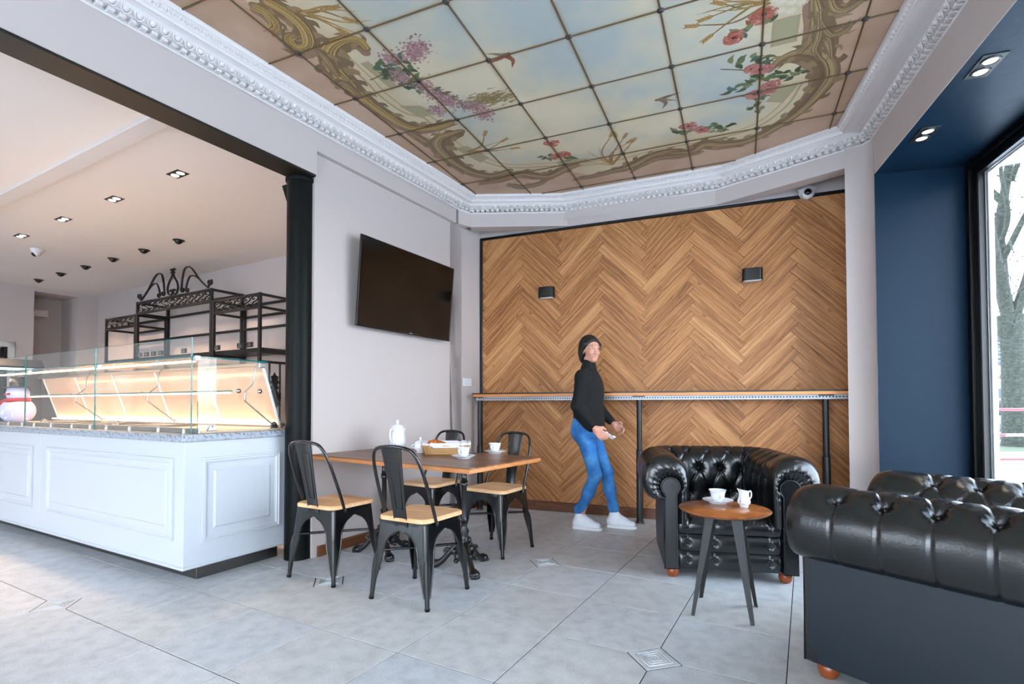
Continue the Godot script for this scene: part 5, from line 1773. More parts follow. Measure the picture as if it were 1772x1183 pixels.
func build_rack():
	var U0 := -7.24
	var V0 := 3.77
	var o := thing("iron_rack", "black wrought iron bakery rack with scrolled crest against the back wall", "rack", R(U0, V0), -PHI)
	var D := -0.40
	var secs := [[-1.83, -0.955, 2.37, "left"], [-0.94, 0.87, 2.535, "mid"], [0.885, 1.82, 2.38, "right"]]
	var t := 0.034
	for s in secs:
		var a: float = s[0]
		var b: float = s[1]
		var top: float = s[2]
		for x in [a + t / 2, b - t / 2]:
			for z in [0.0, D]: part(o, "post", bx(Vector3(t, top, t), 0.002, Vector3(x, top / 2, z)), M.black_iron)
		for y in [top - t / 2, top - 0.165]:
			part(o, "front_rail", bx(Vector3(b - a - 2 * t, t * 0.85, t * 0.85), 0.002, Vector3((a + b) / 2, y, 0)), M.black_iron)
		for y in [top - t / 2, top - 0.165, 2.06, 1.74]:
			part(o, "back_rail", bx(Vector3(b - a - 2 * t, t * 0.85, t * 0.85), 0.002, Vector3((a + b) / 2, y, D)), M.black_iron)
		for x in [a + t / 2, b - t / 2]:
			for y in [top - t / 2, top - 0.165, 1.70, 1.585]: part(o, "side_rail", bx(Vector3(t * 0.85, t * 0.85, -D - t), 0.002, Vector3(x, y, D / 2)), M.black_iron)
		part(o, "shelf", bx(Vector3(b - a, 0.045, 0.37), 0.003, Vector3((a + b) / 2, 1.725, D / 2 + 0.005)), M.black_iron)
		part(o, "lower_shelf", bx(Vector3(b - a, 0.035, 0.37), 0.003, Vector3((a + b) / 2, 0.85, D / 2 + 0.005)), M.black_iron)
		# band of running scrolls under the top rail
		var n := int(round((b - a) / 0.15))
		var st := (b - a - 2 * t) / n
		for k in n:
			var m := Mb.new()
			scroll_bar(m, s_scroll(a + t + (k + 0.5) * st, top - 0.091, st * 1.55, 0.118, 1.0 if s[3] == "left" or (s[3] == "mid" and k < n / 2) else -1.0), 0.0065)
			part(o, "scroll", m, M.black_iron)
	# crest: leaning scrolls either side of a lyre
	var base := 2.535
	for sd in [-1.0, 1.0]:
		var out := PackedVector2Array()
		out.append_array(spiral(Vector2(-0.035 - 0.80, base + 0.085), 0.018, 0.052, 1.2, -0.75, 10))
		out.append_array(crv2(pv([-0.80, base + 0.015, -0.62, base + 0.14, -0.46, base + 0.29, -0.36, base + 0.335, -0.27, base + 0.31, -0.225, base + 0.20, -0.205, base + 0.08]), 5))
		out.append_array(spiral(Vector2(-0.235, base + 0.055), 0.040, 0.016, 0.2, -0.8, 10))
		var m := Mb.new()
		var p2 := PackedVector2Array()
		for q in out: p2.append(Vector2(q.x * -sd - 0.03, q.y))
		scroll_bar(m, p2, 0.0095)
		part(o, "crest_scroll", m, M.black_iron)
		var m3 := Mb.new()
		var q3 := PackedVector2Array()
		for q in crv2(pv([-0.60, base + 0.15, -0.50, base + 0.20, -0.40, base + 0.205, -0.34, base + 0.13, -0.31, base + 0.05]), 5): q3.append(Vector2(q.x * -sd - 0.03, q.y))
		for q in spiral(Vector2(-0.345, base + 0.04), 0.036, 0.015, 0.3, -0.8, 10): q3.append(Vector2(q.x * -sd - 0.03, q.y))
		scroll_bar(m3, q3, 0.0085)
		part(o, "crest_scroll", m3, M.black_iron)
		var m2 := Mb.new()
		var q2 := PackedVector2Array()
		for q in spiral(Vector2(0.034, base + 0.335), 0.014, 0.030, 0.0, 0.8, 9): q2.append(Vector2(q.x * sd - 0.03, q.y))
		for q in crv2(pv([0.008, base + 0.305, 0.02, base + 0.26, 0.10, base + 0.17, 0.125, base + 0.10, 0.10, base + 0.03, 0.05, base + 0.012]), 5): q2.append(Vector2(q.x * sd - 0.03, q.y))
		for q in spiral(Vector2(0.040, base + 0.055), 0.045, 0.016, -1.3, -0.8, 10): q2.append(Vector2(q.x * sd - 0.03, q.y))
		scroll_bar(m2, q2, 0.0095)
		part(o, "crest_lyre", m2, M.black_iron)
	# side panel with a leafy finial, towards the column
	for z in [-0.13, -0.27]: part(o, "side_bar", bx(Vector3(0.018, 0.70, 0.018), 0.002, Vector3(1.80, 1.225, z)), M.black_iron)
	var fl := Mb.new()
	var leafp := pv([0.0, 0.42, 0.018, 0.385, 0.05, 0.37, 0.04, 0.33, 0.062, 0.30, 0.035, 0.275, 0.055, 0.235, 0.03, 0.21, 0.06, 0.16, 0.085, 0.18, 0.082, 0.09, 0.05, 0.10, 0.055, 0.03, 0.02, 0.0])
	var both := PackedVector2Array()
	for q in leafp: both.append(q)
	for k in range(leafp.size() - 1, 0, -1): both.append(Vector2(-leafp[k].x, leafp[k].y))
	fl.prism(both, -0.008, 0.008, 0.003, "xy")
	part(o, "finial", fl, M.black_iron, Transform3D(Basis(Vector3.UP, PI / 2), Vector3(1.80, 1.05, -0.20)))
	# little black price holders along the shelf edge
	for k in 12:
		var x: float = [-1.66, -1.5, -1.34, -1.18, -0.8, -0.62, -0.44, -0.26, 0.30, 1.02, 1.48, 1.66][k]
		var y: float = 2.235 if k < 4 else 1.775
		var tg := thing("price_holder", "small black price card holder on the iron rack's rail", "price holder", R(U0 + x, V0 - 0.0, y - 0.022 if k >= 4 else y - 0.018), -PHI, "price holders on the iron rack")
		part(tg, "card", bx(Vector3(0.12, 0.06, 0.012), 0.003, Vector3(0, 0.03, 0.024)), M.tag_black)
		var tx := Mb.new()
		for r in 3: tx.box(Vector3(-0.01 + 0.01 * (r % 2), 0.015 + r * 0.015, 0.0305), Vector3(0.07 - 0.015 * r, 0.003, 0.001))
		part(tg, "chalk_marks", tx, M.chalk)

# ---------------------------------------------------------------- metal chairs with wooden seats
func make_chair(label: String, at: Vector3, yaw: float) -> Node3D:
	var o := thing("metal_chair", label, "chair", at, yaw, "black metal chairs at the wooden table")
	# seat board; the chair looks towards -z, its back stands at +z
	var sb := Mb.new()
	var outline := PackedVector2Array()
	for p in rrect(0.365, 0.36, 0.055, 6): outline.append(Vector2(p.x * (1.0 - 0.06 * p.y / 0.18), p.y))
	sb.prism(outline, 0.448, 0.471, 0.007)
	sb.uvmap(func(p, _n): return Vector2(p.x * 1.1 + 0.3, 0.5 + p.z * 1.25))
	part(o, "seat", sb, M.pale_seat_wood)
	var ap := Mb.new()
	var inner := PackedVector2Array()
	for p in rrect(0.340, 0.338, 0.05, 5): inner.append(Vector2(p.x * (1.0 - 0.06 * p.y / 0.18), p.y))
	ap.prism(inner, 0.418, 0.449, 0.0)
	part(o, "apron", ap, M.chair_black)
	for sx in [-1.0, 1.0]:
		for sz in [-1.0, 1.0]:
			var ys := []
			for k in 9: ys.append(0.447 - k * 0.0072)
			for k in 9: ys.append(0.386 - 0.012 * k - 0.001 * k * k * 0.3)
			for k in 7: ys.append(0.26 - 0.033 * k)
			var sec := func(y: float) -> Array:
				var c := Vector2(sx * lerpf(0.206, 0.168, clampf(y / 0.44, 0, 1)), sz * lerpf(0.202, 0.168, clampf(y / 0.44, 0, 1)))
				var f := 0.168
				f = absf(c.x)
				if y < 0.392: f = absf(c.x) - 0.122 * sqrt(maxf(0.0, 1.0 - pow((y - 0.255) / 0.137, 2))) if y > 0.255 else 0.065 - 0.043 * (0.255 - y) / 0.195
				return [c, f]
			var lg := Mb.new()
			lg.grid(ys.size(), 9, func(i, j):
				var e: Array = sec.call(ys[i])
				var c: Vector2 = e[0]
				var f: float = e[1]
				var r := minf(0.024, f * 0.6)
				var q: Vector2
				if j == 0: q = Vector2(c.x - sx * f, c.y)
				elif j == 8: q = Vector2(c.x, c.y - sz * f)
				else:
					var a = PI / 2 * (j - 1) / 6.0
					q = Vector2(c.x - sx * r + sx * r * sin(a), c.y - sz * r + sz * r * cos(a))
				return Vector3(q.x, ys[i], q.y), sx * sz)
			# pressed rib and tube foot
			var c0: Vector2 = sec.call(0.27)[0]
			var c1: Vector2 = sec.call(0.0)[0]
			var inn := Vector2(sx, sz) * 0.010
			var ax := PackedVector3Array()
			var rad := PackedFloat32Array()
			for k in 12:
				var y := 0.275 - k * 0.025
				var cc: Vector2 = sec.call(y)[0]
				ax.append(Vector3(cc.x - inn.x, y, cc.y - inn.y))
				rad.append([0.004, 0.0125, 0.0165, 0.018, 0.018, 0.0175, 0.0165, 0.0155, 0.0145, 0.0135, 0.013, 0.013][k])
			lg.tube(ax, rad, 10)
			# beaded rim up both edges
			for w in 2:
				var rim := PackedVector3Array()
				for y in ys:
					if y > 0.392: continue
					var e: Array = sec.call(y)
					var c: Vector2 = e[0]
					rim.append(Vector3(c.x - sx * e[1], y, c.y) if w == 0 else Vector3(c.x, y, c.y - sz * e[1]))
				lg.tube(rim, 0.0042, 6)
			var leg := part(o, "leg", lg, M.chair_black)
			var ft := Mb.new()
			var d := Vector3(c1.x - inn.x, 0, c1.y - inn.y)
			ft.lathe(pv([0.0, 0.016, 0.0145, 0.016, 0.0145, 0.003, 0.012, 0.0, 0.0, 0.0]), 12)
			part(leg, "foot_cap", ft, M.plastic_black, Transform3D(Basis.IDENTITY, d))
	# crossed flat braces under the seat
	for s in [-1.0, 1.0]:
		var b := Mb.new()
		b.tube(PackedVector3Array([Vector3(-0.172, 0.272 + 0.003 * s, -0.172 * s), Vector3(0.172, 0.272 + 0.003 * s, 0.172 * s)]), 0.0085, 4, true, false, 0.5, Vector3.UP)
		var br := part(o, "brace", b, M.chair_black)
		for f in [-0.09, 0.09]:
			var sl := bx(Vector3(0.05, 0.014, 0.018), 0.003)
			part(br, "sleeve", sl, M.chair_black, Transform3D(Basis(Vector3.UP, -PI / 4 * s), Vector3(f, 0.270, f * s)))
	# hoop of the back
	var hp := crv([Vector3(0.178, 0.425, 0.085), Vector3(0.179, 0.50, 0.112), Vector3(0.176, 0.62, 0.158), Vector3(0.166, 0.74, 0.203), Vector3(0.146, 0.815, 0.232), Vector3(0.105, 0.853, 0.246), Vector3(0.0, 0.865, 0.251), Vector3(-0.105, 0.853, 0.246), Vector3(-0.146, 0.815, 0.232), Vector3(-0.166, 0.74, 0.203), Vector3(-0.176, 0.62, 0.158), Vector3(-0.179, 0.50, 0.112), Vector3(-0.178, 0.425, 0.085)], 5)
	var h := part(o, "back_hoop", rod(hp, 0.0098, 10), M.chair_black)
	for s in [-1, 1]: part(h, "bolt", Mb.new().ball(Vector3(s * 0.187, 0.44, 0.088), Vector3(0.004, 0.007, 0.007), 8, 5), M.steel_dull)
	# pressed splat with a raised rectangular bead
	var lean := Basis(Vector3.RIGHT, atan2(0.085, 0.45))
	var sp := Mb.new()
	var side := PackedVector2Array()
	for k in 11:
		var f := k / 10.0
		side.append(Vector2(0.043 + 0.026 * f * f, f * 0.458))
	var pl := PackedVector2Array()
	for q in side: pl.append(q)
	for k in range(10, -1, -1): pl.append(Vector2(-side[k].x, side[k].y))
	sp.grid(11, 9, func(i, j):
		var x: float = side[i].x * (j / 4.0 - 1.0)
		return Vector3(x, side[i].y, 0.010 * (x / 0.07) * (x / 0.07)), 1.0)
	sp.grid(11, 9, func(i, j):
		var x: float = side[i].x * (j / 4.0 - 1.0)
		return Vector3(x, side[i].y, -0.003 + 0.010 * (x / 0.07) * (x / 0.07)), -1.0)
	for s in [-1.0, 1.0]:
		var e := PackedVector3Array()
		for q in side: e.append(Vector3(s * q.x, q.y, 0.010 * (q.x / 0.07) * (q.x / 0.07) - 0.0015))
		sp.tube(e, 0.0035, 6)
	var sxf := Transform3D(lean, Vector3(0, 0.412, 0.166))
	var spl := part(o, "splat", sp, M.chair_black, sxf)
	var bead := PackedVector3Array()
	for q in rrect(0.056, 0.285, 0.008, 3): bead.append(Vector3(q.x * (1.0 + 0.5 * (q.y / 0.28)), 0.245 + q.y, 0.002))
	var bm := Mb.new()
	bm.tube(bead, 0.0036, 6, false, true)
	part(spl, "bead", bm, M.chair_black)
	return o

func build_chairs():
	var a := make_chair("black metal chair with a wooden seat, nearest the iron column", R(-2.668, 2.398), -PHI + 0.02)
	var b := copy_of(a, "black metal chair with a wooden seat, front one nearest the viewer")
	b.position = R(-1.948, 2.385)
	b.rotation.y = -PHI + 0.02
	var c := copy_of(a, "black metal chair behind the table, between the basket and the wall")
	c.position = R(-2.655, 3.39)
	c.rotation.y = -PHI + PI - 0.08
	var d := copy_of(a, "black metal chair at the table's right end, before the oak wall")
	d.position = R(-2.045, 3.40)
	d.rotation.y = -PHI + PI - 0.10

# ---------------------------------------------------------------- cafe table
func build_table():
	var o := thing("cafe_table", "rectangular walnut cafe table on black cast iron feet", "table", R(-2.312, 2.852), -PHI - 0.082)
	var top := Mb.new()
	top.prism(rrect(1.445, 0.765, 0.012, 2), 0.728, 0.737, 0.003)
	top.uvmap(func(p, _n): return Vector2(p.x * 0.62 + 0.2, (floor((p.z + 0.39) / 0.13) + 0.5) / 4.0 + fmod(p.z + 0.39, 0.13) / 0.13 * 0.24))
	part(o, "tabletop", top, M.walnut_top)
	var ed := Mb.new()
	for q in [[0.712, 0.7285, 1.452, 0.772], [0.704, 0.7125, 1.436, 0.756]]:
		ed.prism(rrect(q[2], q[3], 0.012, 2), q[0], q[1], 0.003)
	part(o, "edge_band", ed, M.edge_wood, Transform3D.IDENTITY, "paler moulded table edge")
	for c in [R(-1.985, 2.88), R(-2.705, 2.893)]:
		var l: Vector3 = o.transform.affine_inverse() * c
		var p := Mb.new()
		p.lathe(pv([0.0, 0.704, 0.07, 0.704, 0.07, 0.694, 0.030, 0.688, 0.019, 0.675, 0.017, 0.62, 0.020, 0.585, 0.029, 0.578, 0.020, 0.570, 0.026, 0.556, 0.018, 0.545, 0.0165, 0.34, 0.022, 0.325, 0.030, 0.315, 0.022, 0.305, 0.020, 0.28, 0.034, 0.25, 0.026, 0.225, 0.034, 0.20, 0.046, 0.165, 0.030, 0.14, 0.026, 0.10, 0.0, 0.095]), 18)
		# beaded ornament round the stem
		for k in 18:
			var a := TAU * k / 9
			p.ball(Vector3(cos(a) * 0.042, 0.165 + 0.03 * (k / 9), sin(a) * 0.042), Vector3(0.010, 0.014, 0.010), 8, 5)
		var ped := part(o, "pedestal", p, M.cast_iron, Transform3D(Basis.IDENTITY, l))
		for k in 3:
			var ang: float = [201.0, 84.0, -37.0][k]
			var dir := R(cos(deg_to_rad(ang)), sin(deg_to_rad(ang)))
			dir = o.transform.basis.inverse() * dir
			var m := Mb.new()
			var nn := dir
			var path := crv([nn * 0.012 + Vector3(0, 0.165, 0), nn * 0.055 + Vector3(0, 0.150, 0), nn * 0.105 + Vector3(0, 0.098, 0), nn * 0.155 + Vector3(0, 0.045, 0), nn * 0.20 + Vector3(0, 0.026, 0)], 5)
			m.tube(path, PackedFloat32Array(range(21).map(func(i): return 0.030 - 0.012 * sin(PI * i / 22.0) + (0.004 if i > 17 else 0.0))), 10)
			# paw with toes, scroll on the knee
			var sd := nn.cross(Vector3.UP)
			m.ball(nn * 0.205 + Vector3(0, 0.026, 0), Vector3(0.036, 0.026, 0.036), 12, 8)
			for t in [-1.0, 0.0, 1.0]: m.ball(nn * (0.232 - 0.008 * absf(t)) + sd * t * 0.018 + Vector3(0, 0.014, 0), Vector3(0.015, 0.014, 0.015), 8, 6)
			m.tube(crv([nn * 0.09 + Vector3(0, 0.118, 0), nn * 0.115 + Vector3(0, 0.130, 0), nn * 0.135 + Vector3(0, 0.115, 0), nn * 0.12 + Vector3(0, 0.103, 0)], 4), 0.010, 7)
			m.ball(nn * 0.065 + Vector3(0, 0.115, 0), Vector3(0.026, 0.03, 0.026), 10, 7)
			part(ped, "claw_leg", m, M.cast_iron)
			var mk := Mb.new()
			var md := (nn + sd * 1.7).normalized()
			mk.ball(md * 0.062 + Vector3(0, 0.095, 0), Vector3(0.024, 0.034, 0.024), 10, 8)
			mk.ball(md * 0.078 + Vector3(0, 0.072, 0), Vector3(0.018, 0.016, 0.018), 8, 6)
			for t in [-1.0, 1.0]: mk.ball(md * 0.07 + md.cross(Vector3.UP) * t * 0.018 + Vector3(0, 0.112, 0), Vector3(0.010, 0.010, 0.010), 8, 5)
			part(ped, "mask_ornament", mk, M.cast_iron)

# ---------------------------------------------------------------- china, basket
func ring_handle(c: Vector3, rx: float, ry: float, r: float, dir: Vector3) -> Mb:
	var pts := []
	for k in 9:
		var a := -PI * 0.5 + PI * k / 8.0
		pts.append(c + dir * (cos(a) * rx) + Vector3(0, sin(a) * ry, 0))
	return rod(crv(pts, 3), r, 7)

func cup_set(label: String, slabel: String, at: Vector3, yaw: float, handle: Vector3):
	var s := thing("saucer", slabel, "saucer", at, yaw, "white china saucers")
	part(s, "plate", Mb.new().lathe(pv([0.0, 0.0, 0.046, 0.0, 0.048, 0.004, 0.050, 0.006, 0.080, 0.017, 0.081, 0.0195, 0.078, 0.0195, 0.048, 0.009, 0.030, 0.0075, 0.0, 0.0075]), 36), M.china)
	var c := thing("cup", label, "cup", at + Vector3(0, 0.0078, 0), yaw, "white china cups")
	var b := Mb.new()
	b.lathe(pv([0.0, 0.0, 0.022, 0.0, 0.024, 0.004, 0.024, 0.007, 0.030, 0.012, 0.035, 0.024, 0.0375, 0.042, 0.042, 0.058, 0.0465, 0.0635, 0.0470, 0.0645, 0.0452, 0.0640, 0.040, 0.057, 0.035, 0.040, 0.032, 0.024, 0.022, 0.012, 0.0, 0.010]), 40)
	part(c, "bowl", b, M.china_printed)
	part(c, "handle", ring_handle(Vector3(0, 0.038, 0) + handle * 0.036, 0.024, 0.017, 0.0035, handle), M.china)

func build_tableware():
	var TY := 0.737
	cup_set("white teacup with a small flower spray, beside the bread basket", "white saucer under the teacup beside the bread basket", R(-1.965, 2.845, TY), 0.9, Vector3(-1, 0, 0.2).normalized())
	cup_set("white teacup at the table's far right corner before the black chair", "white saucer at the table's far right corner", R(-1.965, 3.245, TY), 2.4, Vector3(-0.3, 0, -1).normalized())
	# tall coffee pot
	var p := thing("coffee_pot", "tall white china coffee pot with a pointed lid, near the wall", "coffee pot", R(-2.70, 3.03, TY), 1.2)
	var fl := func(q, a, _p): return Vector3(q.x * (1.0 + 0.035 * cos(a * 10.0)), q.y, q.z * (1.0 + 0.035 * cos(a * 10.0)))
	part(p, "body", Mb.new().lathe(pv([0.0, 0.0, 0.046, 0.0, 0.048, 0.006, 0.044, 0.012, 0.060, 0.035, 0.064, 0.06, 0.058, 0.10, 0.051, 0.145, 0.0495, 0.165, 0.052, 0.178, 0.054, 0.182, 0.048, 0.183, 0.0, 0.183]), 40, fl), M.china_printed)
	var ld := part(p, "lid", Mb.new().lathe(pv([0.050, 0.182, 0.046, 0.190, 0.030, 0.200, 0.012, 0.204, 0.007, 0.210, 0.011, 0.216, 0.012, 0.222, 0.006, 0.232, 0.002, 0.240, 0.0, 0.241]), 30), M.china)
	part(p, "spout", rod(crv([Vector3(0.052, 0.055, 0), Vector3(0.082, 0.085, 0), Vector3(0.082, 0.13, 0), Vector3(0.098, 0.172, 0)], 5), PackedFloat32Array(range(16).map(func(i): return 0.017 - 0.0007 * i)), 10), M.china)
	part(p, "handle", rod(crv([Vector3(-0.050, 0.160, 0), Vector3(-0.088, 0.168, 0), Vector3(-0.102, 0.125, 0), Vector3(-0.085, 0.075, 0), Vector3(-0.058, 0.055, 0)], 5), 0.006, 8), M.china)
	# sugar bowl
	var s := thing("sugar_bowl", "white two-handled china sugar bowl with lid beside the basket", "sugar bowl", R(-2.47, 3.02, TY), 0.4)
	part(s, "body", Mb.new().lathe(pv([0.0, 0.0, 0.030, 0.0, 0.032, 0.005, 0.027, 0.010, 0.045, 0.028, 0.048, 0.042, 0.043, 0.060, 0.042, 0.068, 0.044, 0.071, 0.0, 0.071]), 36), M.china_printed)
	part(s, "lid", Mb.new().lathe(pv([0.043, 0.071, 0.038, 0.080, 0.022, 0.088, 0.008, 0.090, 0.005, 0.095, 0.009, 0.101, 0.006, 0.110, 0.0, 0.114]), 30), M.china)
	for sd in [-1.0, 1.0]: part(s, "handle", ring_handle(Vector3(sd * 0.043, 0.048, 0), 0.022, 0.014, 0.0035, Vector3(sd, 0, 0)), M.china)
	# wicker basket: woven strands round upright stakes, a white cloth inside
	var by := -PHI + deg_to_rad(36.87)
	var k := thing("bread_basket", "oblong wicker bread basket lined with a white cloth", "basket", R(-2.262, 3.05, TY), by)
	var bw := 0.29
	var bd := 0.205
	var wv := Mb.new()
	for row in 9:
		var y := 0.006 + row * 0.0072
		var gr := 1.0 + 0.16 * row / 8.0
		var path := PackedVector3Array()
		var rc := rrect(bw * gr, bd * gr, 0.045, 7)
		for i in rc.size():
			for h in 2:
				var q: Vector2 = rc[i].lerp(rc[(i + 1) % rc.size()], h * 0.5)
				var nrm := q.normalized() * (0.0028 if (i * 2 + h + row) % 2 else -0.0028)
				path.append(Vector3(q.x + nrm.x, y, q.y + nrm.y))
		wv.tube(path, 0.0042, 6, false, true)
	stuff(part(k, "woven_strands", wv, M.wicker))
	var bot := Mb.new()
	bot.prism(rrect(bw * 0.98, bd * 0.98, 0.045, 6), 0.001, 0.006, 0.001)
	part(k, "basket_floor", bot, M.wicker)
	for i in 40:
		var a := TAU * i / 40
		var q := Vector2(cos(a), sin(a))
		var m := maxf(absf(q.x) / (bw / 2), absf(q.y) / (bd / 2))
		q = q / m * 0.955
		part(k, "stake", rod(PackedVector3Array([Vector3(q.x, 0.002, q.y), Vector3(q.x * 1.15, 0.068, q.y * 1.15)]), 0.0032, 5), M.wicker)
	var cl := Mb.new()
	var rr := rrect(1.0, 1.0, 0.25, 9)
	cl.grid(9, rr.size(), func(i, j):
		var q: Vector2 = rr[j]
		var w := 0.006 * sin(j * 1.35) + 0.004 * sin(j * 2.9 + 1.0)
		var g: float = [0.55, 0.82, 0.98, 1.08, 1.15, 1.20, 1.215, 1.20, 1.185][i]
		var y: float = [0.030, 0.030, 0.048, 0.068, 0.082, 0.082, 0.073, 0.058, 0.048 + w * 1.3][i]
		return Vector3(q.x * bw * g + q.x * w * 1.5, y + w * (0.4 if i < 4 else 0.8), q.y * bd * g + q.y * w * 1.5), -1.0, false, true)
	cl.prism(rrect(bw * 0.56, bd * 0.56, 0.03, 4), 0.028, 0.031)
	solo("basket_cloth", "white linen cloth folded over the rim of the bread basket", "cloth", cl, M.linen, R(-2.262, 3.05, TY), by)
	for n in 2:
		var at := R(-2.262, 3.05, TY + 0.064)
		var xf := Basis(Vector3.UP, by)
		var cr := Mb.new()
		var pts := []
		for i in 13:
			var a := PI * (0.12 + 0.76 * i / 12.0)
			pts.append(Vector3(cos(a) * 0.058, 0, -sin(a) * 0.042 + 0.02))
		var path := crv(pts, 3)
		var rad := PackedFloat32Array()
		for i in path.size():
			var f := float(i) / (path.size() - 1)
			rad.append((0.007 + 0.019 * sin(PI * f)) * (0.80 + 0.26 * absf(sin(f * PI * 4.5))))
		cr.tube(path, rad, 10)
		solo("croissant", ["golden croissant on top of the basket's white cloth, left", "golden croissant half hidden behind the first in the basket"][n], "croissant", cr, M.pastry, at + xf * Vector3([-0.075, -0.02][n], [0.012, 0.0][n], [0.01, -0.035][n]), by + [0.3, 2.2][n], "croissants in the basket")
	# on the round table
	cup_set("white teacup with flower print on the round coffee table", "white saucer on the round coffee table", Vector3(1.165, 0.54, -2.925), -0.9, Vector3(-0.7, 0, -0.7))
	var j := thing("milk_jug", "small white china milk jug on the round coffee table", "jug", Vector3(1.262, 0.54, -2.815), 0.0)
	var lip := func(q, a, pp):
		var lf: float = clampf((pp.y - 0.066) / 0.022, 0, 1) * pow(maxf(0.0, cos(a - PI)), 3.0)
		return Vector3(q.x * (1.0 + 0.42 * lf), q.y + 0.012 * lf - 0.006 * clampf((pp.y - 0.066) / 0.022, 0, 1) * maxf(0.0, cos(a)), q.z)
	part(j, "body", Mb.new().lathe(pv([0.0, 0.0, 0.021, 0.0, 0.023, 0.004, 0.021, 0.008, 0.031, 0.018, 0.0335, 0.028, 0.030, 0.040, 0.0255, 0.055, 0.025, 0.072, 0.028, 0.086, 0.029, 0.088, 0.0265, 0.087, 0.023, 0.072, 0.024, 0.05, 0.0, 0.02]), 36, lip), M.china_printed, Transform3D(Basis(Vector3.UP, 0.25), Vector3.ZERO))
	part(j, "handle", rod(crv([Vector3(0.024, 0.074, 0), Vector3(0.040, 0.082, 0), Vector3(0.047, 0.066, 0), Vector3(0.042, 0.045, 0), Vector3(0.030, 0.036, 0)], 5), 0.0036, 7), M.china, Transform3D(Basis(Vector3.UP, 0.25), Vector3.ZERO))

# ---------------------------------------------------------------- tufted leather armchairs
var arm_prof := PackedVector2Array()

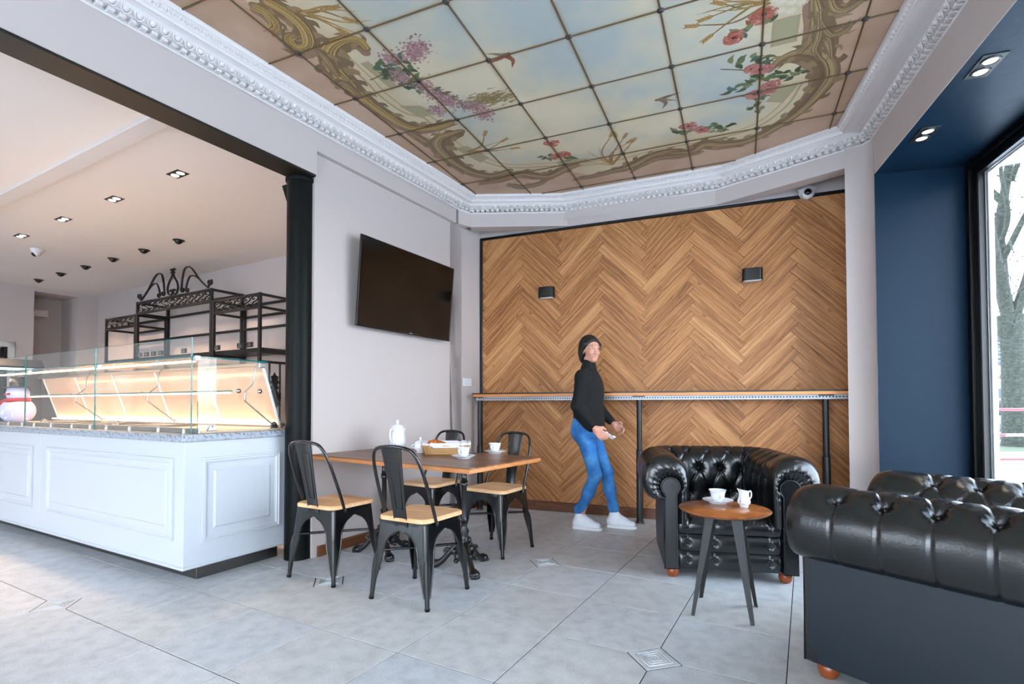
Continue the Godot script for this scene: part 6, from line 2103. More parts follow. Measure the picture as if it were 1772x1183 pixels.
func make_armchair(label: String) -> Node3D:
	var o := thing("leather_armchair", label, "armchair", Vector3.ZERO, 0.0, "button-tufted black leather armchairs")
	var HW := 0.385
	var HD := 0.40
	var CR := 0.165
	var raw := crv2(pv([0.0, 0.490, -0.055, 0.487, -0.108, 0.525, -0.134, 0.600, -0.122, 0.682, -0.075, 0.742, -0.005, 0.765, 0.065, 0.752, 0.122, 0.705, 0.147, 0.630, 0.150, 0.545, 0.145, 0.450, 0.138, 0.345]), 12)
	# even steps along the profile
	var NT := 96
	var cum := [0.0]
	for i in raw.size() - 1: cum.append(cum[i] + raw[i].distance_to(raw[i + 1]))
	var total: float = cum[-1]
	var prof := PackedVector2Array()
	var pnorm := PackedVector2Array()
	var at := 0
	for j in NT:
		var s := total * j / (NT - 1)
		while at < raw.size() - 2 and cum[at + 1] < s: at += 1
		prof.append(raw[at].lerp(raw[at + 1], clampf((s - cum[at]) / maxf(1e-6, cum[at + 1] - cum[at]), 0, 1)))
	for j in NT:
		var d := (prof[mini(j + 1, NT - 1)] - prof[maxi(j - 1, 0)]).normalized()
		pnorm.append(Vector2(-d.y, d.x))   # outward from the stuffing
	arm_prof = prof
	var len_arm := 2 * HD - CR
	var len_arc := CR * PI / 2
	var len_back := 2 * (HW - CR)
	var LS := 2 * len_arm + 2 * len_arc + len_back
	# place on the U-shaped run: s along it, e inwards
	var place := func(s: float, e: float, y: float) -> Vector3:
		if s < len_arm: return Vector3(-HW + e, y, HD - s)
		s -= len_arm
		if s < len_arc:
			var a := s / CR
			return Vector3(-HW + CR - (CR - e) * cos(a), y, -HD + CR - (CR - e) * sin(a))
		s -= len_arc
		if s < len_back: return Vector3(-HW + CR + s, y, -HD + e)
		s -= len_back
		if s < len_arc:
			var a := PI / 2 - s / CR
			return Vector3(HW - CR + (CR - e) * cos(a), y, -HD + CR - (CR - e) * sin(a))
		s -= len_arc
		return Vector3(HW - e, y, -HD + CR + s)
	# rows of buttons: arc length along the profile
	var row_of := func(e: float, y: float) -> float:
		var best := 0
		for j in NT:
			if prof[j].distance_to(Vector2(e, y)) < prof[best].distance_to(Vector2(e, y)): best = j
		return total * best / (NT - 1)
	var tO: float = row_of.call(-0.078, 0.740)
	var tA: float = row_of.call(0.078, 0.745)
	var tB: float = row_of.call(0.149, 0.615)
	var tC: float = row_of.call(0.144, 0.44)
	var first := 0.135
	var step := (LS - 2 * first) / 13.0
	var seg_d := func(p: Vector2, a: Vector2, b: Vector2) -> float:
		var ab := b - a
		return (a + ab * clampf((p - a).dot(ab) / ab.length_squared(), 0, 1) - p).length()
	# rows from the outside in; neighbouring rows are half a step apart
	var rows := [[tO, 0.0], [tA, 0.5], [tB, 0.0], [tC, 0.5]]
	var dent := func(s: float, t: float) -> float:
		var p := Vector2(s, t)
		var d := 0.0
		var x := (s - first) / step
		for r in 4:
			var ph: float = rows[r][1]
			var k := clampf(round(x - ph), 0, 13 if ph == 0.0 else 12)
			var q := Vector2(first + (k + ph) * step, rows[r][0])
			var v := p - q
			var l := v.length()
			if l < 0.16:
				d += 0.024 * exp(-l * l / 0.0007) + 0.013 * exp(-l * l / 0.0042)
				d += 0.0020 * sin(v.angle() * 11.0) * exp(-pow((l - 0.030) / 0.020, 2))
			# pleats to the row further in
			if r < 3:
				for e in [-0.5, 0.5]:
					var kn: float = k + ph + e
					if kn < 0.0 or kn > 13.0: continue
					var sd: float = seg_d.call(p, q, Vector2(first + kn * step, rows[r + 1][0]))
					if sd < 0.04: d += 0.0075 * exp(-sd * sd / 0.00006)
		if t < tO:
			var k := clampf(round(x), 0, 13)
			var l := absf(s - (first + k * step))
			d += 0.0060 * exp(-l * l / 0.00003) * clampf((t - 0.02) / 0.05, 0, 1)
		if t > tC:
			var k := clampf(round(x - 0.5), 0, 12)
			var l := absf(s - (first + (k + 0.5) * step))
			d += 0.006 * exp(-l * l / 0.00007)
		return d
	var NS := 372
	var body := Mb.new()
	body.grid(NS, NT, func(i, j):
		var s = LS * i / (NS - 1)
		var t = total * j / (NT - 1)
		var end := minf(s, LS - s)
		var d: float = dent.call(s, t) - 0.008 * sin(PI * clampf(t / total, 0, 1))
		d *= clampf(end / 0.03, 0.0, 1.0)
		var q: Vector2 = prof[j] - pnorm[j] * d
		q.x = minf(q.x, CR - 0.004)
		return place.call(s, q.x, q.y), 1.0)
	# pleated fronts of the arm rolls, drawn in to the facings
	for side in [-1.0, 1.0]:
		body.grid(12, NT, func(k, j):
			var f: float = k / 11.0
			var P: Vector2 = prof[j]
			var c := Vector2(0.039, 0.572)
			var v := P - c
			var Q: Vector2 = c + v.normalized() * 0.060
			if P.y < 0.56 and P.x > 0.05: Q = Vector2(0.080, P.y)
			var w := P.lerp(Q, f)
			var ang := v.angle()
			var z := HD + 0.052 * sqrt(maxf(0.0, 1.0 - pow(1.0 - minf(1.0, f * 1.55), 2))) - 0.035 * smoothstep(0.55, 1.0, f)
			z += 0.0035 * sin(ang * 20.0) * smoothstep(0.15, 0.9, f) * (1.0 if P.y > 0.5 else 0.3)
			return Vector3(side * (HW - w.x), w.y, z), -side)
	part(o, "tufted_back_and_arms", body, M.black_leather)
	# lollipop facings with piping
	for side in [-1.0, 1.0]:
		var out := PackedVector2Array([Vector2(0.0, 0.062), Vector2(0.078, 0.062), Vector2(0.078, 0.53)])
		for k in 17:
			var a := -0.72 + (PI + 1.44) * k / 16.0
			out.append(Vector2(0.039 + 0.058 * cos(a), 0.572 + 0.058 * sin(a)))
		out.append(Vector2(0.0, 0.53))
		var fp := PackedVector2Array()
		for q in out: fp.append(Vector2(side * (HW - q.x), q.y))
		var fm := Mb.new()
		fm.prism(fp, HD - 0.02, HD + 0.030, 0.006, "xy")
		var fc := part(o, "arm_facing", fm, M.black_leather)
		var pp := PackedVector3Array()
		for q in fp: pp.append(Vector3(q.x, q.y, HD + 0.025))
		var pm := Mb.new()
		pm.tube(pp, 0.0045, 6, false, true)
		part(fc, "piping", pm, M.black_leather)
	# smooth outer sides and back
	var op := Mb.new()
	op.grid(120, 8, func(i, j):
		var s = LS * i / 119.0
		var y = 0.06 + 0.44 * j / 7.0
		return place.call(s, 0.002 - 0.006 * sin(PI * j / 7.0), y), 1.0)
	part(o, "outer_panel", op, M.sky_tinted_leather)
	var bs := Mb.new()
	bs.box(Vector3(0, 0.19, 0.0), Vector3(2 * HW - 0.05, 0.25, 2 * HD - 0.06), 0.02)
	part(o, "seat_base", bs, M.sky_tinted_leather)
	# sprung seat: a deep front roll with stitched channels
	var xs := [-0.237, -0.08, 0.08, 0.237]
	var crease := func(x: float) -> float:
		var d := 0.0
		for q in xs: d += exp(-pow((x - q) / 0.007, 2)) + 0.5 * exp(-pow((x - q) / 0.03, 2))
		return d
	var sp := crv2(pv([-0.27, 0.372, -0.05, 0.392, 0.22, 0.394, 0.36, 0.388, 0.408, 0.362, 0.420, 0.325, 0.410, 0.288, 0.395, 0.276]), 5)
	var seat := Mb.new()
	seat.grid(90, sp.size(), func(i, j):
		var x = -0.306 + 0.612 * i / 89.0
		var e := minf(1.0, minf(i, 89 - i) / 3.0)
		var q: Vector2 = sp[j]
		var dd: float = 0.008 * crease.call(x)
		var pf := 0.004 * sin(i * 1.7 + j * 0.9) * exp(-pow((q.x - 0.38) / 0.06, 2))
		return Vector3(x, q.y - dd * 0.7 + pf * 0.4 - (1.0 - e) * 0.006, q.x - dd * 0.6 - (1.0 - e) * 0.008), -1.0)
	part(o, "seat", seat, M.black_leather)
	for row in 2:
		var y0: float = [0.171, 0.064][row]
		var h: float = [0.104, 0.104][row]
		var rl := Mb.new()
		rl.grid(110, 15, func(i, j):
			var x = -0.306 + 0.612 * i / 109.0
			var v = j / 14.0
			var e := minf(1.0, minf(i, 109 - i) / 4.0)
			var z := HD - 0.004 + 0.022 * pow(sin(PI * clampf(v, 0.02, 0.98)), 0.45) * (0.5 + 0.5 * e)
			for q in xs:
				var r2: float = (x - q) * (x - q) + pow((v - 0.5) * h, 2)
				z -= 0.012 * exp(-r2 / 0.0003) + 0.0035 * exp(-pow((x - q) / 0.006, 2))
			return Vector3(x, y0 + h * v, z), 1.0)
		var rp := part(o, "front_rail", rl, M.black_leather)
		for q in xs: part(rp, "button", Mb.new().ball(Vector3(q, y0 + h / 2, HD + 0.008), Vector3(0.010, 0.010, 0.006), 10, 6), M.leather_button)
	# buttons of the tufting
	for r in 4:
		var t: float = rows[r][0]
		var jx := int(round(t / total * (NT - 1)))
		for k in (14 if rows[r][1] == 0.0 else 13):
			var s: float = first + (k + rows[r][1]) * step
			var q: Vector2 = prof[jx] - pnorm[jx] * 0.031
			part(o, "button", Mb.new().ball(place.call(s, minf(q.x, CR - 0.02), q.y), Vector3(0.010, 0.010, 0.010), 8, 6), M.leather_button)
	for x in [-0.33, 0.33]:
		for z in [-0.33, 0.36]:
			part(o, "bun_foot", Mb.new().lathe(pv([0.0, 0.066, 0.030, 0.066, 0.030, 0.060, 0.036, 0.052, 0.040, 0.036, 0.036, 0.018, 0.028, 0.004, 0.022, 0.0, 0.0, 0.0]), 20), M.bun_foot_wood, Transform3D(Basis.IDENTITY, Vector3(x, 0, z)), "turned reddish wooden foot")
	return o

func build_armchairs():
	var a := make_armchair("black button-tufted leather armchair facing the viewer, behind the round table")
	var th := -deg_to_rad(11.4)
	a.rotation.y = th
	a.position = Vector3(1.351, 0, -3.212) - Basis(Vector3.UP, th) * Vector3(0, 0, 0.425)
	var b := copy_of(a, "black button-tufted leather armchair in the right foreground, seen from its side")
	var tb := -deg_to_rad(145.3)
	b.rotation.y = tb
	b.position = Vector3(1.193, 0, -2.138) - Basis(Vector3.UP, tb) * Vector3(0.385, 0, 0.43)

func build_coffee_table():
	var o := thing("coffee_table", "round orange-brown coffee table on splayed black legs", "coffee table", Vector3(1.141, 0, -2.782), 0.0)
	var t := Mb.new()
	t.lathe(pv([0.0, 0.54, 0.226, 0.54, 0.2295, 0.537, 0.228, 0.532, 0.205, 0.518, 0.0, 0.518]), 64)
	t.uvmap(func(p, _n): return Vector2(p.x * 1.6 + p.z * 0.15, 0.5 + p.z * 1.9))
	part(o, "tabletop", t, M.orange_veneer)
	var c := Vector3(1.141, 0, -2.782)
	for q in [Vector3(0.94, 0, -2.722), Vector3(1.203, 0, -2.588), Vector3(1.076, 0, -2.971), Vector3(1.338, 0, -2.835)]:
		var d: Vector3 = q - c
		var out := d.normalized()
		var sd := out.cross(Vector3.UP)
		var m := Mb.new()
		# folded sheet: a tapering angle, its edge outwards
		var foot := d
		var head := out * 0.115 + Vector3(0, 0.517, 0)
		for s in [-1.0, 1.0]:
			var w0 := 0.016
			var w1 := 0.044
			var f2 = (sd * s - out * 0.75).normalized()
			var a0 := foot
			var b0 = foot + f2 * w0
			var a1 := head
			var b1 = head + f2 * w1
			var nn = (a1 - a0).cross(f2).normalized() * s
			var th = nn * 0.004
			m.quad(a0, b0, b1, a1, a0 - nn)
			m.quad(a0 - th, b0 - th, b1 - th, a1 - th, a0 + nn)
			m.quad(b0, b0 - th, b1 - th, b1, a0)
			m.quad(a0, b0, b0 - th, a0 - th, head)
		part(o, "leg", m, M.black_iron)
	var pl := Mb.new()
	pl.lathe(pv([0.0, 0.518, 0.15, 0.518, 0.15, 0.512, 0.0, 0.512]), 32)
	part(o, "mounting_plate", pl, M.black_iron)

# ---------------------------------------------------------------- standing bar along the oak wall
func build_bar_shelf():
	var yaw := -deg_to_rad(OAKYAW)
	var o := thing("bar_shelf", "narrow oak bar shelf on black posts along the herringbone wall", "shelf", oak_at(1.15), yaw)
	var w0 := -0.64 - 1.15
	var w1 := 2.90 - 1.15
	var top := Mb.new()
	# long board cut to the skew of the side wall
	top.prism(PackedVector2Array([Vector2(-0.545 - 1.15, 0.016), Vector2(w1, 0.016), Vector2(w1, 0.300), Vector2(-0.50 - 1.15, 0.300)]), 1.166, 1.192, 0.002)
	top.uvmap(func(p, _n): return Vector2(p.x * 0.55, 0.4 + p.z * 0.9 + p.y * 2.0))
	part(o, "board", top, M.shelf_wood)
	part(o, "back_edge", bx(Vector3(3.42, 0.012, 0.285), 0.001, Vector3(0.04, 1.198, 0.158)), M.frame_black, Transform3D.IDENTITY, "black top of the shelf")
	var st := Mb.new()
	st.box(Vector3(0.04, 1.147, 0.236), Vector3(3.38, 0.036, 0.003), 0.0)
	st.box(Vector3(0.04, 1.1645, 0.22), Vector3(3.38, 0.003, 0.034), 0.0)
	var strip := part(o, "perforated_strip", st, M.galvanised)
	var hl := Mb.new()
	var x := -1.62
	while x < 1.70:
		hl.poly([Vector3(x, 1.142, 0.2378), Vector3(x + 0.011, 1.142, 0.2378), Vector3(x + 0.011, 1.152, 0.2378), Vector3(x, 1.152, 0.2378)], Vector3(0, 0, 1))
		x += 0.0235
	stuff(part(strip, "slots", hl, M.hole_dark))
	for w in [-0.475, 1.15, 2.635]:
		var p := Mb.new()
		p.lathe(pv([0.0, 0.0, 0.034, 0.0, 0.034, 0.012, 0.030, 0.014, 0.030, 0.66, 0.0285, 0.664, 0.024, 0.666, 0.024, 1.155, 0.0, 1.155]), 22)
		var ps := part(o, "post", p, M.black_iron, Transform3D(Basis.IDENTITY, Vector3(w - 1.15, 0, 0.205)))
		part(ps, "top_plate", bx(Vector3(0.11, 0.008, 0.09), 0.002, Vector3(0, 1.160, 0)), M.black_iron)
		part(ps, "foot_cap", Mb.new().lathe(pv([0.036, 0.0, 0.036, 0.02, 0.031, 0.022]), 20), M.steel_dull)

# ---------------------------------------------------------------- column, screen, lamps, socket
func build_fittings():
	var c := thing("iron_column", "black painted iron column between the counter and the table", "column", R(-3.17, 2.512), -PHI)
	var sh := Mb.new()
	sh.lathe(pv([0.0, 0.0, 0.093, 0.0, 0.092, 0.03, 0.0905, 2.715]), 48)
	part(c, "shaft", sh, M.column_paint)
	part(c, "capital_ring", Mb.new().lathe(pv([0.0905, 2.690, 0.100, 2.694, 0.102, 2.704, 0.102, 2.72, 0.0, 2.72]), 40), M.column_paint)
	var gs := Mb.new()
	gs.prism(PackedVector2Array([Vector2(-0.085, 2.45), Vector2(-0.085, 2.72), Vector2(-0.20, 2.72)]), -0.006, 0.006, 0.001, "xy")
	part(c, "gusset", gs, M.column_paint)
	# wall screen, leaning forward on its bracket
	var pos := R(-2.952, 3.475, 0)
	var o := thing("wall_screen", "large black flat screen hung on the pale left wall", "television", Vector3(pos.x, 2.045, pos.z), -PHI + PI / 2)
	o.rotate_object_local(Vector3.RIGHT, 0.075)
	var W := 1.205
	var H := 0.70
	part(o, "back", bx(Vector3(W - 0.03, H - 0.03, 0.028), 0.01, Vector3(0, 0, -0.016)), M.plastic_black)
	var fr := Mb.new()
	mould(fr, -W / 2, W / 2, -H / 2, H / 2, [0.0, -0.012, 0.0, 0.0, 0.003, 0.003, 0.010, 0.003, 0.012, -0.001])
	part(o, "frame", fr, M.plastic_black)
	part(o, "screen", bx(Vector3(W - 0.02, H - 0.02, 0.004), 0.0, Vector3(0, 0, -0.002)), M.screen_black)
	part(o, "maker_mark", bx(Vector3(0.036, 0.006, 0.001), 0.0, Vector3(0.03, -H / 2 + 0.012, 0.0028)), M.chalk)
	part(o, "bracket", bx(Vector3(0.3, 0.3, 0.08), 0.01, Vector3(0, 0.0, -0.068)), M.black_iron)
	# pair of black wall lamps on the oak
	for k in 2:
		var w: float = [0.211, 2.115][k]
		var l := thing("wall_lamp", ["black box wall lamp on the oak wall, above the walking woman", "black box wall lamp on the oak wall, nearer the window"][k], "wall lamp", oak_at(w, 2.225), -deg_to_rad(OAKYAW), "black box wall lamps")
		var b := Mb.new()
		b.prism(rrect(0.165, 0.088, 0.030, 5), -0.053, 0.056, 0.003)
		part(l, "housing", b, M.plastic_black, Transform3D(Basis.IDENTITY, Vector3(0, 0, 0.062)))
		var d := Mb.new()
		d.prism(rrect(0.148, 0.072, 0.026, 5), -0.058, -0.0525, 0.001)
		part(l, "lens", d, M.plastic_white, Transform3D(Basis.IDENTITY, Vector3(0, 0, 0.062)))
		part(l, "wall_plate", bx(Vector3(0.09, 0.07, 0.024), 0.002, Vector3(0, 0, 0.012)), M.plastic_black)
	var yaw := -deg_to_rad(OAKYAW)
	dome_camera("white dome camera over the right end of the oak wall", oak_at(2.55, 2.905, 0.014), yaw, Basis(Vector3.RIGHT, PI / 2 * 0.0) * Basis(Vector3.RIGHT, -0.9))
	# double socket by the bar shelf
	var s := thing("wall_socket", "white double power socket on the left wall above the bar shelf", "socket", R(-3.066, 4.50, 1.318), -PHI + PI / 2)
	part(s, "plate", bx(Vector3(0.155, 0.084, 0.010), 0.003, Vector3(0, 0, 0.005)), M.plastic_white)
	for x in [-0.037, 0.037]:
		var r := Mb.new()
		r.lathe(pv([0.0, -0.004, 0.019, -0.004, 0.021, 0.002, 0.026, 0.003, 0.028, 0.0]), 20)
		var rs := part(s, "socket", r, M.plastic_white, Transform3D(Basis(Vector3.RIGHT, PI / 2), Vector3(x, 0, 0.010)))
		for q in [-0.009, 0.009]: part(rs, "pin_hole", Mb.new().ball(Vector3(q, -0.003, 0), Vector3(0.003, 0.002, 0.003), 8, 4), M.socket_hole)

# ---------------------------------------------------------------- person
# a smooth union of tapered capsules and ellipsoids on a grid, meshed as surface nets
class Field:
	var o: Vector3
	var h: float
	var nx: int
	var ny: int
	var nz: int
	var acc: PackedFloat32Array
	var k: float
	func setup(lo: Vector3, hi: Vector3, cell: float, kk: float):
		o = lo
		h = cell
		k = kk
		nx = int((hi.x - lo.x) / h) + 2
		ny = int((hi.y - lo.y) / h) + 2
		nz = int((hi.z - lo.z) / h) + 2
		acc = PackedFloat32Array()
		acc.resize(nx * ny * nz)
		return self
	func each(lo: Vector3, hi: Vector3, f: Callable):
		var m := 5.0 / k
		var a := ((lo - o - Vector3.ONE * m) / h).floor()
		var b := ((hi - o + Vector3.ONE * m) / h).ceil()
		for z in range(maxi(0, int(a.z)), mini(nz - 1, int(b.z)) + 1):
			for y in range(maxi(0, int(a.y)), mini(ny - 1, int(b.y)) + 1):
				var i := (z * ny + y) * nx
				for x in range(maxi(0, int(a.x)), mini(nx - 1, int(b.x)) + 1):
					acc[i + x] += exp(-k * f.call(o + Vector3(x, y, z) * h))
	func cap(a: Vector3, b: Vector3, ra: float, rb: float, flat := 1.0):
		var ab := b - a
		var l2 := maxf(1e-9, ab.length_squared())
		var r := maxf(ra, rb)
		var w := Vector3(1, 1, flat)
		each(Vector3(minf(a.x, b.x), minf(a.y, b.y), minf(a.z, b.z)) - Vector3.ONE * r / minf(1.0, flat), Vector3(maxf(a.x, b.x), maxf(a.y, b.y), maxf(a.z, b.z)) + Vector3.ONE * r / minf(1.0, flat), func(p):
			var t := clampf((p - a).dot(ab) / l2, 0, 1)
			return ((p - a - ab * t) * w).length() - lerpf(ra, rb, t))
		return self
	func ell(c: Vector3, r: Vector3, bas := Basis.IDENTITY):
		var inv := bas.inverse()
		var m := maxf(r.x, maxf(r.y, r.z))
		var mn := minf(r.x, minf(r.y, r.z))
		each(c - Vector3.ONE * m, c + Vector3.ONE * m, func(p):
			var q: Vector3 = (inv * (p - c)) / r
			return (q.length() - 1.0) * mn)
		return self
	# takes matter away
	func dig(c: Vector3, r: Vector3):
		var a := ((c - r - o) / h).floor()
		var b := ((c + r - o) / h).ceil()
		for z in range(maxi(0, int(a.z)), mini(nz - 1, int(b.z)) + 1):
			for y in range(maxi(0, int(a.y)), mini(ny - 1, int(b.y)) + 1):
				for x in range(maxi(0, int(a.x)), mini(nx - 1, int(b.x)) + 1):
					var q := (o + Vector3(x, y, z) * h - c) / r
					if q.length_squared() < 1.0:
						var i := (z * ny + y) * nx + x
						acc[i] *= exp(-k * 0.008 * (1.0 - q.length_squared()))
		return self
	func val(i: int) -> float:
		return -log(acc[i] + 1e-12) / k
	func nets(mb: Mb, cut := func(_p): return true):
		var V := PackedFloat32Array()
		V.resize(acc.size())
		for i in acc.size(): V[i] = val(i)
		var id := PackedInt32Array()
		id.resize(acc.size())
		id.fill(-1)
		var st := [0, 1, nx, nx + 1, nx * ny, nx * ny + 1, nx * ny + nx, nx * ny + nx + 1]
		for z in nz - 1:
			for y in ny - 1:
				for x in nx - 1:
					var i := (z * ny + y) * nx + x
					var inside := 0
					for s in st:
						if V[i + s] < 0: inside += 1
					if inside == 0 or inside == 8: continue
					var p := Vector3.ZERO
					var c := 0
					for e in [[0, 1], [2, 3], [4, 5], [6, 7], [0, 2], [1, 3], [4, 6], [5, 7], [0, 4], [1, 5], [2, 6], [3, 7]]:
						var a: float = V[i + st[e[0]]]
						var b: float = V[i + st[e[1]]]
						if (a < 0) == (b < 0): continue
						var t := a / (a - b)
						var pa := Vector3(e[0] & 1, (e[0] >> 1) & 1, e[0] >> 2)
						var pb := Vector3(e[1] & 1, (e[1] >> 1) & 1, e[1] >> 2)
						p += pa.lerp(pb, t)
						c += 1
					p /= c
					var g := Vector3(V[i + 1] - V[i] + V[i + st[7]] - V[i + st[6]], V[i + st[2]] - V[i] + V[i + st[7]] - V[i + st[5]], V[i + st[4]] - V[i] + V[i + st[7]] - V[i + st[3]])
					id[i] = mb.vert(o + (Vector3(x, y, z) + p) * h, g.normalized())
		for z in range(1, nz - 1):
			for y in range(1, ny - 1):
				for x in range(1, nx - 1):
					var i := (z * ny + y) * nx + x
					for ax in 3:
						var s: int = [1, nx, nx * ny][ax]
						if (V[i] < 0) == (V[i + s] < 0): continue
						if not cut.call(o + Vector3(x, y, z) * h): continue
						var u: int = [nx, nx * ny, 1][ax]
						var w: int = [nx * ny, 1, nx][ax]
						var q := [id[i], id[i - u], id[i - u - w], id[i - w]]
						if q.min() < 0: continue
						mb.tri(q[0], q[1], q[2])
						mb.tri(q[0], q[2], q[3])

func build_person():
	# walking along the oak wall towards the window: x is her way, z her right side (towards the eye)
	var o := thing("person", "woman with short dark hair in a black sweater and blue jeans, walking", "person", Vector3(0.700, 0, -4.655), -deg_to_rad(OAKYAW))
	var hipR := Vector3(-0.005, 0.845, 0.082)
	var kneR := Vector3(0.085, 0.475, 0.085)
	var ankR := Vector3(-0.055, 0.105, 0.080)
	var hipL := Vector3(0.015, 0.845, -0.082)
	var kneL := Vector3(0.150, 0.480, -0.085)
	var ankL := Vector3(0.215, 0.105, -0.085)
	var shR := Vector3(-0.005, 1.325, 0.158)
	var elR := Vector3(-0.040, 1.075, 0.205)
	var wrR := Vector3(0.105, 0.890, 0.195)
	var shL := Vector3(0.015, 1.325, -0.158)
	var elL := Vector3(0.045, 1.075, -0.195)
	var wrL := Vector3(0.205, 0.915, -0.120)
	var neck := Vector3(0.012, 1.405, 0.0)
	var turn := Basis(Vector3.UP, -0.80)
	var hc := Vector3(0.035, 1.575, 0.0)
	var H := func(x: float, y: float, z: float) -> Vector3: return hc + turn * Vector3(x, y, z)
	# body: one continuous surface from crown to ankle
	var skin := Mb.new()
	var f = Field.new().setup(Vector3(-0.26, 0.02, -0.32), Vector3(0.42, 1.44, 0.32), 0.012, 70.0)
	f.cap(Vector3(0, 0.90, 0), Vector3(0.005, 1.06, 0), 0.115, 0.098, 0.80).cap(Vector3(0.005, 1.06, 0), Vector3(0.008, 1.26, 0), 0.100, 0.108, 0.75)
	f.cap(shR, shL, 0.052, 0.052).cap(Vector3(0.01, 1.30, 0), neck + Vector3(0, 0.06, 0), 0.065, 0.048)
	for l in [[hipR, kneR, ankR, shR, elR, wrR], [hipL, kneL, ankL, shL, elL, wrL]]:
		f.cap(l[0], l[1], 0.074, 0.048).cap(l[1], l[2], 0.046, 0.030)
		f.cap(l[3], l[4], 0.042, 0.033).cap(l[4], l[5], 0.033, 0.022)
		f.cap(l[2], l[2] + Vector3(0.10, -0.065, 0), 0.030, 0.022)
	f.nets(skin)
	# head on its own finer grid
	var hd = Field.new().setup(hc + Vector3(-0.14, -0.22, -0.13), hc + Vector3(0.14, 0.14, 0.13), 0.0042, 150.0)
	hd.ell(H.call(-0.018, 0.035, 0), Vector3(0.088, 0.082, 0.072), turn)
	hd.ell(H.call(0.022, -0.025, 0), Vector3(0.062, 0.080, 0.058), turn)
	hd.ell(H.call(0.046, -0.088, 0), Vector3(0.030, 0.024, 0.030), turn)
	hd.cap(H.call(-0.005, -0.075, 0.040), H.call(0.048, -0.094, 0.012), 0.016, 0.014).cap(H.call(-0.005, -0.075, -0.040), H.call(0.048, -0.094, -0.012), 0.016, 0.014)
	hd.cap(H.call(0.077, 0.008, 0), H.call(0.097, -0.034, 0), 0.0075, 0.0105)
	hd.ell(H.call(0.088, -0.039, 0.010), Vector3(0.009, 0.007, 0.007), turn).ell(H.call(0.088, -0.039, -0.010), Vector3(0.009, 0.007, 0.007), turn)
	for s in [-1.0, 1.0]:
		hd.cap(H.call(0.072, 0.024, s * 0.016), H.call(0.056, 0.022, s * 0.046), 0.009, 0.008)
		hd.ell(H.call(0.052, -0.030, s * 0.036), Vector3(0.020, 0.016, 0.018), turn)
		hd.ell(H.call(-0.012, -0.008, s * 0.074), Vector3(0.018, 0.030, 0.007), turn)
	hd.cap(H.call(0.078, -0.064, 0.014), H.call(0.078, -0.064, -0.014), 0.0065, 0.0065)
	hd.cap(hc + Vector3(-0.018, -0.09, 0), neck + Vector3(0, -0.02, 0), 0.046, 0.050)
	for s in [-1.0, 1.0]: hd.dig(H.call(0.082, 0.004, s * 0.031), Vector3(0.020, 0.012, 0.018))
	hd.nets(skin)
	# hands: palm, four fingers of different lengths, thumb from the side of the palm
	for sd in 2:
		var wr: Vector3 = [wrR, wrL][sd]
		var fore: Vector3 = ([wrR - elR, wrL - elL][sd] as Vector3).normalized()
		var fwd: Vector3 = (fore + Vector3(0.25, -0.1, 0)).normalized()
		var side: Vector3 = [Vector3(0, 0, 1), Vector3(0, 0, -1)][sd]
		var across := (Vector3(0.5, 0.85, 0) - fwd * fwd.dot(Vector3(0.5, 0.85, 0))).normalized()
		var palmn := fwd.cross(across).normalized()
		if palmn.dot(side) > 0: palmn = -palmn
		var g = Field.new().setup(wr + Vector3(-0.08, -0.20, -0.10), wr + Vector3(0.24, 0.10, 0.10), 0.0036, 210.0)
		g.cap(wr - fore * 0.03, wr + fwd * 0.02, 0.021, 0.021)
		for q in 4: g.cap(wr + fwd * 0.02 + across * (0.018 - q * 0.012), wr + fwd * 0.078 + across * (0.030 - q * 0.0195), 0.012, 0.0095)
		for q in 4:
			var ln: float = [0.068, 0.076, 0.070, 0.056][q]
			var b0: Vector3 = wr + fwd * (0.080 - 0.004 * absf(q - 1.0)) + across * (0.030 - q * 0.0195)
			var d1 := (fwd + palmn * 0.35).normalized()
			var d2 := (fwd + palmn * 0.95).normalized()
			var d3 := (fwd * 0.6 + palmn * 1.2).normalized()
			var b1 := b0 + d1 * ln * 0.45
			var b2 := b1 + d2 * ln * 0.32
			g.cap(b0, b1, 0.0088, 0.0082).cap(b1, b2, 0.0082, 0.0075).cap(b2, b2 + d3 * ln * 0.25, 0.0075, 0.0066)
		var t0 := wr + fwd * 0.022 + across * 0.024
		var t1 := t0 + (fwd * 0.7 + across * 0.75 + palmn * 0.25).normalized() * 0.040
		g.cap(t0, t1, 0.0125, 0.0098).cap(t1, t1 + (fwd + across * 0.1 + palmn * 0.5).normalized() * 0.032, 0.0096, 0.0078)
		g.nets(skin)
	var body := part(o, "body", skin, M.skin)
	for s in [-1.0, 1.0]:
		var e := part(body, "eye", Mb.new().ball(H.call(0.0675, 0.004, s * 0.031), Vector3(0.0115, 0.0058, 0.0125), 14, 8), M.eye_white)
		part(body, "iris", Mb.new().ball(H.call(0.0765, 0.004, s * 0.0315), Vector3(0.0036, 0.0050, 0.0052), 10, 6), M.eye_dark)
		part(body, "eyebrow", rod(crv([H.call(0.081, 0.022, s * 0.014), H.call(0.0775, 0.027, s * 0.030), H.call(0.064, 0.022, s * 0.047)], 4), 0.0026, 6), M.hair_dark)
		e.set_meta("label", "eye of the walking woman")
	part(body, "lips", Mb.new().ball(H.call(0.0790, -0.0635, 0), Vector3(0.0080, 0.0055, 0.0215), 12, 8), M.lips)
	# hair: a short bob swept back from the brow
	var hr = Field.new().setup(hc + Vector3(-0.19, -0.16, -0.15), hc + Vector3(0.16, 0.17, 0.15), 0.006, 110.0)
	hr.ell(H.call(-0.036, 0.052, 0), Vector3(0.092, 0.088, 0.086), turn)
	hr.ell(H.call(-0.078, -0.008, 0), Vector3(0.068, 0.098, 0.080), turn).ell(H.call(-0.085, -0.075, 0), Vector3(0.045, 0.050, 0.062), turn)
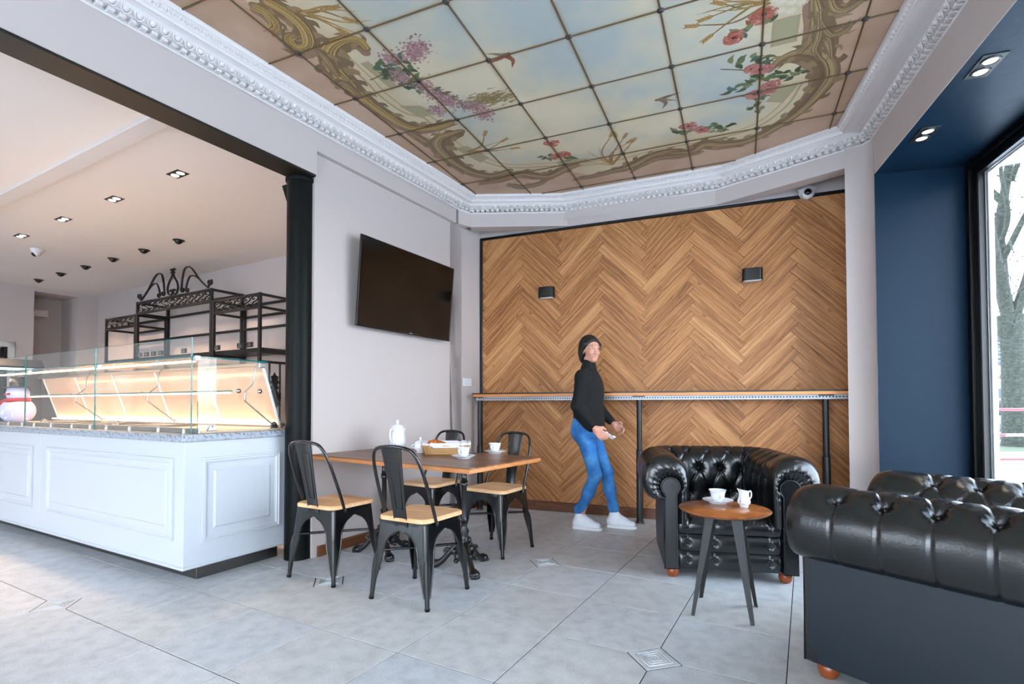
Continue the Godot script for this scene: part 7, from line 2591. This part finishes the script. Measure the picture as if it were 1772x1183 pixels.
	for s in [-1.0, 1.0]:
		hr.cap(H.call(0.052, 0.082, s * 0.018), H.call(0.022, 0.045, s * 0.074), 0.017, 0.012)
		hr.cap(H.call(0.012, 0.040, s * 0.078), H.call(-0.030, -0.060, s * 0.076), 0.015, 0.010).cap(H.call(-0.045, 0.02, s * 0.080), H.call(-0.060, -0.095, s * 0.060), 0.018, 0.007)
	var hm := Mb.new()
	hr.nets(hm)
	part(o, "hair", hm, M.hair_dark)
	# sweater: loose, high collar, long sleeves
	var sw = Field.new().setup(Vector3(-0.26, 0.78, -0.30), Vector3(0.30, 1.56, 0.30), 0.0105, 60.0)
	sw.cap(Vector3(0.012, 0.895, 0), Vector3(0.008, 1.06, 0), 0.140, 0.122, 0.82).cap(Vector3(0.008, 1.06, 0), Vector3(0.010, 1.25, 0), 0.124, 0.125, 0.76)
	sw.cap(Vector3(0.030, 1.20, 0.05), Vector3(0.030, 1.20, -0.05), 0.100, 0.100)
	sw.cap(shR + Vector3(0, 0.002, -0.01), shL + Vector3(0, 0.002, 0.01), 0.060, 0.060).cap(Vector3(0.012, 1.33, 0), neck + Vector3(0.0, 0.0, 0), 0.085, 0.060).cap(neck, neck + Vector3(0.004, 0.055, 0), 0.054, 0.052)
	for l in [[shR, elR, wrR], [shL, elL, wrL]]:
		sw.cap(l[0], l[1], 0.055, 0.047).cap(l[1], l[1].lerp(l[2], 0.86), 0.046, 0.036)
	var sm := Mb.new()
	sw.nets(sm, func(p): return p.y > 0.845 or absf(p.z) > 0.155 or p.x > 0.16)
	part(o, "sweater", sm, M.knit_black)
	# jeans
	var jn = Field.new().setup(Vector3(-0.26, 0.05, -0.26), Vector3(0.34, 1.02, 0.26), 0.0105, 65.0)
	jn.cap(Vector3(-0.012, 0.93, 0.04), Vector3(-0.012, 0.93, -0.04), 0.108, 0.108).cap(Vector3(-0.022, 0.855, 0.062), Vector3(-0.022, 0.855, -0.062), 0.112, 0.112)
	for l in [[hipR, kneR, ankR], [hipL, kneL, ankL]]:
		jn.cap(l[0] + Vector3(0, -0.02, 0), l[1], 0.083, 0.053).cap(l[1], l[1].lerp(l[2], 0.4), 0.052, 0.049).cap(l[1].lerp(l[2], 0.4), l[2] + Vector3(0, 0.040, 0), 0.049, 0.036)
		jn.cap(l[2] + Vector3(0.0, 0.075, 0.0), l[2] + Vector3(-0.012, 0.07, 0.0), 0.036, 0.036)
	var jm := Mb.new()
	jn.nets(jm)
	part(o, "jeans", jm, M.denim_blue)
	# white trainers
	for sd in 2:
		var an: Vector3 = [ankR, ankL][sd]
		var b := Vector3(an.x, 0, an.z)
		var s = Field.new().setup(b + Vector3(-0.12, -0.01, -0.08), b + Vector3(0.26, 0.18, 0.08), 0.0062, 120.0)
		s.cap(b + Vector3(-0.025, 0.048, 0), b + Vector3(0.06, 0.042, 0), 0.040, 0.040, 1.05).cap(b + Vector3(0.06, 0.042, 0), b + Vector3(0.155, 0.034, 0), 0.041, 0.030, 0.88)
		s.cap(b + Vector3(-0.012, 0.06, 0), b + Vector3(0.0, 0.118, 0), 0.044, 0.041).cap(b + Vector3(0.01, 0.105, 0), b + Vector3(0.09, 0.058, 0), 0.034, 0.034)
		var mb := Mb.new()
		s.nets(mb)
		var sh := part(o, "shoe", mb, M.shoe_white)
		var so := Mb.new()
		var ol := crv2(pv([-0.070, 0.0, -0.055, 0.030, 0.0, 0.036, 0.08, 0.044, 0.15, 0.042, 0.190, 0.022, 0.198, 0.0, 0.190, -0.022, 0.15, -0.040, 0.08, -0.038, 0.0, -0.034, -0.055, -0.030]), 3)
		ol.remove_at(ol.size() - 1)
		so.prism(ol, 0.0, 0.022, 0.003)
		part(sh, "sole", so, M.frame_white, Transform3D(Basis.IDENTITY, b))
		for k in 4: part(sh, "lace", rod(PackedVector3Array([b + Vector3(0.035 + 0.022 * k, 0.128 - 0.016 * k, -0.022), b + Vector3(0.035 + 0.022 * k, 0.134 - 0.016 * k, 0), b + Vector3(0.035 + 0.022 * k, 0.128 - 0.016 * k, 0.022)]), 0.0032, 5), M.frame_white)
	# folded white napkin carried in her hands
	var nk := Mb.new()
	nk.grid(30, 20, func(i, j):
		return Vector3((i / 29.0 - 0.5) * 0.11, 0.010 * sin(i * 0.32) * cos(j * 0.27) + 0.012, (j / 19.0 - 0.5) * 0.08), -1.0)
	nk.box(Vector3(0, 0.0, 0), Vector3(0.092, 0.016, 0.068), 0.006)
	var d := o.transform * Vector3(0.205, 0.815, 0.075)
	var nap := solo("napkin", "crumpled white napkin held in front of the walking woman", "napkin", nk, M.linen, d, -deg_to_rad(OAKYAW))
	nap.rotation.z = -0.5
